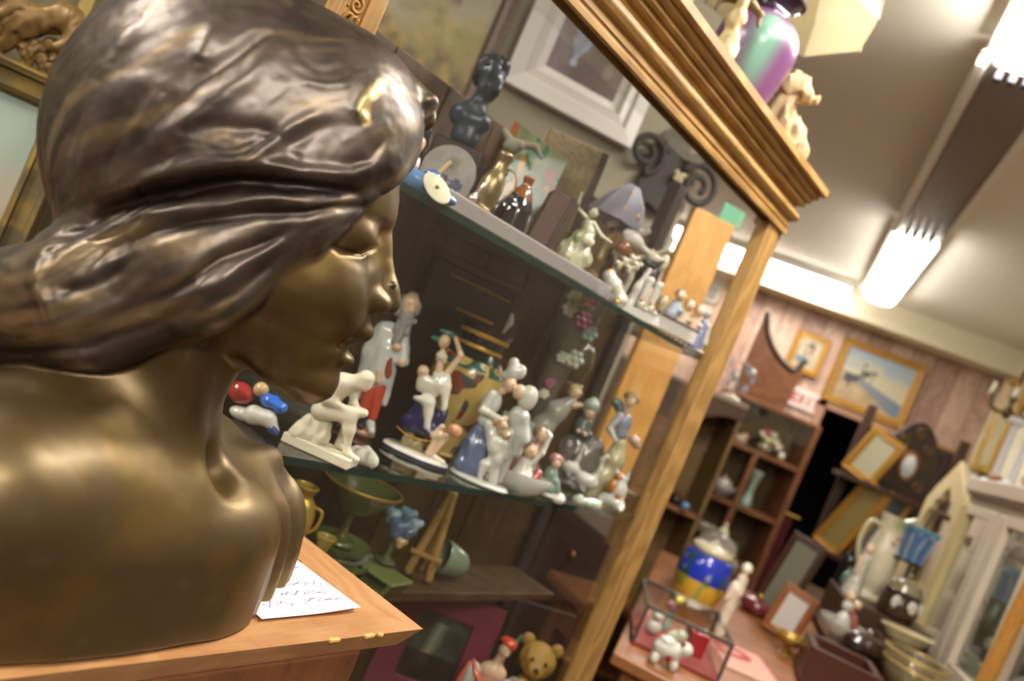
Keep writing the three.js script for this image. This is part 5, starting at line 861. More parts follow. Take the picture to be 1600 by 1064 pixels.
{
  const t = thing('gilt_cherub', 'cream and gilt carved cherub ornament left of the iridescent vase on the cabinet top', 'sculpture', inCab(0.60, 0.03, CT), VIEW);
  bl(t, 'body', [[0, 2, 0, 2.2, 2, 1.8], [0.2, 6, 0, 1.9, 3.6, 1.6], [0, 11, 0, 1.6, 2, 1.4], [0, 17, 0, 2.4, 1.4, 1.6], [0, 13.6, 0, 1.0, 0, 17, 0, 1.2]], M(0xb7a67c, 0.6), { k: 0.9, ripple: 0.35, freq: 1.2 });
  for (const s of [-1, 1]) bl(t, 'wing', [[s * 1.2, 14.4, -0.4, 0.9, s * 3.2, 13.4, -0.4, 0.5], [s * 3.2, 13.4, -0.4, 0.5, s * 3.6, 11.6, -0.4, 0.3]], M(0x6a5638, 0.5, 0.4), { k: 0.5 });
}
// ------------------------------------------------------------------ left of the bust, and the partition seen through the cabinet
const PT = [-0.551, -1.923], PTURN = 33.69 * rad, onPart = (s, y, d = 0) => [PT[0] + 0.832 * s + 0.555 * d, y, PT[1] - 0.555 * s + 0.832 * d];
struct('wall_partition', box(3.24, CEIL, 0.06, -1.32, 0, -0.03, 0.002).rotateY(PTURN).translate(PT[0], 0, PT[1]), M(0x7b7562, 0.85));
// picture frame of four mitred rails, in metres, hanging or standing with its foot at the group's origin
function frameOn(t, w, h, prof, mats4, inner, opts = {}) {     // prof: [width in from the outer edge, depth]
  const rail = (len, m, place) => {
    const pos = [], n = prof.length;
    for (let i = 0; i < n - 1; i++) { const [a, za] = prof[i], [b, zb] = prof[i + 1], q = [[-len / 2 + a, a, za], [len / 2 - a, a, za], [len / 2 - b, b, zb], [-len / 2 + b, b, zb]]; for (const k of [0, 1, 2, 0, 2, 3]) pos.push(...q[k]); }
    let g = new THREE.BufferGeometry(); g.setAttribute('position', new THREE.Float32BufferAttribute(pos, 3)); g.computeVertexNormals(); place(g); return metres(toCreasedNormals(g, 0.5), 'x', 2);
  };
  const m = (i) => Array.isArray(mats4) ? mats4[i % mats4.length] : mats4, T = opts.lean || ((g) => g);
  part('frame_rail', T(rail(w, 0, g => g)), m(0), t); part('frame_rail', T(rail(w, 0, g => g.rotateZ(Math.PI).translate(0, h, 0))), m(1), t);
  part('frame_rail', T(rail(h, 0, g => g.rotateZ(Math.PI / 2).translate(w / 2, h / 2, 0))), m(2), t); part('frame_rail', T(rail(h, 0, g => g.rotateZ(-Math.PI / 2).translate(-w / 2, h / 2, 0))), m(3), t);
  const b = prof[prof.length - 1]; part(opts.name || 'picture', T(new THREE.PlaneGeometry(w - 2 * b[0] + 0.004, h - 2 * b[0] + 0.004).translate(0, h / 2, b[1] + 0.001)), inner, t);
  part('backing', T(box(w - 0.004, h - 0.004, 0.004, 0, 0.002, 0.001, 0)), M(0x4a3a28, 0.8), t);
}
const simple = (b, d) => [[0, 0], [0, d * 0.7], [b * 0.2, d], [b * 0.45, d * 0.75], [b * 0.75, d * 0.85], [b, d * 0.45]];
{
  const pr = tex(128, 128, (u, v) => {
    let c = mixc(rgb(0x5c4a48), rgb(0x4a3836), 0.5 + fbm(u * 5, v * 5));
    const x = u - 0.34 + 0.1 * (0.5 - v), w = 0.04 + 0.42 * (v - 0.1) * (1 - 0.5 * v) + 0.04 * noise(v * 14, 3), e = smooth(w, w - 0.04, Math.abs(x)) * smooth(0.1, 0.14, v + 0.1 * Math.abs(x));
    c = mixc(c, mixc(rgb(0x8890a4), rgb(0x646c80), 0.5 + 0.8 * noise(u * 22, v * 7)), e);
    return mixc(c, rgb(0x7a6a68), 0.8 * smooth(0.1, 0.06, Math.hypot((u - 0.78) * 1.2, v - 0.24)));
  });
  const t = thing('white_framed_picture', 'picture of a blue cloth with a broad white border, high up behind the cabinet', 'picture', onPart(-0.105, 2.19, 0.004), PTURN);
  const w = M(0xb0aaa5, 0.5), wm = M(0xc4c0ba, 0.5);
  frameOn(t, 0.37, 0.42, [[0, 0], [0, 0.03], [0.035, 0.034], [0.04, 0.024], [0.062, 0.03], [0.066, 0.016], [0.088, 0.012]], [wm, w], M(0xffffff, 0.4, 0, { map: pr }));
}
{
  const pr = tex(192, 160, (u, v) => {
    const n = fbm(u * 7, v * 7, 2), m = fbm(u * 16 + 3, v * 16, 5); let c = mixc(rgb(0x99927c), rgb(0x847e68), 0.5 + n);
    c = mixc(c, mixc(rgb(0x6f6a34), rgb(0x94824a), 0.5 + m * 1.4), smooth(0.5, 0.75, u + n * 0.2) * smooth(0.6, 0.35, v + n * 0.3) * 0.85);      // foliage
    c = mixc(c, mixc(rgb(0x8f7438), rgb(0x54482e), 0.5 + m * 1.5), smooth(0.3, 0.1, v + n * 0.2));
    c = mixc(c, rgb(0x6a403e), smooth(0.05, 0.02, Math.abs(Math.hypot((u - 0.64) * 1.1, v - 0.5) - 0.16)) * smooth(0.46, 0.54, v));               // arch
    c = mixc(c, mixc(rgb(0x4c352a), rgb(0x6d5c44), 0.5 + n), smooth(0.04, 0, u - 0.3 + 0.5 * Math.max(0, v - 0.55)) * smooth(0.18, 0.3, v));     // dark figure
    c = mixc(c, rgb(0xbda45a), smooth(0.03, 0.015, Math.abs(u - 0.27 + 0.05 * v)) * smooth(0.5, 0.6, v)); c = mixc(c, rgb(0xb88a3c), smooth(0.06, 0.03, Math.hypot(u - 0.36, v - 0.5)));
    c = mixc(c, rgb(0xb9ab90), smooth(0.07, 0.03, Math.hypot((u - 0.4) * 1.4, v - 0.36))); return mixc(c, rgb(0x40342c), smooth(0.02, 0, Math.abs(u - 0.6) - 0.2 + (1 - v) * 1.3));
  });
  const t = thing('courtyard_painting', 'muted painting of a fountain courtyard in a dark brown frame beside the white framed picture', 'picture', onPart(-0.60, 2.02, 0.004), PTURN);
  frameOn(t, 0.56, 0.56, simple(0.045, 0.03), wood(woodTex(0x5c4634, 0x3a2a1e, { n: 96 }), 0.5), M(0xffffff, 0.6, 0, { map: pr }));
}
{
  const t = thing('iron_scroll_bracket', 'black wrought iron wall bracket with two big scrolls behind the lavender lamp', 'bracket', onPart(0.2, 2.08, 0.006), PTURN);
  const ir = M(0x0d0b09, 0.75, 0);
  part('back_plate', slab([[-0.05, 0], [0.05, 0], [0.06, 0.06], [0.04, 0.2], [0, 0.24], [-0.04, 0.2], [-0.06, 0.06]], 0.012, 0.002), ir, t);
  for (const [x, y, r, a, d] of [[-0.072, 0.125, 0.055, -1.2, 1.35], [0.1, 0.105, 0.06, 2.6, -1.5]]) part('scroll', tube(spiral(x, y, r, 0.016, a, d, 26), 0.009, { n: 70 }).translate(0, 0, 0.02), ir, t);
  part('leaf', [[-0.02, 0.16, 0.4], [0.05, 0.16, -0.5], [0.03, 0.02, 2.6]].map(([x, y, r]) => at(cm(slab([[-2, 0], [0, -1.2], [2.4, 0.4], [3.4, 3.4], [0.4, 2.6]], 0.8, 0.2)), x, y, 0.02, 0, 0, r)), ir, t);
  part('rosette', cm(merge([[0, 0], [1, 0.6], [-1, 0.6], [0.7, -0.9], [-0.7, -0.9]].map(([x, y]) => new THREE.SphereGeometry(0.8, 10, 8).scale(1, 1, 0.5).translate(x + 3.4, y + 10.5, 3)))), M(0x8a7f58, 0.5), t);
}
{
  const t = thing('honey_board', 'tall honey coloured wooden board standing at the end of the partition, seen through the cabinet', 'board', onPart(0.385, 0, 0.01), PTURN);
  part('board', metres(box(0.13, 2.14, 0.03, 0, 0, 0, 0.003), 'y', 1), wood(woodTex(0xc4924c, 0xa87838, { rings: 3 }), 0.5), t);
  part('green_tab', box(0.07, 0.05, 0.003, 0.05, 2.14, 0, 0), M(0x4f8a6a, 0.7), t, 'green card tab on the top edge');
}
// a sideboard left of the dresser carries the gilt frame and the mesh screen
{
  const t = thing('sideboard', 'dark wooden sideboard behind the bust, hidden but for what stands on it', 'sideboard', [-1.16, 0, -0.88], 40 * rad);
  const m = wood(woodTex(0x5a3c24, 0x38241a, { rings: 5, n: 192 }), 0.45);
  part('top', metres(box(0.9, 0.03, 0.42, 0, 0.97, 0, 0.004), 'x', 1.2), m, t); part('carcass', metres(box(0.84, 0.91, 0.38, 0, 0.06, 0, 0.004), 'x', 1.2), m, t);
  for (const s of [-1, 1]) { const d = part('door', metres(box(0.4, 0.8, 0.02, s * 0.205, 0.12, 0.2, 0.004), 'y', 1.2), m, t); part('knob', new THREE.SphereGeometry(0.013, 14, 10).translate(s * 0.04, 0.55, 0.22), gilt(), d); }
  part('foot', [[-0.38, -0.15], [0.38, -0.15], [-0.38, 0.15], [0.38, 0.15]].map(([x, z]) => box(0.05, 0.06, 0.05, x, 0, z)), m, t);
}
{
  const sky = tex(128, 256, (u, v) => { const n = fbm(u * 5, v * 9, 3); let c = mixc(rgb(0x93a396), rgb(0xa8a08c), smooth(0.95, 0.75, v) + n * 0.4); c = mixc(c, rgb(0xa5764c), smooth(0.8, 0.62, v + n * 0.15) * smooth(0.2, 0.5, u + 0.3)); return mixc(c, rgb(0x8f7a54), smooth(0.5, 0.1, v)); });
  const t = thing('gilt_framed_painting', 'landscape painting in a dark gilt frame with a carved leafy crest, left of the bust', 'picture', [-1.142, 1.001, -0.705], 40 * rad);
  const gm = M(0x7d6638, 0.45, 0.5), wornTex = tex(128, 64, (u, v) => { const n = fbm(u * 9, v * 22, 4); return mixc(rgb(0x5c5138), rgb(0x94793a), clamp(0.35 + n * 1.8)); }), worn = M(0xffffff, 0.5, 0.35, { map: wornTex });
  const lean = (g) => g.rotateX(-0.05);
  frameOn(t, 0.5, 0.705, [[0, 0], [0, 0.028], [0.005, 0.034], [0.012, 0.03], [0.014, 0.022], [0.033, 0.02], [0.035, 0.026], [0.041, 0.022], [0.0455, 0.01]], [worn, worn, worn, gm], M(0xffffff, 0.5, 0, { map: sky }), { lean });
  const leaf = (x, y, s, r, f) => lean(at(blob([[0, 0, 0, 0.5, 0.6 * f, 2, 0.2, 0.8], [0.6 * f, 2, 0.2, 0.8, 2.2 * f, 3.2, 0.4, 0.7], [2.2 * f, 3.2, 0.4, 0.7, 3.2 * f, 2.4, 0.7, 0.4], [0.2, 1.4, 0.2, 0.5, -1.2 * f, 2.6, 0.3, 0.4], [3.2 * f, 2.4, 0.7, 0.4, 2.6 * f, 1.6, 0.8, 0.3]], { k: 0.5, cell: 0.12, ripple: 0.12, freq: 3 }).scale(s, s, s), x, y, 0.018, 0, 0, r));
  for (const [x, y, s, r, f] of [[0.238, 0.7, 0.6, 0.1, -1], [0.215, 0.7, 0.9, 0.1, 1], [0.185, 0.7, 1.1, 0, -1], [0.16, 0.7, 1.3, 0.2, 1], [0.125, 0.705, 2.0, 0.1, -1], [0.12, 0.71, 2.6, -0.1, 1], [0.05, 0.71, 2.6, 0, 1], [-0.05, 0.71, 2.6, 0, -1], [-0.135, 0.7, 1.4, 0, -1]]) part('crest_leaf', leaf(x, y, s, r, f), M(0x7a5e34, 0.5, 0.3), t);
}
{
  const t = thing('mesh_screen', 'woven brass mesh fire screen with flat gilt bars, leaning behind the gilt framed painting', 'screen', [-1.27, 1.001, -0.925], 40 * rad);
  const br = M(0x8f7a44, 0.4, 0.7); const w = [];
  for (let i = 0; i <= 200; i++) w.push(new THREE.BoxGeometry(0.0012, 1.04, 0.0012).translate(-0.35 + i * 0.0035, 0.53, 0));
  for (let i = 0; i <= 290; i++) w.push(new THREE.BoxGeometry(0.7, 0.0012, 0.0012).translate(0, 0.02 + i * 0.0035, 0.0012));
  part('wire_mesh', w, M(0x7c7052, 0.45, 0.6), t).userData.kind = 'stuff';
  part('cloth', box(0.7, 1.04, 0.004, 0, 0.01, -0.012, 0), M(0xffffff, 0.9, 0, { map: tex(96, 96, (u, v) => mixc(rgb(0x9a8a7c), rgb(0xe6dfe2), clamp(fbm(u * 9, v * 9, 4) * 3))) }), t, 'cloth backing with pale lamp reflections painted in');  // pale blotches put a lamp reflection into the cloth colour
  for (const x of [-0.352, -0.1, 0.115, 0.352]) part('bar', box(0.02, 1.06, 0.006, x, 0, 0.004, 0.001), br, t, 'flat gilt bar'); for (const y of [0, 1.04]) part('bar', box(0.7, 0.02, 0.008, 0, y, 0.004, 0.001), br, t, 'flat gilt bar');
}
{
  const t = thing('dark_wall_panel', 'dark wooden wall panel just left of the carved stile of the oak cabinet', 'panel', onPart(-1.0, 1.4, 0.004), PTURN);
  const m = wood(woodTex(0x3c2a18, 0x24180e, { n: 96 }), 0.5); for (let i = 0; i < 4; i++) part('board', metres(box(0.138, 1.2, 0.02, -0.21 + i * 0.14, 0, 0.01, 0.003), 'y', 1), m, t);
}
{
  const t = thing('added_dark_chest', 'added tall dark chest that darkens the view below the honey coloured board', 'chest', onPart(0.27, 0, 0.14), PTURN); t.scale.x = 0.62;  // added in front of the board to keep the low view dark
  const m = wood(woodTex(0x2e2018, 0x1c130e, { n: 96 }), 0.5);
  part('carcass', box(0.3, 1.34, 0.17, 0, 0.03, 0, 0.004), m, t); part('top', box(0.33, 0.025, 0.2, 0, 1.37, 0, 0.005), m, t); part('plinth', box(0.32, 0.03, 0.18, 0, 0, 0, 0.002), m, t);
  for (let i = 0; i < 5; i++) { const d = part('drawer', box(0.26, 0.23, 0.014, 0, 0.07 + i * 0.256, 0.088, 0.003), m, t); part('knob', new THREE.SphereGeometry(0.01, 12, 8).translate(0, 0.185 + i * 0.256, 0.102), gilt(0x7a6030), d); }
}
// ------------------------------------------------------------------ the far end of the shop
// everyday positions below are in metres in the room; kept() seats a thing on the surface at height y
const kept = (name, label, category, x, y, z, turn = VIEW, group) => thing(name, label, category, [x, y, z], turn, group);
const brownT = woodTex(0x9a6238, 0x6e4022, { rings: 6, n: 256 }), brownW = wood(brownT, 0.35), dkW = wood(woodTex(0x4a2e1e, 0x2c1a12, { rings: 6, n: 192 }), 0.4);
const offW = M(0xcbbca6, 0.5), offD = M(0xb8a78f, 0.5), frameGold = M(0xb08030, 0.45, 0.35);
function legTable(t, w, d, h, m, leg = 0.05) {
  part('top', metres(box(w, 0.03, d, 0, h - 0.03, 0, 0.005), 'x', 1.3), m, t);
  for (const sx of [-1, 1]) for (const sz of [-1, 1]) part('leg', box(leg, h - 0.03, leg, sx * (w / 2 - 0.06), 0, sz * (d / 2 - 0.06), 0.004), m, t);
  part('apron', [box(w - 0.12, 0.1, 0.02, 0, h - 0.13, d / 2 - 0.05), box(w - 0.12, 0.1, 0.02, 0, h - 0.13, -d / 2 + 0.05), box(0.02, 0.1, d - 0.12, w / 2 - 0.05, h - 0.13, 0), box(0.02, 0.1, d - 0.12, -w / 2 + 0.05, h - 0.13, 0)], m, t);
}
// --- pictures on the panelled wall
{
  const pr = tex(160, 128, (u, v) => {
    const n = fbm(u * 6, v * 9, 3); let c = mixc(rgb(0xb5ab8e), rgb(0x8c9aa4), smooth(0.5, 0.95, v + n * 0.25));
    const sea = 0.46 - u * 0.34; if (v < sea + 0.14 && u > 0.28) c = mixc(rgb(0x84857f), rgb(0x6a7684), u); const beach = 0.44 - (u - 0.2) * 0.62; if (v < Math.max(0.02, beach)) c = mixc(rgb(0xb09a76), rgb(0x98805f), 0.5 + n);
    if (Math.hypot((u - 0.16) / 0.13, (v - 0.44) / 0.14) < 1 + n) c = rgb(0x45414a); for (const [x, y] of [[0.3, 0.76], [0.47, 0.66], [0.36, 0.62]]) { if (Math.hypot((u - x) / 0.06, (v - y) / 0.055) < 1 + n * 1.6) c = rgb(0x454a40); if (Math.abs(u - x + (y - v) * 0.08) < 0.007 && v < y && v > 0.42) c = rgb(0x544e42); } return c;
  });
  const t = kept('palm_coast_painting', 'large painting of a palm coast and bay in a gilt wood frame over the doorway', 'picture', 0.808, 2.075, BACK + 0.01, 0);
  frameOn(t, 0.54, 0.46, simple(0.055, 0.04), wood(woodTex(0xb4843c, 0x86601f, { n: 96 }), 0.45), M(0xffffff, 0.6, 0, { map: pr }));
}
{
  const pr = tex(96, 112, (u, v) => { const n = fbm(u * 5, v * 5, 7); let c = mixc(rgb(0xb4a88a), rgb(0x8a7f66), 0.5 + n); if (Math.hypot((u - 0.55) / 0.16, (v - 0.66) / 0.2) < 1) c = rgb(0x403a40); if (Math.hypot((u - 0.5) / 0.13, (v - 0.6) / 0.13) < 1) c = rgb(0xb08a70); if (Math.hypot((u - 0.4) / 0.26, (v - 0.24) / 0.24) < 1 + n) c = rgb(0x5c6a74); return c; });
  const t = kept('small_portrait', 'small portrait in a gilt frame above the exit sign', 'picture', 0.352, 2.19, BACK + 0.01, 0);
  frameOn(t, 0.23, 0.28, simple(0.04, 0.03), frameGold, M(0xffffff, 0.6, 0, { map: pr }));
}
{
  const t = kept('exit_sign', 'white exit sign with red letters on the wall left of the black doorway', 'sign', 0.455, 1.96, BACK + 0.005, 0);
  part('board', box(0.23, 0.135, 0.012, 0, 0, 0.004, 0.002), M(0xd9c8bc, 0.6), t);
  const red = M(0xa83444, 0.6), L = [[[0, 0, 1, 6], [1, 0, 3, 1.2], [1, 2.4, 2.4, 1.2], [1, 4.8, 3, 1.2]], null, [[1.3, 0, 1.2, 6]], [[1.4, 0, 1.2, 6], [0, 4.8, 4, 1.2]]];
  L.forEach((l, i) => { const x0 = (i - 2) * 0.05 + 0.005, s = 0.0105; part('letter', i === 1 ? [at(new THREE.BoxGeometry(0.011, 0.075, 0.003), x0 + 0.02, 0.067, 0.012, 0, 0, 0.5), at(new THREE.BoxGeometry(0.011, 0.075, 0.003), x0 + 0.02, 0.067, 0.012, 0, 0, -0.5)] : l.map(([x, y, w, h]) => new THREE.BoxGeometry(w * s * 0.95, h * s * 1.05, 0.003).translate(x0 + (x + w / 2) * s, 0.034 + (y + h / 2) * s * 1.05, 0.012)), red, t); });
}
{
  const t = kept('small_grey_picture', 'small grey picture in a pale frame high on the back wall behind the cabinet', 'picture', -0.436, 2.42, BACK + 0.01, 0);
  frameOn(t, 0.17, 0.13, simple(0.02, 0.015), M(0xa8a294, 0.6), M(0x6c6860, 0.6));
}
// --- bookcase with an arched front, right of the cabinet
{
  const t = kept('arched_bookcase', 'brown bookcase with a half-arched front panel and a pale top edge, right behind the cabinet', 'bookcase', -0.4, 0, -3.8, VIEW);
  const pan = wood(woodTex(0x6b5244, 0x55402f, { rings: 3, n: 192 }), 0.4), lt = wood(woodTex(0x8e7245, 0x6f5630, { rings: 3, n: 192 }), 0.5);
  const W = 0.93, H = 1.77, D = 0.32;
  part('top', box(W, 0.022, D, 0, H - 0.022, 0, 0.004), M(0xb49c90, 0.35), t, 'pale top edge');
  part('back', metres(box(W - 0.03, H - 0.06, 0.012, 0, 0.04, -D / 2 + 0.008, 0), 'y', 1), lt, t);
  for (const s of [-1, 1]) part('side', metres(box(0.02, H - 0.022, D - 0.01, s * (W / 2 - 0.012), 0, 0, 0.003), 'y', 1), s < 0 ? pan : lt, t);
  const arch = [[-W / 2, 1.17], [0.09, 1.17]]; for (let i = 0; i <= 12; i++) { const a = Math.PI - i / 12 * Math.PI / 2; arch.push([0.43 + 0.32 * Math.cos(a), 1.2 + 0.49 * Math.sin(a)]); } arch.push([W / 2, 1.69], [W / 2, H - 0.022], [-W / 2, H - 0.022]);
  part('front_panel', metres(slab(arch, 0.018, 0.002).translate(0, 0, D / 2 - 0.02), 'x', 1), pan, t, 'purplish brown arched panel');
  for (const y of [0.06, 0.35, 0.645, 1.187]) part('shelf', metres(box(W - 0.045, 0.022, D - 0.03, 0, y, 0.004, 0.003), 'x', 1), wood(woodTex(0xa87850, 0x86583a, { n: 96 }), 0.4), t);
}
{
  const t = kept('wooden_coasters', 'stack of pale wooden coasters and a bun-shaped wooden lid on the bookcase shelf', 'coasters', -0.1, 0.668, -3.76);
  for (let i = 0; i < 3; i++) part('coaster', cm(lathe([[0, 0], [5, 0], [5.2, 0.5], [5, 1], [0, 1]], 28)).translate(0.003 * (i % 2), i * 0.0105, 0), M(0xb08a4c, 0.6), t);
  part('lid', cm(lathe([[4.4, 0], [4.2, 1.6], [2.4, 2.6], [0, 2.8]], 28, 24)).translate(0, 0.0315, 0), M(0xc08a38, 0.5), t);
}
{
  const t = kept('shelf_jar', 'dark little lidded jar on the upper shelf of the arched bookcase', 'jar', -0.05, 1.21, -3.78);
  part('body', cm(lathe([[0, 0], [2.6, 0], [3.2, 1.5], [3, 4], [2, 5], [0, 5.2]], 24, 40)), glaze(0x2c2018), t); part('lid', cm(lathe([[2.1, 5], [1.4, 6], [0.4, 6.3], [0.5, 7], [0, 7.2]], 20, 20)), glaze(0x7a4030), t);
}
// --- hutch against the back wall with a swan-neck pediment
{
  const t = kept('glazed_hutch', 'tall brown hutch with glazed upper doors and a curved curved pediment against the panelled wall', 'hutch', 0.235, 0, -5.05, VIEW);
  const W = 0.56, D = 0.32, m = wood(woodTex(0x8a5a3c, 0x6a4028, { rings: 4, n: 192 }), 0.4);
  for (const s of [-1, 1]) part('side', metres(box(0.035, 1.86, D, s * (W / 2 - 0.018), 0, 0, 0.004), 'y', 1), m, t);
  part('back', metres(box(W - 0.04, 1.84, 0.014, 0, 0, -D / 2 + 0.01, 0), 'y', 1), wood(woodTex(0x6e5a3c, 0x4d3c24, { n: 96 }), 0.5), t);
  for (const y of [0.06, 0.5, 0.9, 1.22, 1.56, 1.84]) part('shelf', metres(box(W - 0.02, 0.025, D - 0.01, 0, y, 0, 0.003), 'x', 1), m, t);
  part('mullion', metres(box(0.035, 0.34, 0.03, -0.02, 1.22, D / 2 - 0.016, 0.003), 'y', 1), m, t); part('mullion', metres(box(0.035, 0.34, 0.03, -0.02, 0.9, D / 2 - 0.016, 0.003), 'y', 1), m, t);
  part('door', metres(box(W - 0.08, 0.8, 0.02, 0, 0.1, D / 2 - 0.01, 0.004), 'y', 1), m, t);
  part('pane', box(W - 0.08, 0.25, 0.003, 0, 1.588, D / 2 - 0.012, 0), pane, t, 'glass door pane');
  const sw = spline([[-0.28, 2.36], [-0.235, 2.26], [-0.16, 2.18], [-0.08, 2.13], [0.0, 2.115], [0.035, 2.19]], 24).map(q => [q[0], q[1]]);
  part('pediment', slab([[-0.28, 1.862], [0.03, 1.862], [0.05, 2.1], ...sw.slice().reverse()], 0.04, 0.004).translate(0, 0, D / 2 - 0.06), m, t, 'curved brown pediment');
  part('pediment_moulding', tube(sw.map(q => [q[0], q[1], D / 2 - 0.02]), 0.018, { n: 40 }), M(0x3c2418, 0.4), t, 'dark curved moulding');
}
{
  const t = kept('crystal_lamp_cluster', 'cluster of sparkling cut crystal lustres on a stand left of the tall brown hutch', 'ornament', 0.0, 1.771, -3.86, VIEW);
  part('stand', cm(lathe([[0, 0], [5, 0], [4.6, 1], [1, 2.4], [0.9, 16], [2, 18], [0, 18.4]], 20, 40)), M(0xb0a894, 0.25, 0.5), t);
  for (let i = 0; i < 10; i++) { const a = i * 0.6283, r = 0.05 + 0.014 * (i % 2); part('lustre', new THREE.OctahedronGeometry(0.016, 0).scale(0.7, 1.6, 0.7).translate(r * Math.cos(a), 0.07 + 0.09 * (i % 3) / 2, r * Math.sin(a)), M(0xdfe8ff, 0.03, 0, { transmission: 0.6, thickness: 0, clearcoat: 1 }), t); }
  bl(t, 'china_cup', [[3.5, 15, 2, 2.6, 2, 2], [-3, 10, 3, 2, 2.4, 2]], porc);
}
const shelfBits = [ // small china on the hutch shelves: kind by kind
  ['rose_posy', 'china basket of cream and rose flowers behind the hutch glass', 'ornament', 0.29, 1.585, -4.97, (t) => { bl(t, 'basket', [[0, 3.4, 0, 5, 3.4, 3.4]], glaze(0x8c8468)); for (const [x, y, c] of [[-4, 10, 0xd2cdb2], [0, 8, 0xd8cfa6], [4.4, 8.6, 0xc9c09c], [-2.4, 12.4, 0xa83e62], [1.6, 12, 0xb9b294], [7, 6.4, 0xd6ceb0]]) bl(t, 'blossom', [[x, y, 1, 2.1], [x + 1.4, y + 1, 1, 1.4], [x - 1.4, y + 0.8, 1.4, 1.4]], glaze(c), { k: 0.5 }); }],
  ['pink_shell', 'pale rose china shell on the left of the hutch shelf', 'ornament', 0.14, 1.585, -4.9, (t) => { bl(t, 'shell', [[0, 2.6, 0, 4, 2.6, 3], [2, 5, 0, 2.2]], glaze(0xb89a84), { ripple: 0.4 }); }],
  ['white_ball', 'small shiny white china ball at the right end of the hutch shelf', 'ornament', 0.395, 1.585, -4.95, (t) => { part('ball', new THREE.SphereGeometry(0.022, 20, 14).translate(0, 0.03, 0), porc, t); part('ring_base', new THREE.TorusGeometry(0.016, 0.006, 8, 20).rotateX(Math.PI / 2).translate(0, 0.006, 0), gold, t); }],
  ['celadon_vase', 'slim pale celadon vase with a white flared lip below the hutch glass', 'vase', 0.31, 1.245, -4.94, (t) => { part('body', cm(lathe([[0, 0], [3, 0], [3.6, 3], [2.2, 9], [2.6, 16], [3.6, 22], [3.2, 22], [2, 14], [0, 12]], 24, 50)), glaze(0x8fa294), t); part('lip', cm(lathe([[3.3, 21], [4.4, 23], [3.8, 23.2], [3.0, 21.4]], 24)), porc, t); }],
  ['china_teapot', 'flowered grey china teapot left of the celadon vase', 'teapot', 0.15, 1.245, -4.9, (t) => { part('body', cm(lathe([[0, 0], [3, 0], [6, 4], [6.4, 7], [4, 11], [0, 11.6]], 28, 40)), glaze(0x8d8680), t); bl(t, 'lid', [[0, 12, 0, 2.4, 1, 2.4], [0, 13.4, 0, 0.8]], glaze(0x7e5a58)); part('handle', cm(tube([[-6, 8, 0], [-9, 8, 0], [-9, 4, 0], [-5.6, 3.6, 0]], 0.6)), glaze(0x8d8680), t); bl(t, 'spout', [[5.6, 4, 0, 1.4, 9.4, 9.4, 0, 0.7]], glaze(0x8d8680)); }],
  ['white_compote', 'white china footed dish on the lower hutch shelf', 'dish', 0.16, 0.925, -4.9, (t) => { part('dish', cm(lathe([[0, 0], [4, 0], [1.4, 1.6], [1.2, 6], [6, 10], [8, 14], [7.6, 14], [5, 10.4], [0, 8]], 28, 50)), glaze(0xa9a890), t); }],
  ['green_pot', 'dull green china pot right of the white footed dish', 'pot', 0.33, 0.925, -4.95, (t) => { part('pot', cm(lathe([[0, 0], [3.6, 0], [5, 5], [4.4, 9], [5, 10], [4.4, 10], [3.8, 8.6], [0, 3]], 24, 40)), glaze(0x7d7f5e), t); }],
];
for (const [n, l, c, x, y, z, f] of shelfBits) f(kept(n, l, c, x, y, z));
{
  const t = kept('red_curtain_strip', 'narrow dark red curtain hanging beside the hutch, left of the black doorway', 'curtain', 0.575, 0.0, -5.05, 0);
  const g = new THREE.PlaneGeometry(0.06, 1.25, 24, 4), p = g.attributes.position; for (let i = 0; i < p.count; i++) p.setZ(i, 0.012 * Math.sin(p.getX(i) * 190)); g.computeVertexNormals(); part('cloth', g.translate(0, 0.68, 0), M(0x5a1418, 0.9), t); part('rod', tube([[-0.06, 1.31, 0], [0.06, 1.31, 0]], 0.006), gilt(), t); part('hem', box(0.06, 0.055, 0.03, 0, 0, 0), M(0x42100f, 0.9), t);
}
// --- brown table with small things, lower middle
{
  const t = kept('brown_table', 'reddish brown table carrying the glass box, the jar and the price card', 'table', 0.30, 0, -2.62, 0);
  legTable(t, 0.64, 1.56, 1.06, brownW);
}
const BT = 1.061;
{
  const t = kept('glass_case', 'small glass case with dark edges full of china, before the blue and yellow jar', 'display case', 0.1, BT, -2.1, 8 * rad);
  const w = 0.22, h = 0.095, d = 0.26, e = M(0x4a4a42, 0.4, 0.3);
  part('floor_board', box(w, 0.012, d, 0, 0, 0), M(0x8a3a34, 0.7), t);
  for (const s of [-1, 1]) { part('pane', box(0.003, h, d - 0.01, s * (w / 2 - 0.003), 0.008, 0, 0), pane, t); part('pane', box(w - 0.01, h, 0.003, 0, 0.008, s * (d / 2 - 0.003), 0), pane, t); for (const q of [-1, 1]) part('edge_post', box(0.007, h, 0.007, s * (w / 2 - 0.003), 0.008, q * (d / 2 - 0.003), 0), e, t); part('edge_rail', box(0.007, 0.007, d, s * (w / 2 - 0.003), h, 0, 0), e, t); part('edge_rail', box(w, 0.007, 0.007, 0, h, s * (d / 2 - 0.003), 0), e, t); }
  part('top_pane', box(w, 0.004, d, 0, h + 0.007, 0, 0), pane, t);
}
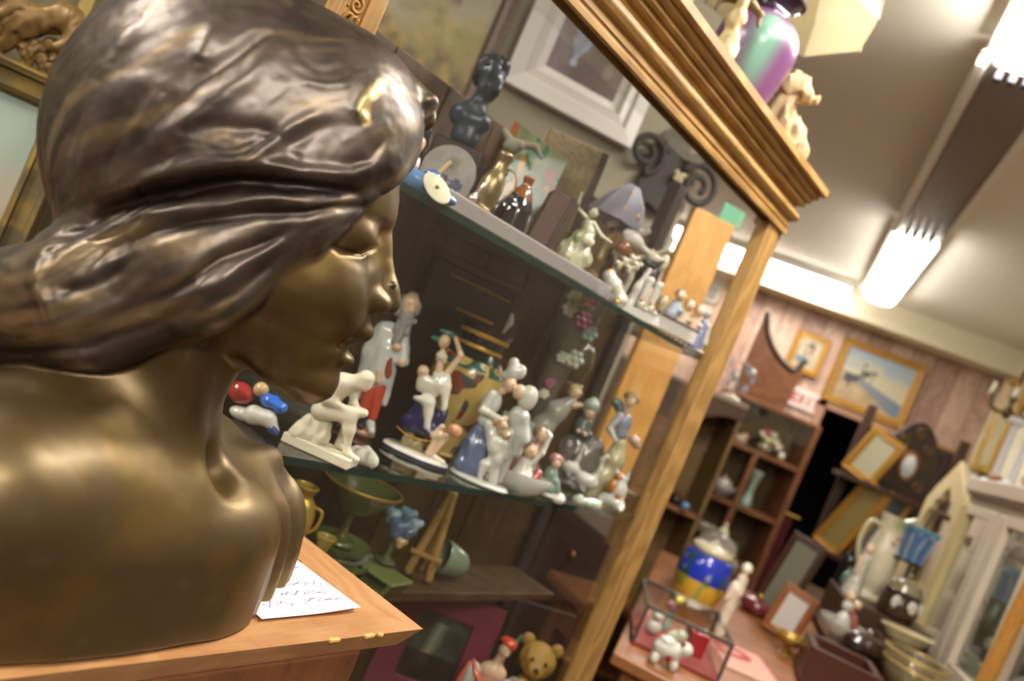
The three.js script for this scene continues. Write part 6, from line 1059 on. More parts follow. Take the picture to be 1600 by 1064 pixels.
for (const [n, l, x, z, y, f] of [
  ['white_bear_figurine', 'white china bear sitting at the left in the small glass case', 0.045, -2.07, 0.013, (t) => { bl(t, 'body', [[0, 3, 0, 3, 3, 2.4], [0, 7.4, 0, 2.2], [-1.6, 9.2, 0, 0.8], [1.6, 9.2, 0, 0.8]], porc); }],
  ['greenish_figurine', 'pale greenish china figure at the middle of the small glass case', 0.1, -2.03, 0.013, (t) => { bl(t, 'body', [[0, 3.4, 0, 3.6, 3.4, 2.6], [1.6, 6, 0.6, 2.2], [3.4, 4, 1, 1.2]], glaze(0xb4bc9c), { ripple: 0.3 }); }],
  ['red_box', 'glossy red box with white beads at the right in the small glass case', 0.15, -2.09, 0.013, (t) => { part('box', box(0.07, 0.09, 0.1, 0, 0, 0, 0.006), glaze(0xa01c2c), t); for (let i = 0; i < 4; i++) bl(t, 'bead', [[-2 + i * 1.4, 9.4, 3 - i, 0.9, 0.6, 0.9]], porc); }],
  ['yellow_flower', 'yellow and pink china flowers at the back of the small glass case', 0.075, -2.17, 0.013, (t) => { bl(t, 'stem', [[0, 0.6, 0, 1.6, 0, 10, 0, 0.8]], greenP); bl(t, 'yellow_bloom', [[0.6, 13, 0, 1.6], [1.8, 13.6, 0, 1.1]], glaze(0xc4c048)); bl(t, 'pink_bloom', [[-2.2, 11, 1, 1.5], [-1, 10.4, 1.4, 1.1]], glaze(0xc48a98)); }],
]) { const t = kept(n, l, 'figurine', x, BT + y, z); f(t); t.scale.setScalar(0.66); }
{
  const t = kept('white_elephant_figurine', 'large white china animal with red trim standing in front of the small glass case', 'figurine', 0.09, BT, -1.91); t.scale.setScalar(0.8);
  bl(t, 'body', [[0, 5, 0, 4.6, 3, 2.6], [-3, 1.6, 1, 1.4, 1.8, 1.3], [3, 1.6, 1, 1.4, 1.8, 1.3], [-3, 1.6, -1, 1.2, 1.8, 1.2], [3, 1.6, -1, 1.2, 1.8, 1.2], [4.6, 7, 0.4, 2.2], [-1, 7.6, 0, 2.4, 1.2, 2.0]], porc, { k: 1 });
  bl(t, 'red_bow', [[3.2, 8.6, 1.2, 0.8]], glaze(0x8a1c20)); bl(t, 'red_saddle', [[0.4, 3.4, 2.4, 0.9, 1.2, 0.5]], glaze(0x8a1c20));
}
{
  const t = kept('blue_yellow_jar', 'rounded jar glazed blue above and yellow below, on the table behind the glass case', 'jar', 0.135, BT, -2.68);
  const tx = tex(256, 128, (u, v) => { const n = noise(u * 18, v * 8, 2), m = noise(u * 26, v * 9, 6); if (v > 0.56) return m > 0.45 ? rgb(0x2a4a3a) : n > 0.62 ? rgb(0x7c86a0) : rgb(0x1e33a8); return mixc(m > 0.5 ? rgb(0x8a8a38) : rgb(0xc49c34), rgb(0xd08a14), smooth(0.35, 0.1, v + n * 0.06)); });
  part('body', cm(lathe([[0, 0], [5.4, 0], [7.2, 2], [8.4, 7], [8.6, 12], [7.6, 16.4], [6.4, 17.6]], 40, 50)), M(0xffffff, 0.2, 0, { map: tx, clearcoat: 0.8 }), t);
  part('rim', cm(lathe([[6.4, 17.4], [7, 18.4], [6.6, 19.6], [5.8, 19.6], [5.8, 17]], 36, 20)), glaze(0xb8ab88), t, 'cream rim'); part('lid', cm(lathe([[6, 19.4], [4.6, 20.4], [1.6, 20.8], [1, 22], [0, 22.2]], 32, 24)), glaze(0xa89d80), t);
}
{
  const t = kept('crystal_pagoda_lamp', 'clear glass domed lamp with a pointed finial behind the blue and yellow jar', 'lamp', 0.16, BT, -3.02); t.scale.set(0.85, 0.46, 0.85);
  const gl = M(0xe4e0d8, 0.06, 0, { transmission: 0.8, thickness: 0, clearcoat: 0.6 });
  part('base', cm(lathe([[0, 0], [7, 0], [6.6, 1.4], [3, 3], [2.6, 14], [5, 16], [0, 16.4]], 28, 40)), M(0x9c927a, 0.4, 0.4), t);
  part('lower_globe', cm(lathe([[5, 16], [10, 20], [11.4, 26], [9.6, 31], [7, 33]], 24, 30)), gl, t); part('upper_dome', cm(lathe([[8, 33], [8.6, 34], [7.4, 40], [4, 44.6], [2, 46]], 24, 30)), gl, t);
  part('band', [cm(new THREE.TorusGeometry(7.9, 0.7, 8, 32).rotateX(Math.PI / 2).translate(0, 33.2, 0))], M(0xd8cfae, 0.3, 0.3), t); part('finial', cm(lathe([[2.4, 45.6], [2.6, 47.4], [1.4, 50], [0.9, 53], [1.1, 54], [0, 55.4]], 16, 24)), glaze(0xb6ab8c), t);
}
{
  const t = kept('blue_tea_light', 'small bright blue glass ball on the bookcase corner above the glass domed lamp', 'ornament', 0.0, 1.21, -3.74); part('ball', cm(new THREE.SphereGeometry(2, 18, 14).scale(1.2, 0.9, 1)).translate(0, 0.022, 0), glaze(0x5f94c4), t); part('ring_base', cm(new THREE.TorusGeometry(1.2, 0.4, 8, 18).rotateX(Math.PI / 2)).translate(0, 0.004, 0), gold, t);
}
{
  const t = kept('white_statuette', 'slim cream standing statuette right of the blue and yellow jar', 'statuette', 0.228, BT, -2.50);
  bl(t, 'figure', [[0, 0.8, 0, 2.6, 0.8, 2.2], [0, 1, 0, 2.2, 0.2, 8, 0, 1.8], [0.2, 8, 0, 1.8, 0.4, 13, 0, 2.1], [0.4, 13, 0, 2.1, 0.6, 17, 0, 1.5], [0.8, 20, 0, 1.4], [0.7, 17, 0, 0.9, 0.8, 20, 0, 0.9], [-1.4, 15, 0.6, 0.8, -2, 10, 1.4, 0.7]], glaze(0xc9b9a2), { k: 0.8, ripple: 0.15 });
  bl(t, 'veil', [[0.9, 20.4, -0.4, 1.7, 1.8, 1.6], [1.6, 17, -0.8, 1.2, 2, 10, -0.8, 1.0]], glaze(0xd2c6b0));
}
{
  const t = kept('pink_price_card', 'pink card with a large red D and a red border lying on the brown table', 'card', 0.30, BT, -2.30, 14 * rad);
  part('sheet', box(0.17, 0.003, 0.24, 0, 0, 0, 0), M(0xc79c8a, 0.8), t); const rd = M(0xb02c42, 0.7);
  part('border', [box(0.005, 0.0012, 0.24, 0.08, 0.0028, 0, 0), box(0.17, 0.0012, 0.005, 0, 0.0028, -0.115, 0)], rd, t, 'red printed border');
  const D = slab([[-0.045, -0.03], [0, -0.03], [0.03, -0.022], [0.042, 0], [0.03, 0.022], [0, 0.03], [-0.045, 0.03]], 0.0012, 0, [[[-0.028, -0.014], [-0.028, 0.014], [0, 0.014], [0.018, 0.008], [0.023, 0], [0.018, -0.008], [0, -0.014]]]).rotateX(-Math.PI / 2).scale(1.3, 1, 1.5); part('letter', D.translate(-0.02, 0.003, -0.04), rd, t, 'red letter D');
}
{
  const t = kept('maroon_dish', 'low maroon lidded dish at the far end of the brown table', 'dish', 0.36, BT, -3.0); part('dish', cm(lathe([[0, 0], [4, 0], [6, 2.6], [5.6, 4.4], [3, 5.6], [0, 6]], 28, 30)), glaze(0x6a2a2c), t); part('knob', cm(new THREE.SphereGeometry(0.9, 12, 10)).translate(0, 0.066, 0), gold, t);
}
// leaning frames right of the table
for (const [x, y, z, h, w, rz, m, c, l] of [
  [0.40, BT + 0.005, -3.0, 0.32, 0.13, -0.12, dkW, 0x62604e, 'narrow dark framed picture of grey glass leaning at the far right of the brown table'],
  [0.43, BT + 0.005, -2.80, 0.17, 0.12, -0.12, brownW, 0xb8b0a8, 'small brown framed pale picture leaning at the right edge of the brown table'],
]) { const t = kept('leaning_picture', l, 'picture', x, y, z, VIEW - 0.7); t.rotation.order = 'YXZ'; t.rotation.z = rz; t.rotation.x = -0.08; frameOn(t, w, h, simple(0.025, 0.02), m, M(c, 0.5)); }
// two long gilt frames leaning one above the other right of the doorway
{
  const t = kept('frame_rack', 'dark wooden rack right of the doorway that holds the gilt frames', 'rack', 0.98, 0, -5.0, 0);
  part('post', [box(0.05, 2.1, 0.05, -0.22, 0, 0), box(0.05, 2.1, 0.05, 0.3, 0, 0)], dkW, t); for (const y of [0.4, 1.2, 1.64]) part('ledge', box(0.62, 0.03, 0.3, 0.03, y, 0.1), dkW, t);
}
for (const [x, y, z, w, h, c, l] of [
  [0.80, 1.672, -4.86, 0.2, 0.3, 0xb4ac90, 'short gilt frame with a pale picture leaning just right of the black doorway'],
  [0.79, 1.232, -4.84, 0.17, 0.46, 0x8a7640, 'long narrow gilt frame with an ochre panel leaning below the short gilt frame'],
]) { const t = kept('gilt_framed_picture', l, 'picture', x, y, z, VIEW - 0.55); t.rotation.order = 'YXZ'; t.rotation.z = -0.3; frameOn(t, w, h, simple(0.04, 0.03), frameGold, M(c, 0.4)); }
{
  const t = kept('silver_strip_mirror', 'narrow gilt framed mirror leaning beside the long gilt frame', 'mirror', 0.96, 1.232, -4.8, VIEW - 0.3); t.rotation.order = 'YXZ'; t.rotation.z = -0.2; frameOn(t, 0.13, 0.44, simple(0.025, 0.025), frameGold, M(0xc4cad4, 0.06, 0.9), { name: 'glass' });
}
{
  const t = kept('dark_oval_mirror', 'dark carved wall plaque with a white oval centre right of the gilt frames', 'plaque', 1.03, 1.672, -4.96, VIEW); const dk = M(0x2e1d14, 0.5);
  const s = spline([[-0.14, 0], [0.14, 0], [0.17, 0.12], [0.13, 0.3], [0.06, 0.4], [0, 0.43], [-0.06, 0.4], [-0.13, 0.3], [-0.17, 0.12], [-0.14, 0]], 40); part('board', slab(s, 0.03, 0.006), dk, t);
  part('oval', lathe([[0, 0.02], [0.036, 0.016], [0.042, 0]], 32).rotateX(Math.PI / 2).scale(1, 1.75, 1).translate(0, 0.17, 0.034), M(0xc2c6c6, 0.3), t, 'white oval');
  part('oval_rim', new THREE.TorusGeometry(0.046, 0.01, 8, 36).scale(1, 1.7, 1).translate(0, 0.17, 0.034), gilt(0x8a5c2c), t);
  part('scroll', [[-0.09, 0.08, 1], [0.09, 0.08, -1], [-0.07, 0.3, 1], [0.07, 0.3, -1], [0, 0.37, 1]].map(([x, y, d]) => tube(spiral(x, y, 0.034, 0.008, 1, d * 1.3), 0.007, { n: 40 }).translate(0, 0, 0.036)), M(0x5e4424, 0.4, 0.2), t);
}
{
  const t = kept('dark_tapestry', 'dark brown hanging cloth behind the carved plaque, next to the white display cabinet', 'hanging', 1.28, 1.2, -5.655, 0);
  const g = new THREE.PlaneGeometry(0.3, 0.86, 30, 4), p = g.attributes.position; for (let i = 0; i < p.count; i++) p.setZ(i, 0.012 * Math.sin(p.getX(i) * 70)); g.computeVertexNormals(); part('cloth', g.translate(0, 0.43, 0), M(0x33231c, 0.9), t); part('rod', tube([[-0.17, 0.86, 0], [0.17, 0.86, 0]], 0.012), gilt(0x8a6a3c), t);
}
// --- right wall
{
  const t = kept('gilt_wall_picture', 'tall gilt framed picture hanging in the corner of the cream right wall', 'frame', 1.505, 1.98, -5.25, -Math.PI / 2); frameOn(t, 0.32, 0.62, simple(0.06, 0.05), wood(woodTex(0xc09a4c, 0x7e5e26, { rings: 9, n: 96 }), 0.4), M(0xb0a684, 0.6));
}
{
  const t = kept('wall_chandelier', 'small bronze chandelier with curled arms hanging before the cream wall', 'chandelier', 1.36, 2.27, -4.8, VIEW); const br = M(0x5c4c30, 0.4, 0.6);
  part('stem', lathe([[0, 0], [0.016, 0.01], [0.03, 0.04], [0.012, 0.08], [0.022, 0.13], [0.009, 0.2], [0.018, 0.26], [0.005, 0.3], [0.004, 0.6]], 16, 60), br, t);
  for (let i = 0; i < 6; i++) { const a = i * 1.0472, c = Math.cos(a), s = Math.sin(a); const arm = part('arm', tube([[0, 0.06, 0], [0.05 * c, 0.03, 0.05 * s], [0.1 * c, 0.05, 0.1 * s], [0.12 * c, 0.11, 0.12 * s]], 0.007), br, t); part('candle_cup', lathe([[0, 0.11], [0.02, 0.112], [0.012, 0.13], [0.01, 0.17], [0, 0.172]], 12).translate(0.12 * c, 0, 0.12 * s), M(0xb4ac98, 0.5), arm); }
}
{
  const t = kept('reddish_banner', 'dark reddish framed panel on the cream wall at the right edge of the photo', 'picture', 1.505, 1.95, -4.05, -Math.PI / 2); frameOn(t, 0.4, 0.62, simple(0.05, 0.04), M(0x7a3a2a, 0.5), M(0x59604c, 0.6));
}
// --- dark counter and the white display cabinet
{
  const t = kept('dark_counter', 'long dark wooden counter under the white display cabinet', 'counter', 1.065, 0, -3.32, 0); legTable(t, 0.86, 1.98, 1.08, dkW); part('drawer_case', box(0.78, 0.5, 1.8, 0, 0.45, 0, 0.004), dkW, t);
}
const CTOP = 1.081, WX = 1.0, WZ0 = -4.17, WT = -Math.PI / 2;      // the white cabinet faces left; local x runs from the far end towards the viewer
const inWhite = (x, y, z) => [WX - z, y, WZ0 + x];
{
  const t = thing('white_display_cabinet', 'long off-white glazed display cabinet with a cream pointed-arch door at its far end', 'cabinet', [WX, CTOP, WZ0], WT);
  const H = 0.70, W = 1.82, D = 0.36, A = 0.59;                                  // A: where the arched section ends
  part('plinth', box(W, 0.07, D, W / 2, 0, -D / 2, 0.006), offW, t);
  part('top_board', [box(W - A + 0.03, 0.06, D + 0.03, A + (W - A) / 2, H, -D / 2 + 0.005, 0.008), box(W - A + 0.01, 0.012, D + 0.01, A + (W - A) / 2, H - 0.012, -D / 2, 0.003)], offW, t);
  part('frieze', box(W - A, 0.035, D - 0.02, A + (W - A) / 2, H - 0.047, -D / 2, 0.002), offD, t);
  const cp = M(0xc8b582, 0.5);
  part('corner_post', [box(0.07, H - 0.1, 0.03, A + 0.025, 0.06, -0.02, 0.004), ...[-0.022, -0.004, 0.014, 0.032].map(x => tube([[A + 0.02 + x, 0.07, -0.003], [A + 0.02 + x, H - 0.06, -0.003]], 0.008, { seg: 6 }))], cp, t, 'cream reeded post');
  const posts = [[0.955, 0.075], [1.05, 0.085], [1.40, 0.06], [1.48, 0.06], [1.79, 0.06]];
  for (const [x, w] of posts) part('stile', box(w, H - 0.12, 0.03, x, 0.07, -0.012, 0.006), offW, t);
  for (const [x0, x1] of [[A + 0.06, 0.918], [1.092, 1.37], [1.51, 1.76]]) { part('door_rail', box(x1 - x0, 0.04, 0.024, (x0 + x1) / 2, H - 0.088, -0.014, 0.004), offW, t); part('door_rail', box(x1 - x0, 0.04, 0.024, (x0 + x1) / 2, 0.07, -0.014, 0.004), offW, t); part('pane', box(x1 - x0, H - 0.19, 0.003, (x0 + x1) / 2, 0.11, -0.02, 0), pane, t, 'glass door pane'); }
  // far section with a pointed, cusped arch
  const hole = [], hw = 0.23, mid = 0.30, sp = 0.5; const cusp = (i) => (i === 4 || i === 8 ? 0.02 : 0);
  for (let i = 0; i <= 12; i++) { const a = i / 12; hole.push([mid - hw + a * hw, sp + 0.2 * Math.pow(a, 0.6) - cusp(i)]); } for (let i = 11; i >= 0; i--) { const a = i / 12; hole.push([mid + hw - a * hw, sp + 0.2 * Math.pow(a, 0.6) - cusp(i)]); } hole.push([mid + hw, 0.10], [mid - hw, 0.10]);
  const out = [[0.02, 0.06], [A, 0.06], [A, 0.66]]; for (const [x, y] of [[0.5, 0.7], [0.4, 0.76], [mid, 0.82], [0.2, 0.75], [0.1, 0.69], [0.02, 0.62]]) out.push([x, y]);
  part('arched_door', slab(out, 0.018, 0.004, [hole]).translate(0, 0, -0.024), M(0xcbb88a, 0.5), t, 'cream pointed-arch door frame');
  part('arch_pane', box(0.42, 0.5, 0.003, mid, 0.09, -0.03, 0), pane, t, 'glass door pane');
  for (const x of [0.03, W - 0.03]) part('rear_post', box(0.03, H - 0.1, 0.03, x, 0.06, -D + 0.016, 0.003), offW, t);
  part('back', box(W - 0.03, H - 0.1, 0.008, W / 2, 0.06, -D + 0.01, 0), M(0x5c523e, 0.7), t);
  part('end_pane', box(0.004, H - 0.12, D - 0.07, W - 0.01, 0.065, -D / 2, 0), pane, t, 'glass end pane');
  for (const y of [0.27, 0.478]) part('shelf', box(W - 0.04, 0.006, D - 0.06, W / 2, y, -D / 2, 0), shelfGlass, t, 'glass shelf');
}
{
  const t = thing('display_steps', 'low dark wooden display step on the counter in front of the white cabinet', 'step', [0.80, CTOP, -3.34], 0);
  part('step', box(0.32, 0.15, 0.36, 0, 0, 0, 0.004), dkW, t);
  part('low_step', box(0.2, 0.099, 0.16, 0.06, 0, 0.265, 0.004), dkW, t);
}
const petals = (t, n, c, r = 1.6) => bl(t, n, [[0, r * 2.2, 0, r], [r, r * 2.5, 0.4, r * 0.7], [-r, r * 2.5, 0.4, r * 0.7], [0, r * 3.2, 0.2, r * 0.7], [0, r * 1.5, 0.6, r * 0.7]], glaze(c), { k: 0.4 });
for (const [n, l, x, y, z, f] of [
  ['green_posy', 'white and green china posy on the upper shelf of the white cabinet', 0.8, 0.485, -0.13, (t) => { petals(t, 'bloom', 0xcfd0c4); bl(t, 'leaf', [[0.6, 6.6, 0.4, 1.6, 1.5, 0.8], [2, 5, 0.6, 1, 0.7, 0.6]], glaze(0x4a9a70)); bl(t, 'foot', [[0, 0.8, 0, 2, 0.8, 1.6], [0, 1, 0, 0.7, 0, 3, 0, 0.7]], porc); }],
  ['rose_posy_small', 'pale china posy with a magenta rose on the lower shelf of the white cabinet', 0.8, 0.277, -0.13, (t) => { petals(t, 'bloom', 0xbfb2ae); bl(t, 'rose', [[1.6, 5, 1, 1.6]], glaze(0x96305c)); bl(t, 'foot', [[0, 0.8, 0, 2, 0.8, 1.6], [0, 1, 0, 0.7, 0, 3, 0, 0.7]], porc); }],
  ['grey_posy', 'grey green china cluster on the floor of the white cabinet, near its corner post', 0.78, 0.072, -0.13, (t) => { petals(t, 'bloom', 0x9aa08c, 2); bl(t, 'foot', [[0, 1, 0, 2.4, 1, 1.8], [0, 1.6, 0, 1, 0, 3, 0, 0.9]], porc); }],
  ['beaded_cup', 'blue grey cup heaped with white beads on the lower shelf behind the right pane', 1.26, 0.277, -0.14, (t) => { part('cup', cm(lathe([[0, 0], [3, 0], [4.6, 3], [4.8, 7], [4.4, 7], [0, 3]], 24, 30)), glaze(0x55616e), t); for (let i = 0; i < 9; i++) bl(t, 'bead', [[-2.6 + (i % 3) * 2.6, 7.4 + Math.floor(i / 3) * 1.6, 1.2, 0.9]], porc); }],
  ['copper_dancer', 'copper brown china dancer on the floor of the white cabinet behind the right pane', 1.2, 0.072, -0.14, (t) => { bl(t, 'figure', [[0, 1, 0, 2.2, 1, 1.6], [0, 1, 0, 0.8, 1.4, 8, 0, 1], [1.4, 8, 0, 1, 3, 13, 0, 1.2], [3.4, 15.6, 0, 1.1], [1.4, 8, 0.4, 0.8, -1, 5, 1, 0.5]], glaze(0x7a4a34)); }],
  ['white_tureen', 'white china tureen with a gilt knob on the floor of the white cabinet', 1.31, 0.072, -0.16, (t) => { part('body', cm(lathe([[0, 0], [3, 0], [2, 1.4], [5, 5], [5.2, 9], [4.4, 10]], 28, 30)), porc, t); part('lid', cm(lathe([[4.6, 10], [3, 12.4], [0, 13]], 28, 20)), porc, t); bl(t, 'knob', [[0, 13.6, 0, 0.8]], gold); }],
  ['arch_lady', 'small cream china lady behind the pointed arch of the white cabinet', 0.28, 0.485, -0.12, (t) => { bl(t, 'gown', [[0, 0.5, 0, 2, 0.4, 4.6, 0, 1.1]], glaze(0x6d7a70)); bl(t, 'head', [[0.3, 7, 0, 1.1], [0.4, 5.6, 0, 0.9]], glaze(0xc4b286)); bl(t, 'plume', [[0.8, 8.2, 0, 0.8, 1.2, 10.4, 0, 0.4]], glaze(0x3a5a64)); }],
  ['arch_shell', 'rose brown china shell beside the cream lady behind the pointed arch', 0.4, 0.485, -0.12, (t) => { bl(t, 'shell', [[0, 2, 0, 1.8, 2, 1.4], [0.2, 4, 0, 1.2]], glaze(0x9c7a6a)); }],
]) f(thing(n, l, 'ornament', inWhite(x, CTOP + y, z), WT - 0.4));
const WTOP = CTOP + 0.7605;
for (const [x, z, l] of [[0.62, -0.05, 'left of two tall white candlesticks on the white display cabinet'], [0.78, -0.06, 'right of two tall white candlesticks on the white display cabinet']]) {
  const t = thing('candlestick', l, 'candlestick', inWhite(x, WTOP, z), 0);
  part('stick', cm(lathe([[0, 0], [4, 0], [4.2, 0.8], [2, 2], [1.4, 3], [1.3, 24], [1.9, 25]], 24, 0)), M(0xd4d2d6, 0.3), t); part('cup', cm(lathe([[1.3, 25], [2.6, 25.4], [2.8, 28], [2.2, 28.4], [1.6, 26]], 24, 0)), M(0xd4d2d6, 0.3), t);
}
for (const [n, l, c, x, z, f] of [
  ['cream_bust', 'plump cream porcelain bust on the white cabinet at the right edge of the photo', 'bust', 0.98, -0.08, (t) => { bl(t, 'figure', [[0, 4, 0, 6, 4, 4], [0, 9, 0, 4, 3, 3], [0.5, 13.4, 0, 3.2, 3.6, 3]], glaze(0xd0bca4)); bl(t, 'base', [[0, 0.8, 0, 5, 0.8, 4]], porc); }],
  ['white_sugar_bowl', 'round white sugar bowl between the two tall candlesticks', 'bowl', 0.80, -0.17, (t) => { part('bowl', cm(lathe([[0, 0], [3, 0], [2.4, 1], [5, 4], [5.4, 7], [4, 9.4], [1, 10.4], [0.8, 11.6], [0, 11.8]], 28, 40)), porc, t); part('handle', cm(tube([[-5, 7, 0], [-7, 7, 0], [-6.6, 4, 0], [-4.6, 3.6, 0]], 0.5)), porc, t); }],
  ['brown_pine_cone', 'rusty brown cone-shaped ornament at the foot of the candlesticks', 'ornament', 0.72, -0.03, (t) => { bl(t, 'cone', [[-1.6, 1.6, 0, 1.6], [0.6, 1.8, 0, 1.6], [2.8, 1.4, 0, 1.2]], glaze(0x9c6a4c), { ripple: 0.5, freq: 1.2 }); }],
  ['white_rose_bowl', 'white china bowl of roses left of the candlesticks on the cabinet top', 'bowl', 0.68, -0.24, (t) => { part('bowl', cm(lathe([[0, 0], [3, 0], [5.4, 4], [5, 7], [0, 5]], 24, 30)), glaze(0xb6b29a), t); for (const [a, b] of [[0, 9], [3, 8], [-3, 8.4], [1.6, 11]]) bl(t, 'rose', [[a, b, 0, 2.2], [a + 1, b + 0.8, 0.8, 1.2]], glaze(0xc9c4b0)); }],
  ['silver_tray', 'round silver grey tray propped up left of the tall candlesticks', 'tray', 0.7, -0.16, (t) => { part('tray', at(cm(lathe([[0, 0.4], [7, 0.4], [7.6, 1], [8.6, 1.4], [8.4, 0.6], [7, 0], [0, 0]], 36)).rotateX(Math.PI / 2), 0, 0.34, -0.02, 0, -0.15), M(0x90949a, 0.35, 0.6), t); part('stand', cm(merge([tube([[-3, 0, 2], [0, 26, -2]], 0.5), tube([[3, 0, 2], [0, 26, -2]], 0.5), tube([[0, 0, -5], [0, 26, -2]], 0.5)])), M(0x4a3a28, 0.5), t); }],
  ['amber_elephant', 'amber brown seated figure with black base left of the candlesticks', 'figurine', 0.85, -0.27, (t) => { bl(t, 'base', [[0, 1, 0, 2.6, 1, 2]], black); bl(t, 'figure', [[0, 5, 0, 2.4, 3.2, 2], [0.4, 9.6, 0, 1.8], [-1.6, 8, 0, 0.8, -2.6, 11, 0, 0.6]], glaze(0xa8702c)); bl(t, 'collar', [[0.6, 7.6, 0.6, 1.4, 0.6, 1.4]], black); }],
]) f(thing(n, l, c, inWhite(x, WTOP, z), VIEW));
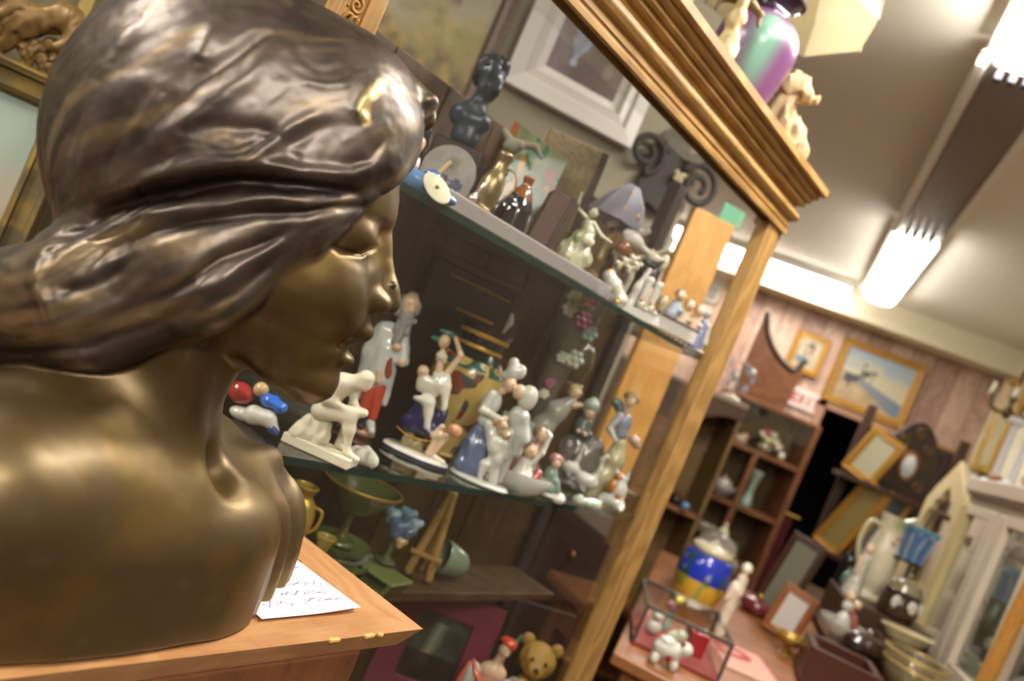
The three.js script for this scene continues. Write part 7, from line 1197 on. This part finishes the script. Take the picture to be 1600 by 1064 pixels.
// --- crockery on the counter
for (const [n, l, c, x, y, z, f] of [
  ['green_white_pitcher', 'tall cream pitcher washed with pale green, left of the blue flower pot', 'pitcher', 0.76, 1.231, -3.43, (t) => { part('body', cm(lathe([[0, 0], [6, 0], [6.4, 1], [5, 3], [6.4, 9], [6, 20], [4.6, 28], [5.4, 34], [5, 34], [4.2, 28], [0, 24]], 36, 70)), M(0xffffff, 0.3, 0, { map: tex(96, 96, (u, v) => { const q = cyc((a, b) => fbm(a * 5, b * 6, 8), u, v, 1, 9); return mixc(rgb(0xd4caac), rgb(0x9aa66a), clamp(q * 2)); }), clearcoat: 0.5 }), t); part('handle', cm(tube([[-4.6, 29, 0], [-9, 29, 0], [-10.4, 20, 0], [-6.6, 10, 0]], 0.9)), glaze(0xc9c29a), t); bl(t, 'spout', [[4.2, 32.6, 0, 1.8, 7.4, 35.6, 0, 1.0]], glaze(0xcabea0)); bl(t, 'pink_spray', [[1, 27, 4.4, 1.4], [0, 24, 5, 1.1]], glaze(0xbd9a86)); }],
  ['blue_flower_pot', 'square blue jardiniere with a pale flower pattern beside the white cabinet', 'pot', 0.838, 1.231 + 0.205, -3.405, (t) => { const tx = tex(96, 64, (u, v) => { const n = noise(u * 16, v * 5, 3); return v < 0.62 && v > 0.08 && n > 0.1 && noise(u * 40, v * 6) > -0.2 ? rgb(0x98a4ae) : rgb(0x4a6f9c); }); const g = cm(lathe([[0, 0], [6, 0], [7.6, 11], [8, 11], [8, 13], [7.2, 13], [5.6, 1], [0, 1]], 4)).rotateY(0.9); part('pot', toCreasedNormals(g, 0.3), M(0xffffff, 0.3, 0, { map: tx, clearcoat: 0.5 }), t); part('lip', toCreasedNormals(cm(lathe([[7.9, 12.6], [8.3, 12.8], [8.2, 13.6], [7.4, 13.6], [7.4, 12.6]], 4)).rotateY(0.9), 0.3), glaze(0x6ba4a8), t, 'turquoise lip'); }],
  ['wire_plant_stand', 'dark wire stand under the blue flower pot', 'stand', 0.838, 1.231, -3.405, (t) => { const m = M(0x241c18, 0.5); for (let i = 0; i < 4; i++) part('leg', cm(tube([[5 * Math.cos(i * 1.57), 20, 5 * Math.sin(i * 1.57)], [6.4 * Math.cos(i * 1.57), 0.5, 6.4 * Math.sin(i * 1.57)]], 0.5)), m, t); part('ring', cm(new THREE.TorusGeometry(5.4, 0.5, 8, 30).rotateX(Math.PI / 2).translate(0, 20, 0)), m, t); }],
  ['pink_white_figurine', 'porcelain woman in white with a pink head wrap standing left of the tall pitcher', 'figurine', 0.68, 1.231, -3.29, (t) => { bl(t, 'gown', [[0, 0.8, 0, 3.4, 0.4, 10, 0, 2], [0.4, 10, 0, 2, 0.6, 15, 0, 2.2]], glaze(0xc4beae), { ripple: 0.2 }); bl(t, 'head', [[0.8, 19, 0, 1.9, 2.1, 1.8], [0.7, 16, 0, 1]], skinP); bl(t, 'arm', [[-1.4, 14.6, 0.8, 0.9, -2, 9, 1.6, 0.7]], skinP); }],
  ['swan_dish', 'wide grey and white dish with reclining rose-robed figures at the left end of the counter', 'dish', 0.66, CTOP, -3.06, (t) => { part('dish', cm(lathe([[0, 0], [5, 0], [4.4, 1], [8, 4], [9.4, 8], [9, 8], [7, 4.6], [0, 3]], 32, 40)), glaze(0xa9a598), t); bl(t, 'body', [[-1.4, 8, 0, 3, 4, 2.4], [-2, 14, 0, 2, 2, 1.8]], porc); bl(t, 'head', [[-2.4, 17.6, 0.4, 1.8], [0.6, 15.6, 1, 1.6]], skinP); bl(t, 'rose_robe', [[0.8, 11, 1.6, 1.4, 3, 5.4, 2.4, 1.2], [-0.6, 12.6, 1.4, 1.2]], glaze(0x9a5a50)); }],
  ['dark_compote', 'dark brown lidded basket with white oval medallions in front of the blue flower pot', 'basket', 0.835, 1.231, -3.24, (t) => { part('body', cm(lathe([[0, 0], [6, 0], [7, 4], [6.4, 9], [7, 10], [6, 10.4], [0, 10]], 28, 40)), glaze(0x3a2a1c), t); for (const [x, z] of [[-4, 5], [1.2, 6.4], [5, 4]]) bl(t, 'medallion', [[x, 6, z, 2.0, 2.6, 0.8]], glaze(0xc9c3b2)); part('lid', cm(lathe([[6.4, 10.4], [5, 13.4], [2, 15], [0, 15.4]], 28, 30)), glaze(0x80755a), t); bl(t, 'knob', [[0, 16.2, 0, 1.1]], glaze(0x80755a)); }],
  ['beige_boat_dish', 'long beige boat-shaped dish in front of the dark lidded basket', 'dish', 0.855, CTOP + 0.1, -3.075, (t) => { part('dish', cm(lathe([[0, 0], [4, 0], [7, 3.2], [8, 4.4], [7.4, 4.6], [5, 1.6], [0, 1]], 36, 30).scale(1.3, 1, 0.6)), glaze(0xbfb188), t); part('foot', cm(lathe([[3, 0], [4.4, 0], [3.6, 0.8]], 28).scale(1.3, 1, 0.6)), black, t); }],
  ['clear_glass_bowl', 'big clear glass punch bowl catching the light, in front of the white cabinet', 'bowl', 0.85, CTOP, -2.86, (t) => { part('bowl', cm(lathe([[0, 0.4], [4, 0.4], [8, 3], [10, 8], [10.4, 11], [10, 11], [7.6, 3.6], [0, 1]], 28, 40)), M(0xf6f0dc, 0.03, 0, { transmission: 0.94, thickness: 0, ior: 1.5, clearcoat: 1 }), t); part('gilt_band', cm(new THREE.TorusGeometry(9.6, 0.35, 8, 40).rotateX(Math.PI / 2).translate(0, 7.4, 0)), gilt(0xc4a860), t); part('rim', cm(new THREE.TorusGeometry(10.2, 0.3, 8, 40).rotateX(Math.PI / 2).translate(0, 11, 0)), gilt(0xc4a860), t); }],
]) f(kept(n, l, c, x, y, z));
{
  const t = kept('mahogany_box', 'open mahogany box lined with green felt on the near end of the brown table', 'box', 0.55, BT, -2.44, VIEW - 0.3);
  const m = wood(woodTex(0x50281a, 0x301612, { n: 128 }), 0.35), s = 0.17; for (const [x, z, w, d] of [[0, s / 2, s, 0.02], [0, -s / 2, s, 0.02], [s / 2, 0, 0.02, s], [-s / 2, 0, 0.02, s]]) part('side', box(w + (w > d ? 0.02 : 0), 0.105, d, x, 0.008, z, 0.003), m, t); part('felt', box(s, 0.012, s, 0, 0, 0, 0), M(0x1f4a36, 0.95), t, 'green felt lining');
}
for (const [n, l, c, x, y, z, f] of [
  ['brass_bowl', 'small brass footed bowl on the brown table left of the mahogany box', 'bowl', 0.44, BT, -2.62, (t) => { part('bowl', cm(lathe([[0, 0], [2.6, 0], [1, 1.2], [0.9, 2.4], [4, 4], [4.8, 6], [4.4, 6], [3.4, 4.2], [0, 3.2]], 28, 40)), gilt(0xa8853c), t); }],
  ['teal_pot', 'small dull teal pot behind the pink wrapped porcelain woman', 'pot', 0.69, 1.231, -3.385, (t) => { part('pot', cm(lathe([[0, 0], [2.6, 0], [4, 3], [3.6, 6], [2.6, 7.4], [3, 8.4], [2.6, 8.4], [0, 6]], 28, 40)), glaze(0x6e8a80), t); }],
  ['black_bottle', 'dark blue-black bottle standing behind the tall cream pitcher', 'bottle', 0.675, 1.231, -3.49, (t) => { part('bottle', cm(lathe([[0, 0], [2.6, 0], [2.8, 1], [2.7, 11], [1, 14.6], [1, 18], [1.3, 18.4], [0, 18.5]], 24, 50)), M(0x14141f, 0.15, 0, { clearcoat: 0.6 }), t); }],
  ['dark_tureen', 'dark brown oval tureen with a silver knob beside the beige boat-shaped dish', 'tureen', 0.715, CTOP, -2.95, (t) => { part('body', cm(lathe([[0, 0], [3.6, 0], [2.8, 1], [6, 4], [6.2, 6.4]], 32, 30).scale(1.25, 1, 0.8)), glaze(0x2c2118), t); part('lid', cm(lathe([[6.3, 6.4], [4.6, 8.8], [1, 9.8], [0, 9.8]], 32, 24).scale(1.25, 1, 0.8)), glaze(0x392a1e), t); bl(t, 'knob', [[0, 10.4, 0, 1]], M(0xb8b8bc, 0.25, 0.8)); }],
  ['gilt_dish', 'shallow gilt rimmed glass dish next to the clear punch bowl', 'dish', 0.90, CTOP, -2.72, (t) => { part('dish', cm(lathe([[0, 0], [4, 0], [7, 2.4], [6.6, 2.6], [3.8, 0.6], [0, 0.5]], 32, 30)), M(0xd9cfa0, 0.08, 0, { transmission: 0.7, thickness: 0, clearcoat: 0.6 }), t); part('rim', cm(new THREE.TorusGeometry(6.8, 0.25, 8, 36).rotateX(Math.PI / 2).translate(0, 2.5, 0)), gilt(0xc4a860), t); }],
]) f(kept(n, l, c, x, y, z));
{
  const t = kept('honey_wood_frame', 'empty honey wood frame leaning at the near end of the white display cabinet', 'frame', 0.965, CTOP, -2.42, -1.15); t.rotation.order = 'YXZ'; t.rotation.x = -0.06;
  const m = wood(woodTex(0xb8843e, 0x8e5f26, { n: 96, rings: 3 }), 0.45); for (const s of [-1, 1]) part('side_rail', box(0.045, 0.5, 0.022, s * 0.12, 0, 0, 0.004), m, t); for (const y of [0, 0.455]) part('cross_rail', box(0.195, 0.045, 0.022, 0, y, 0, 0.004), m, t);
}
renderer.render(scene, camera);
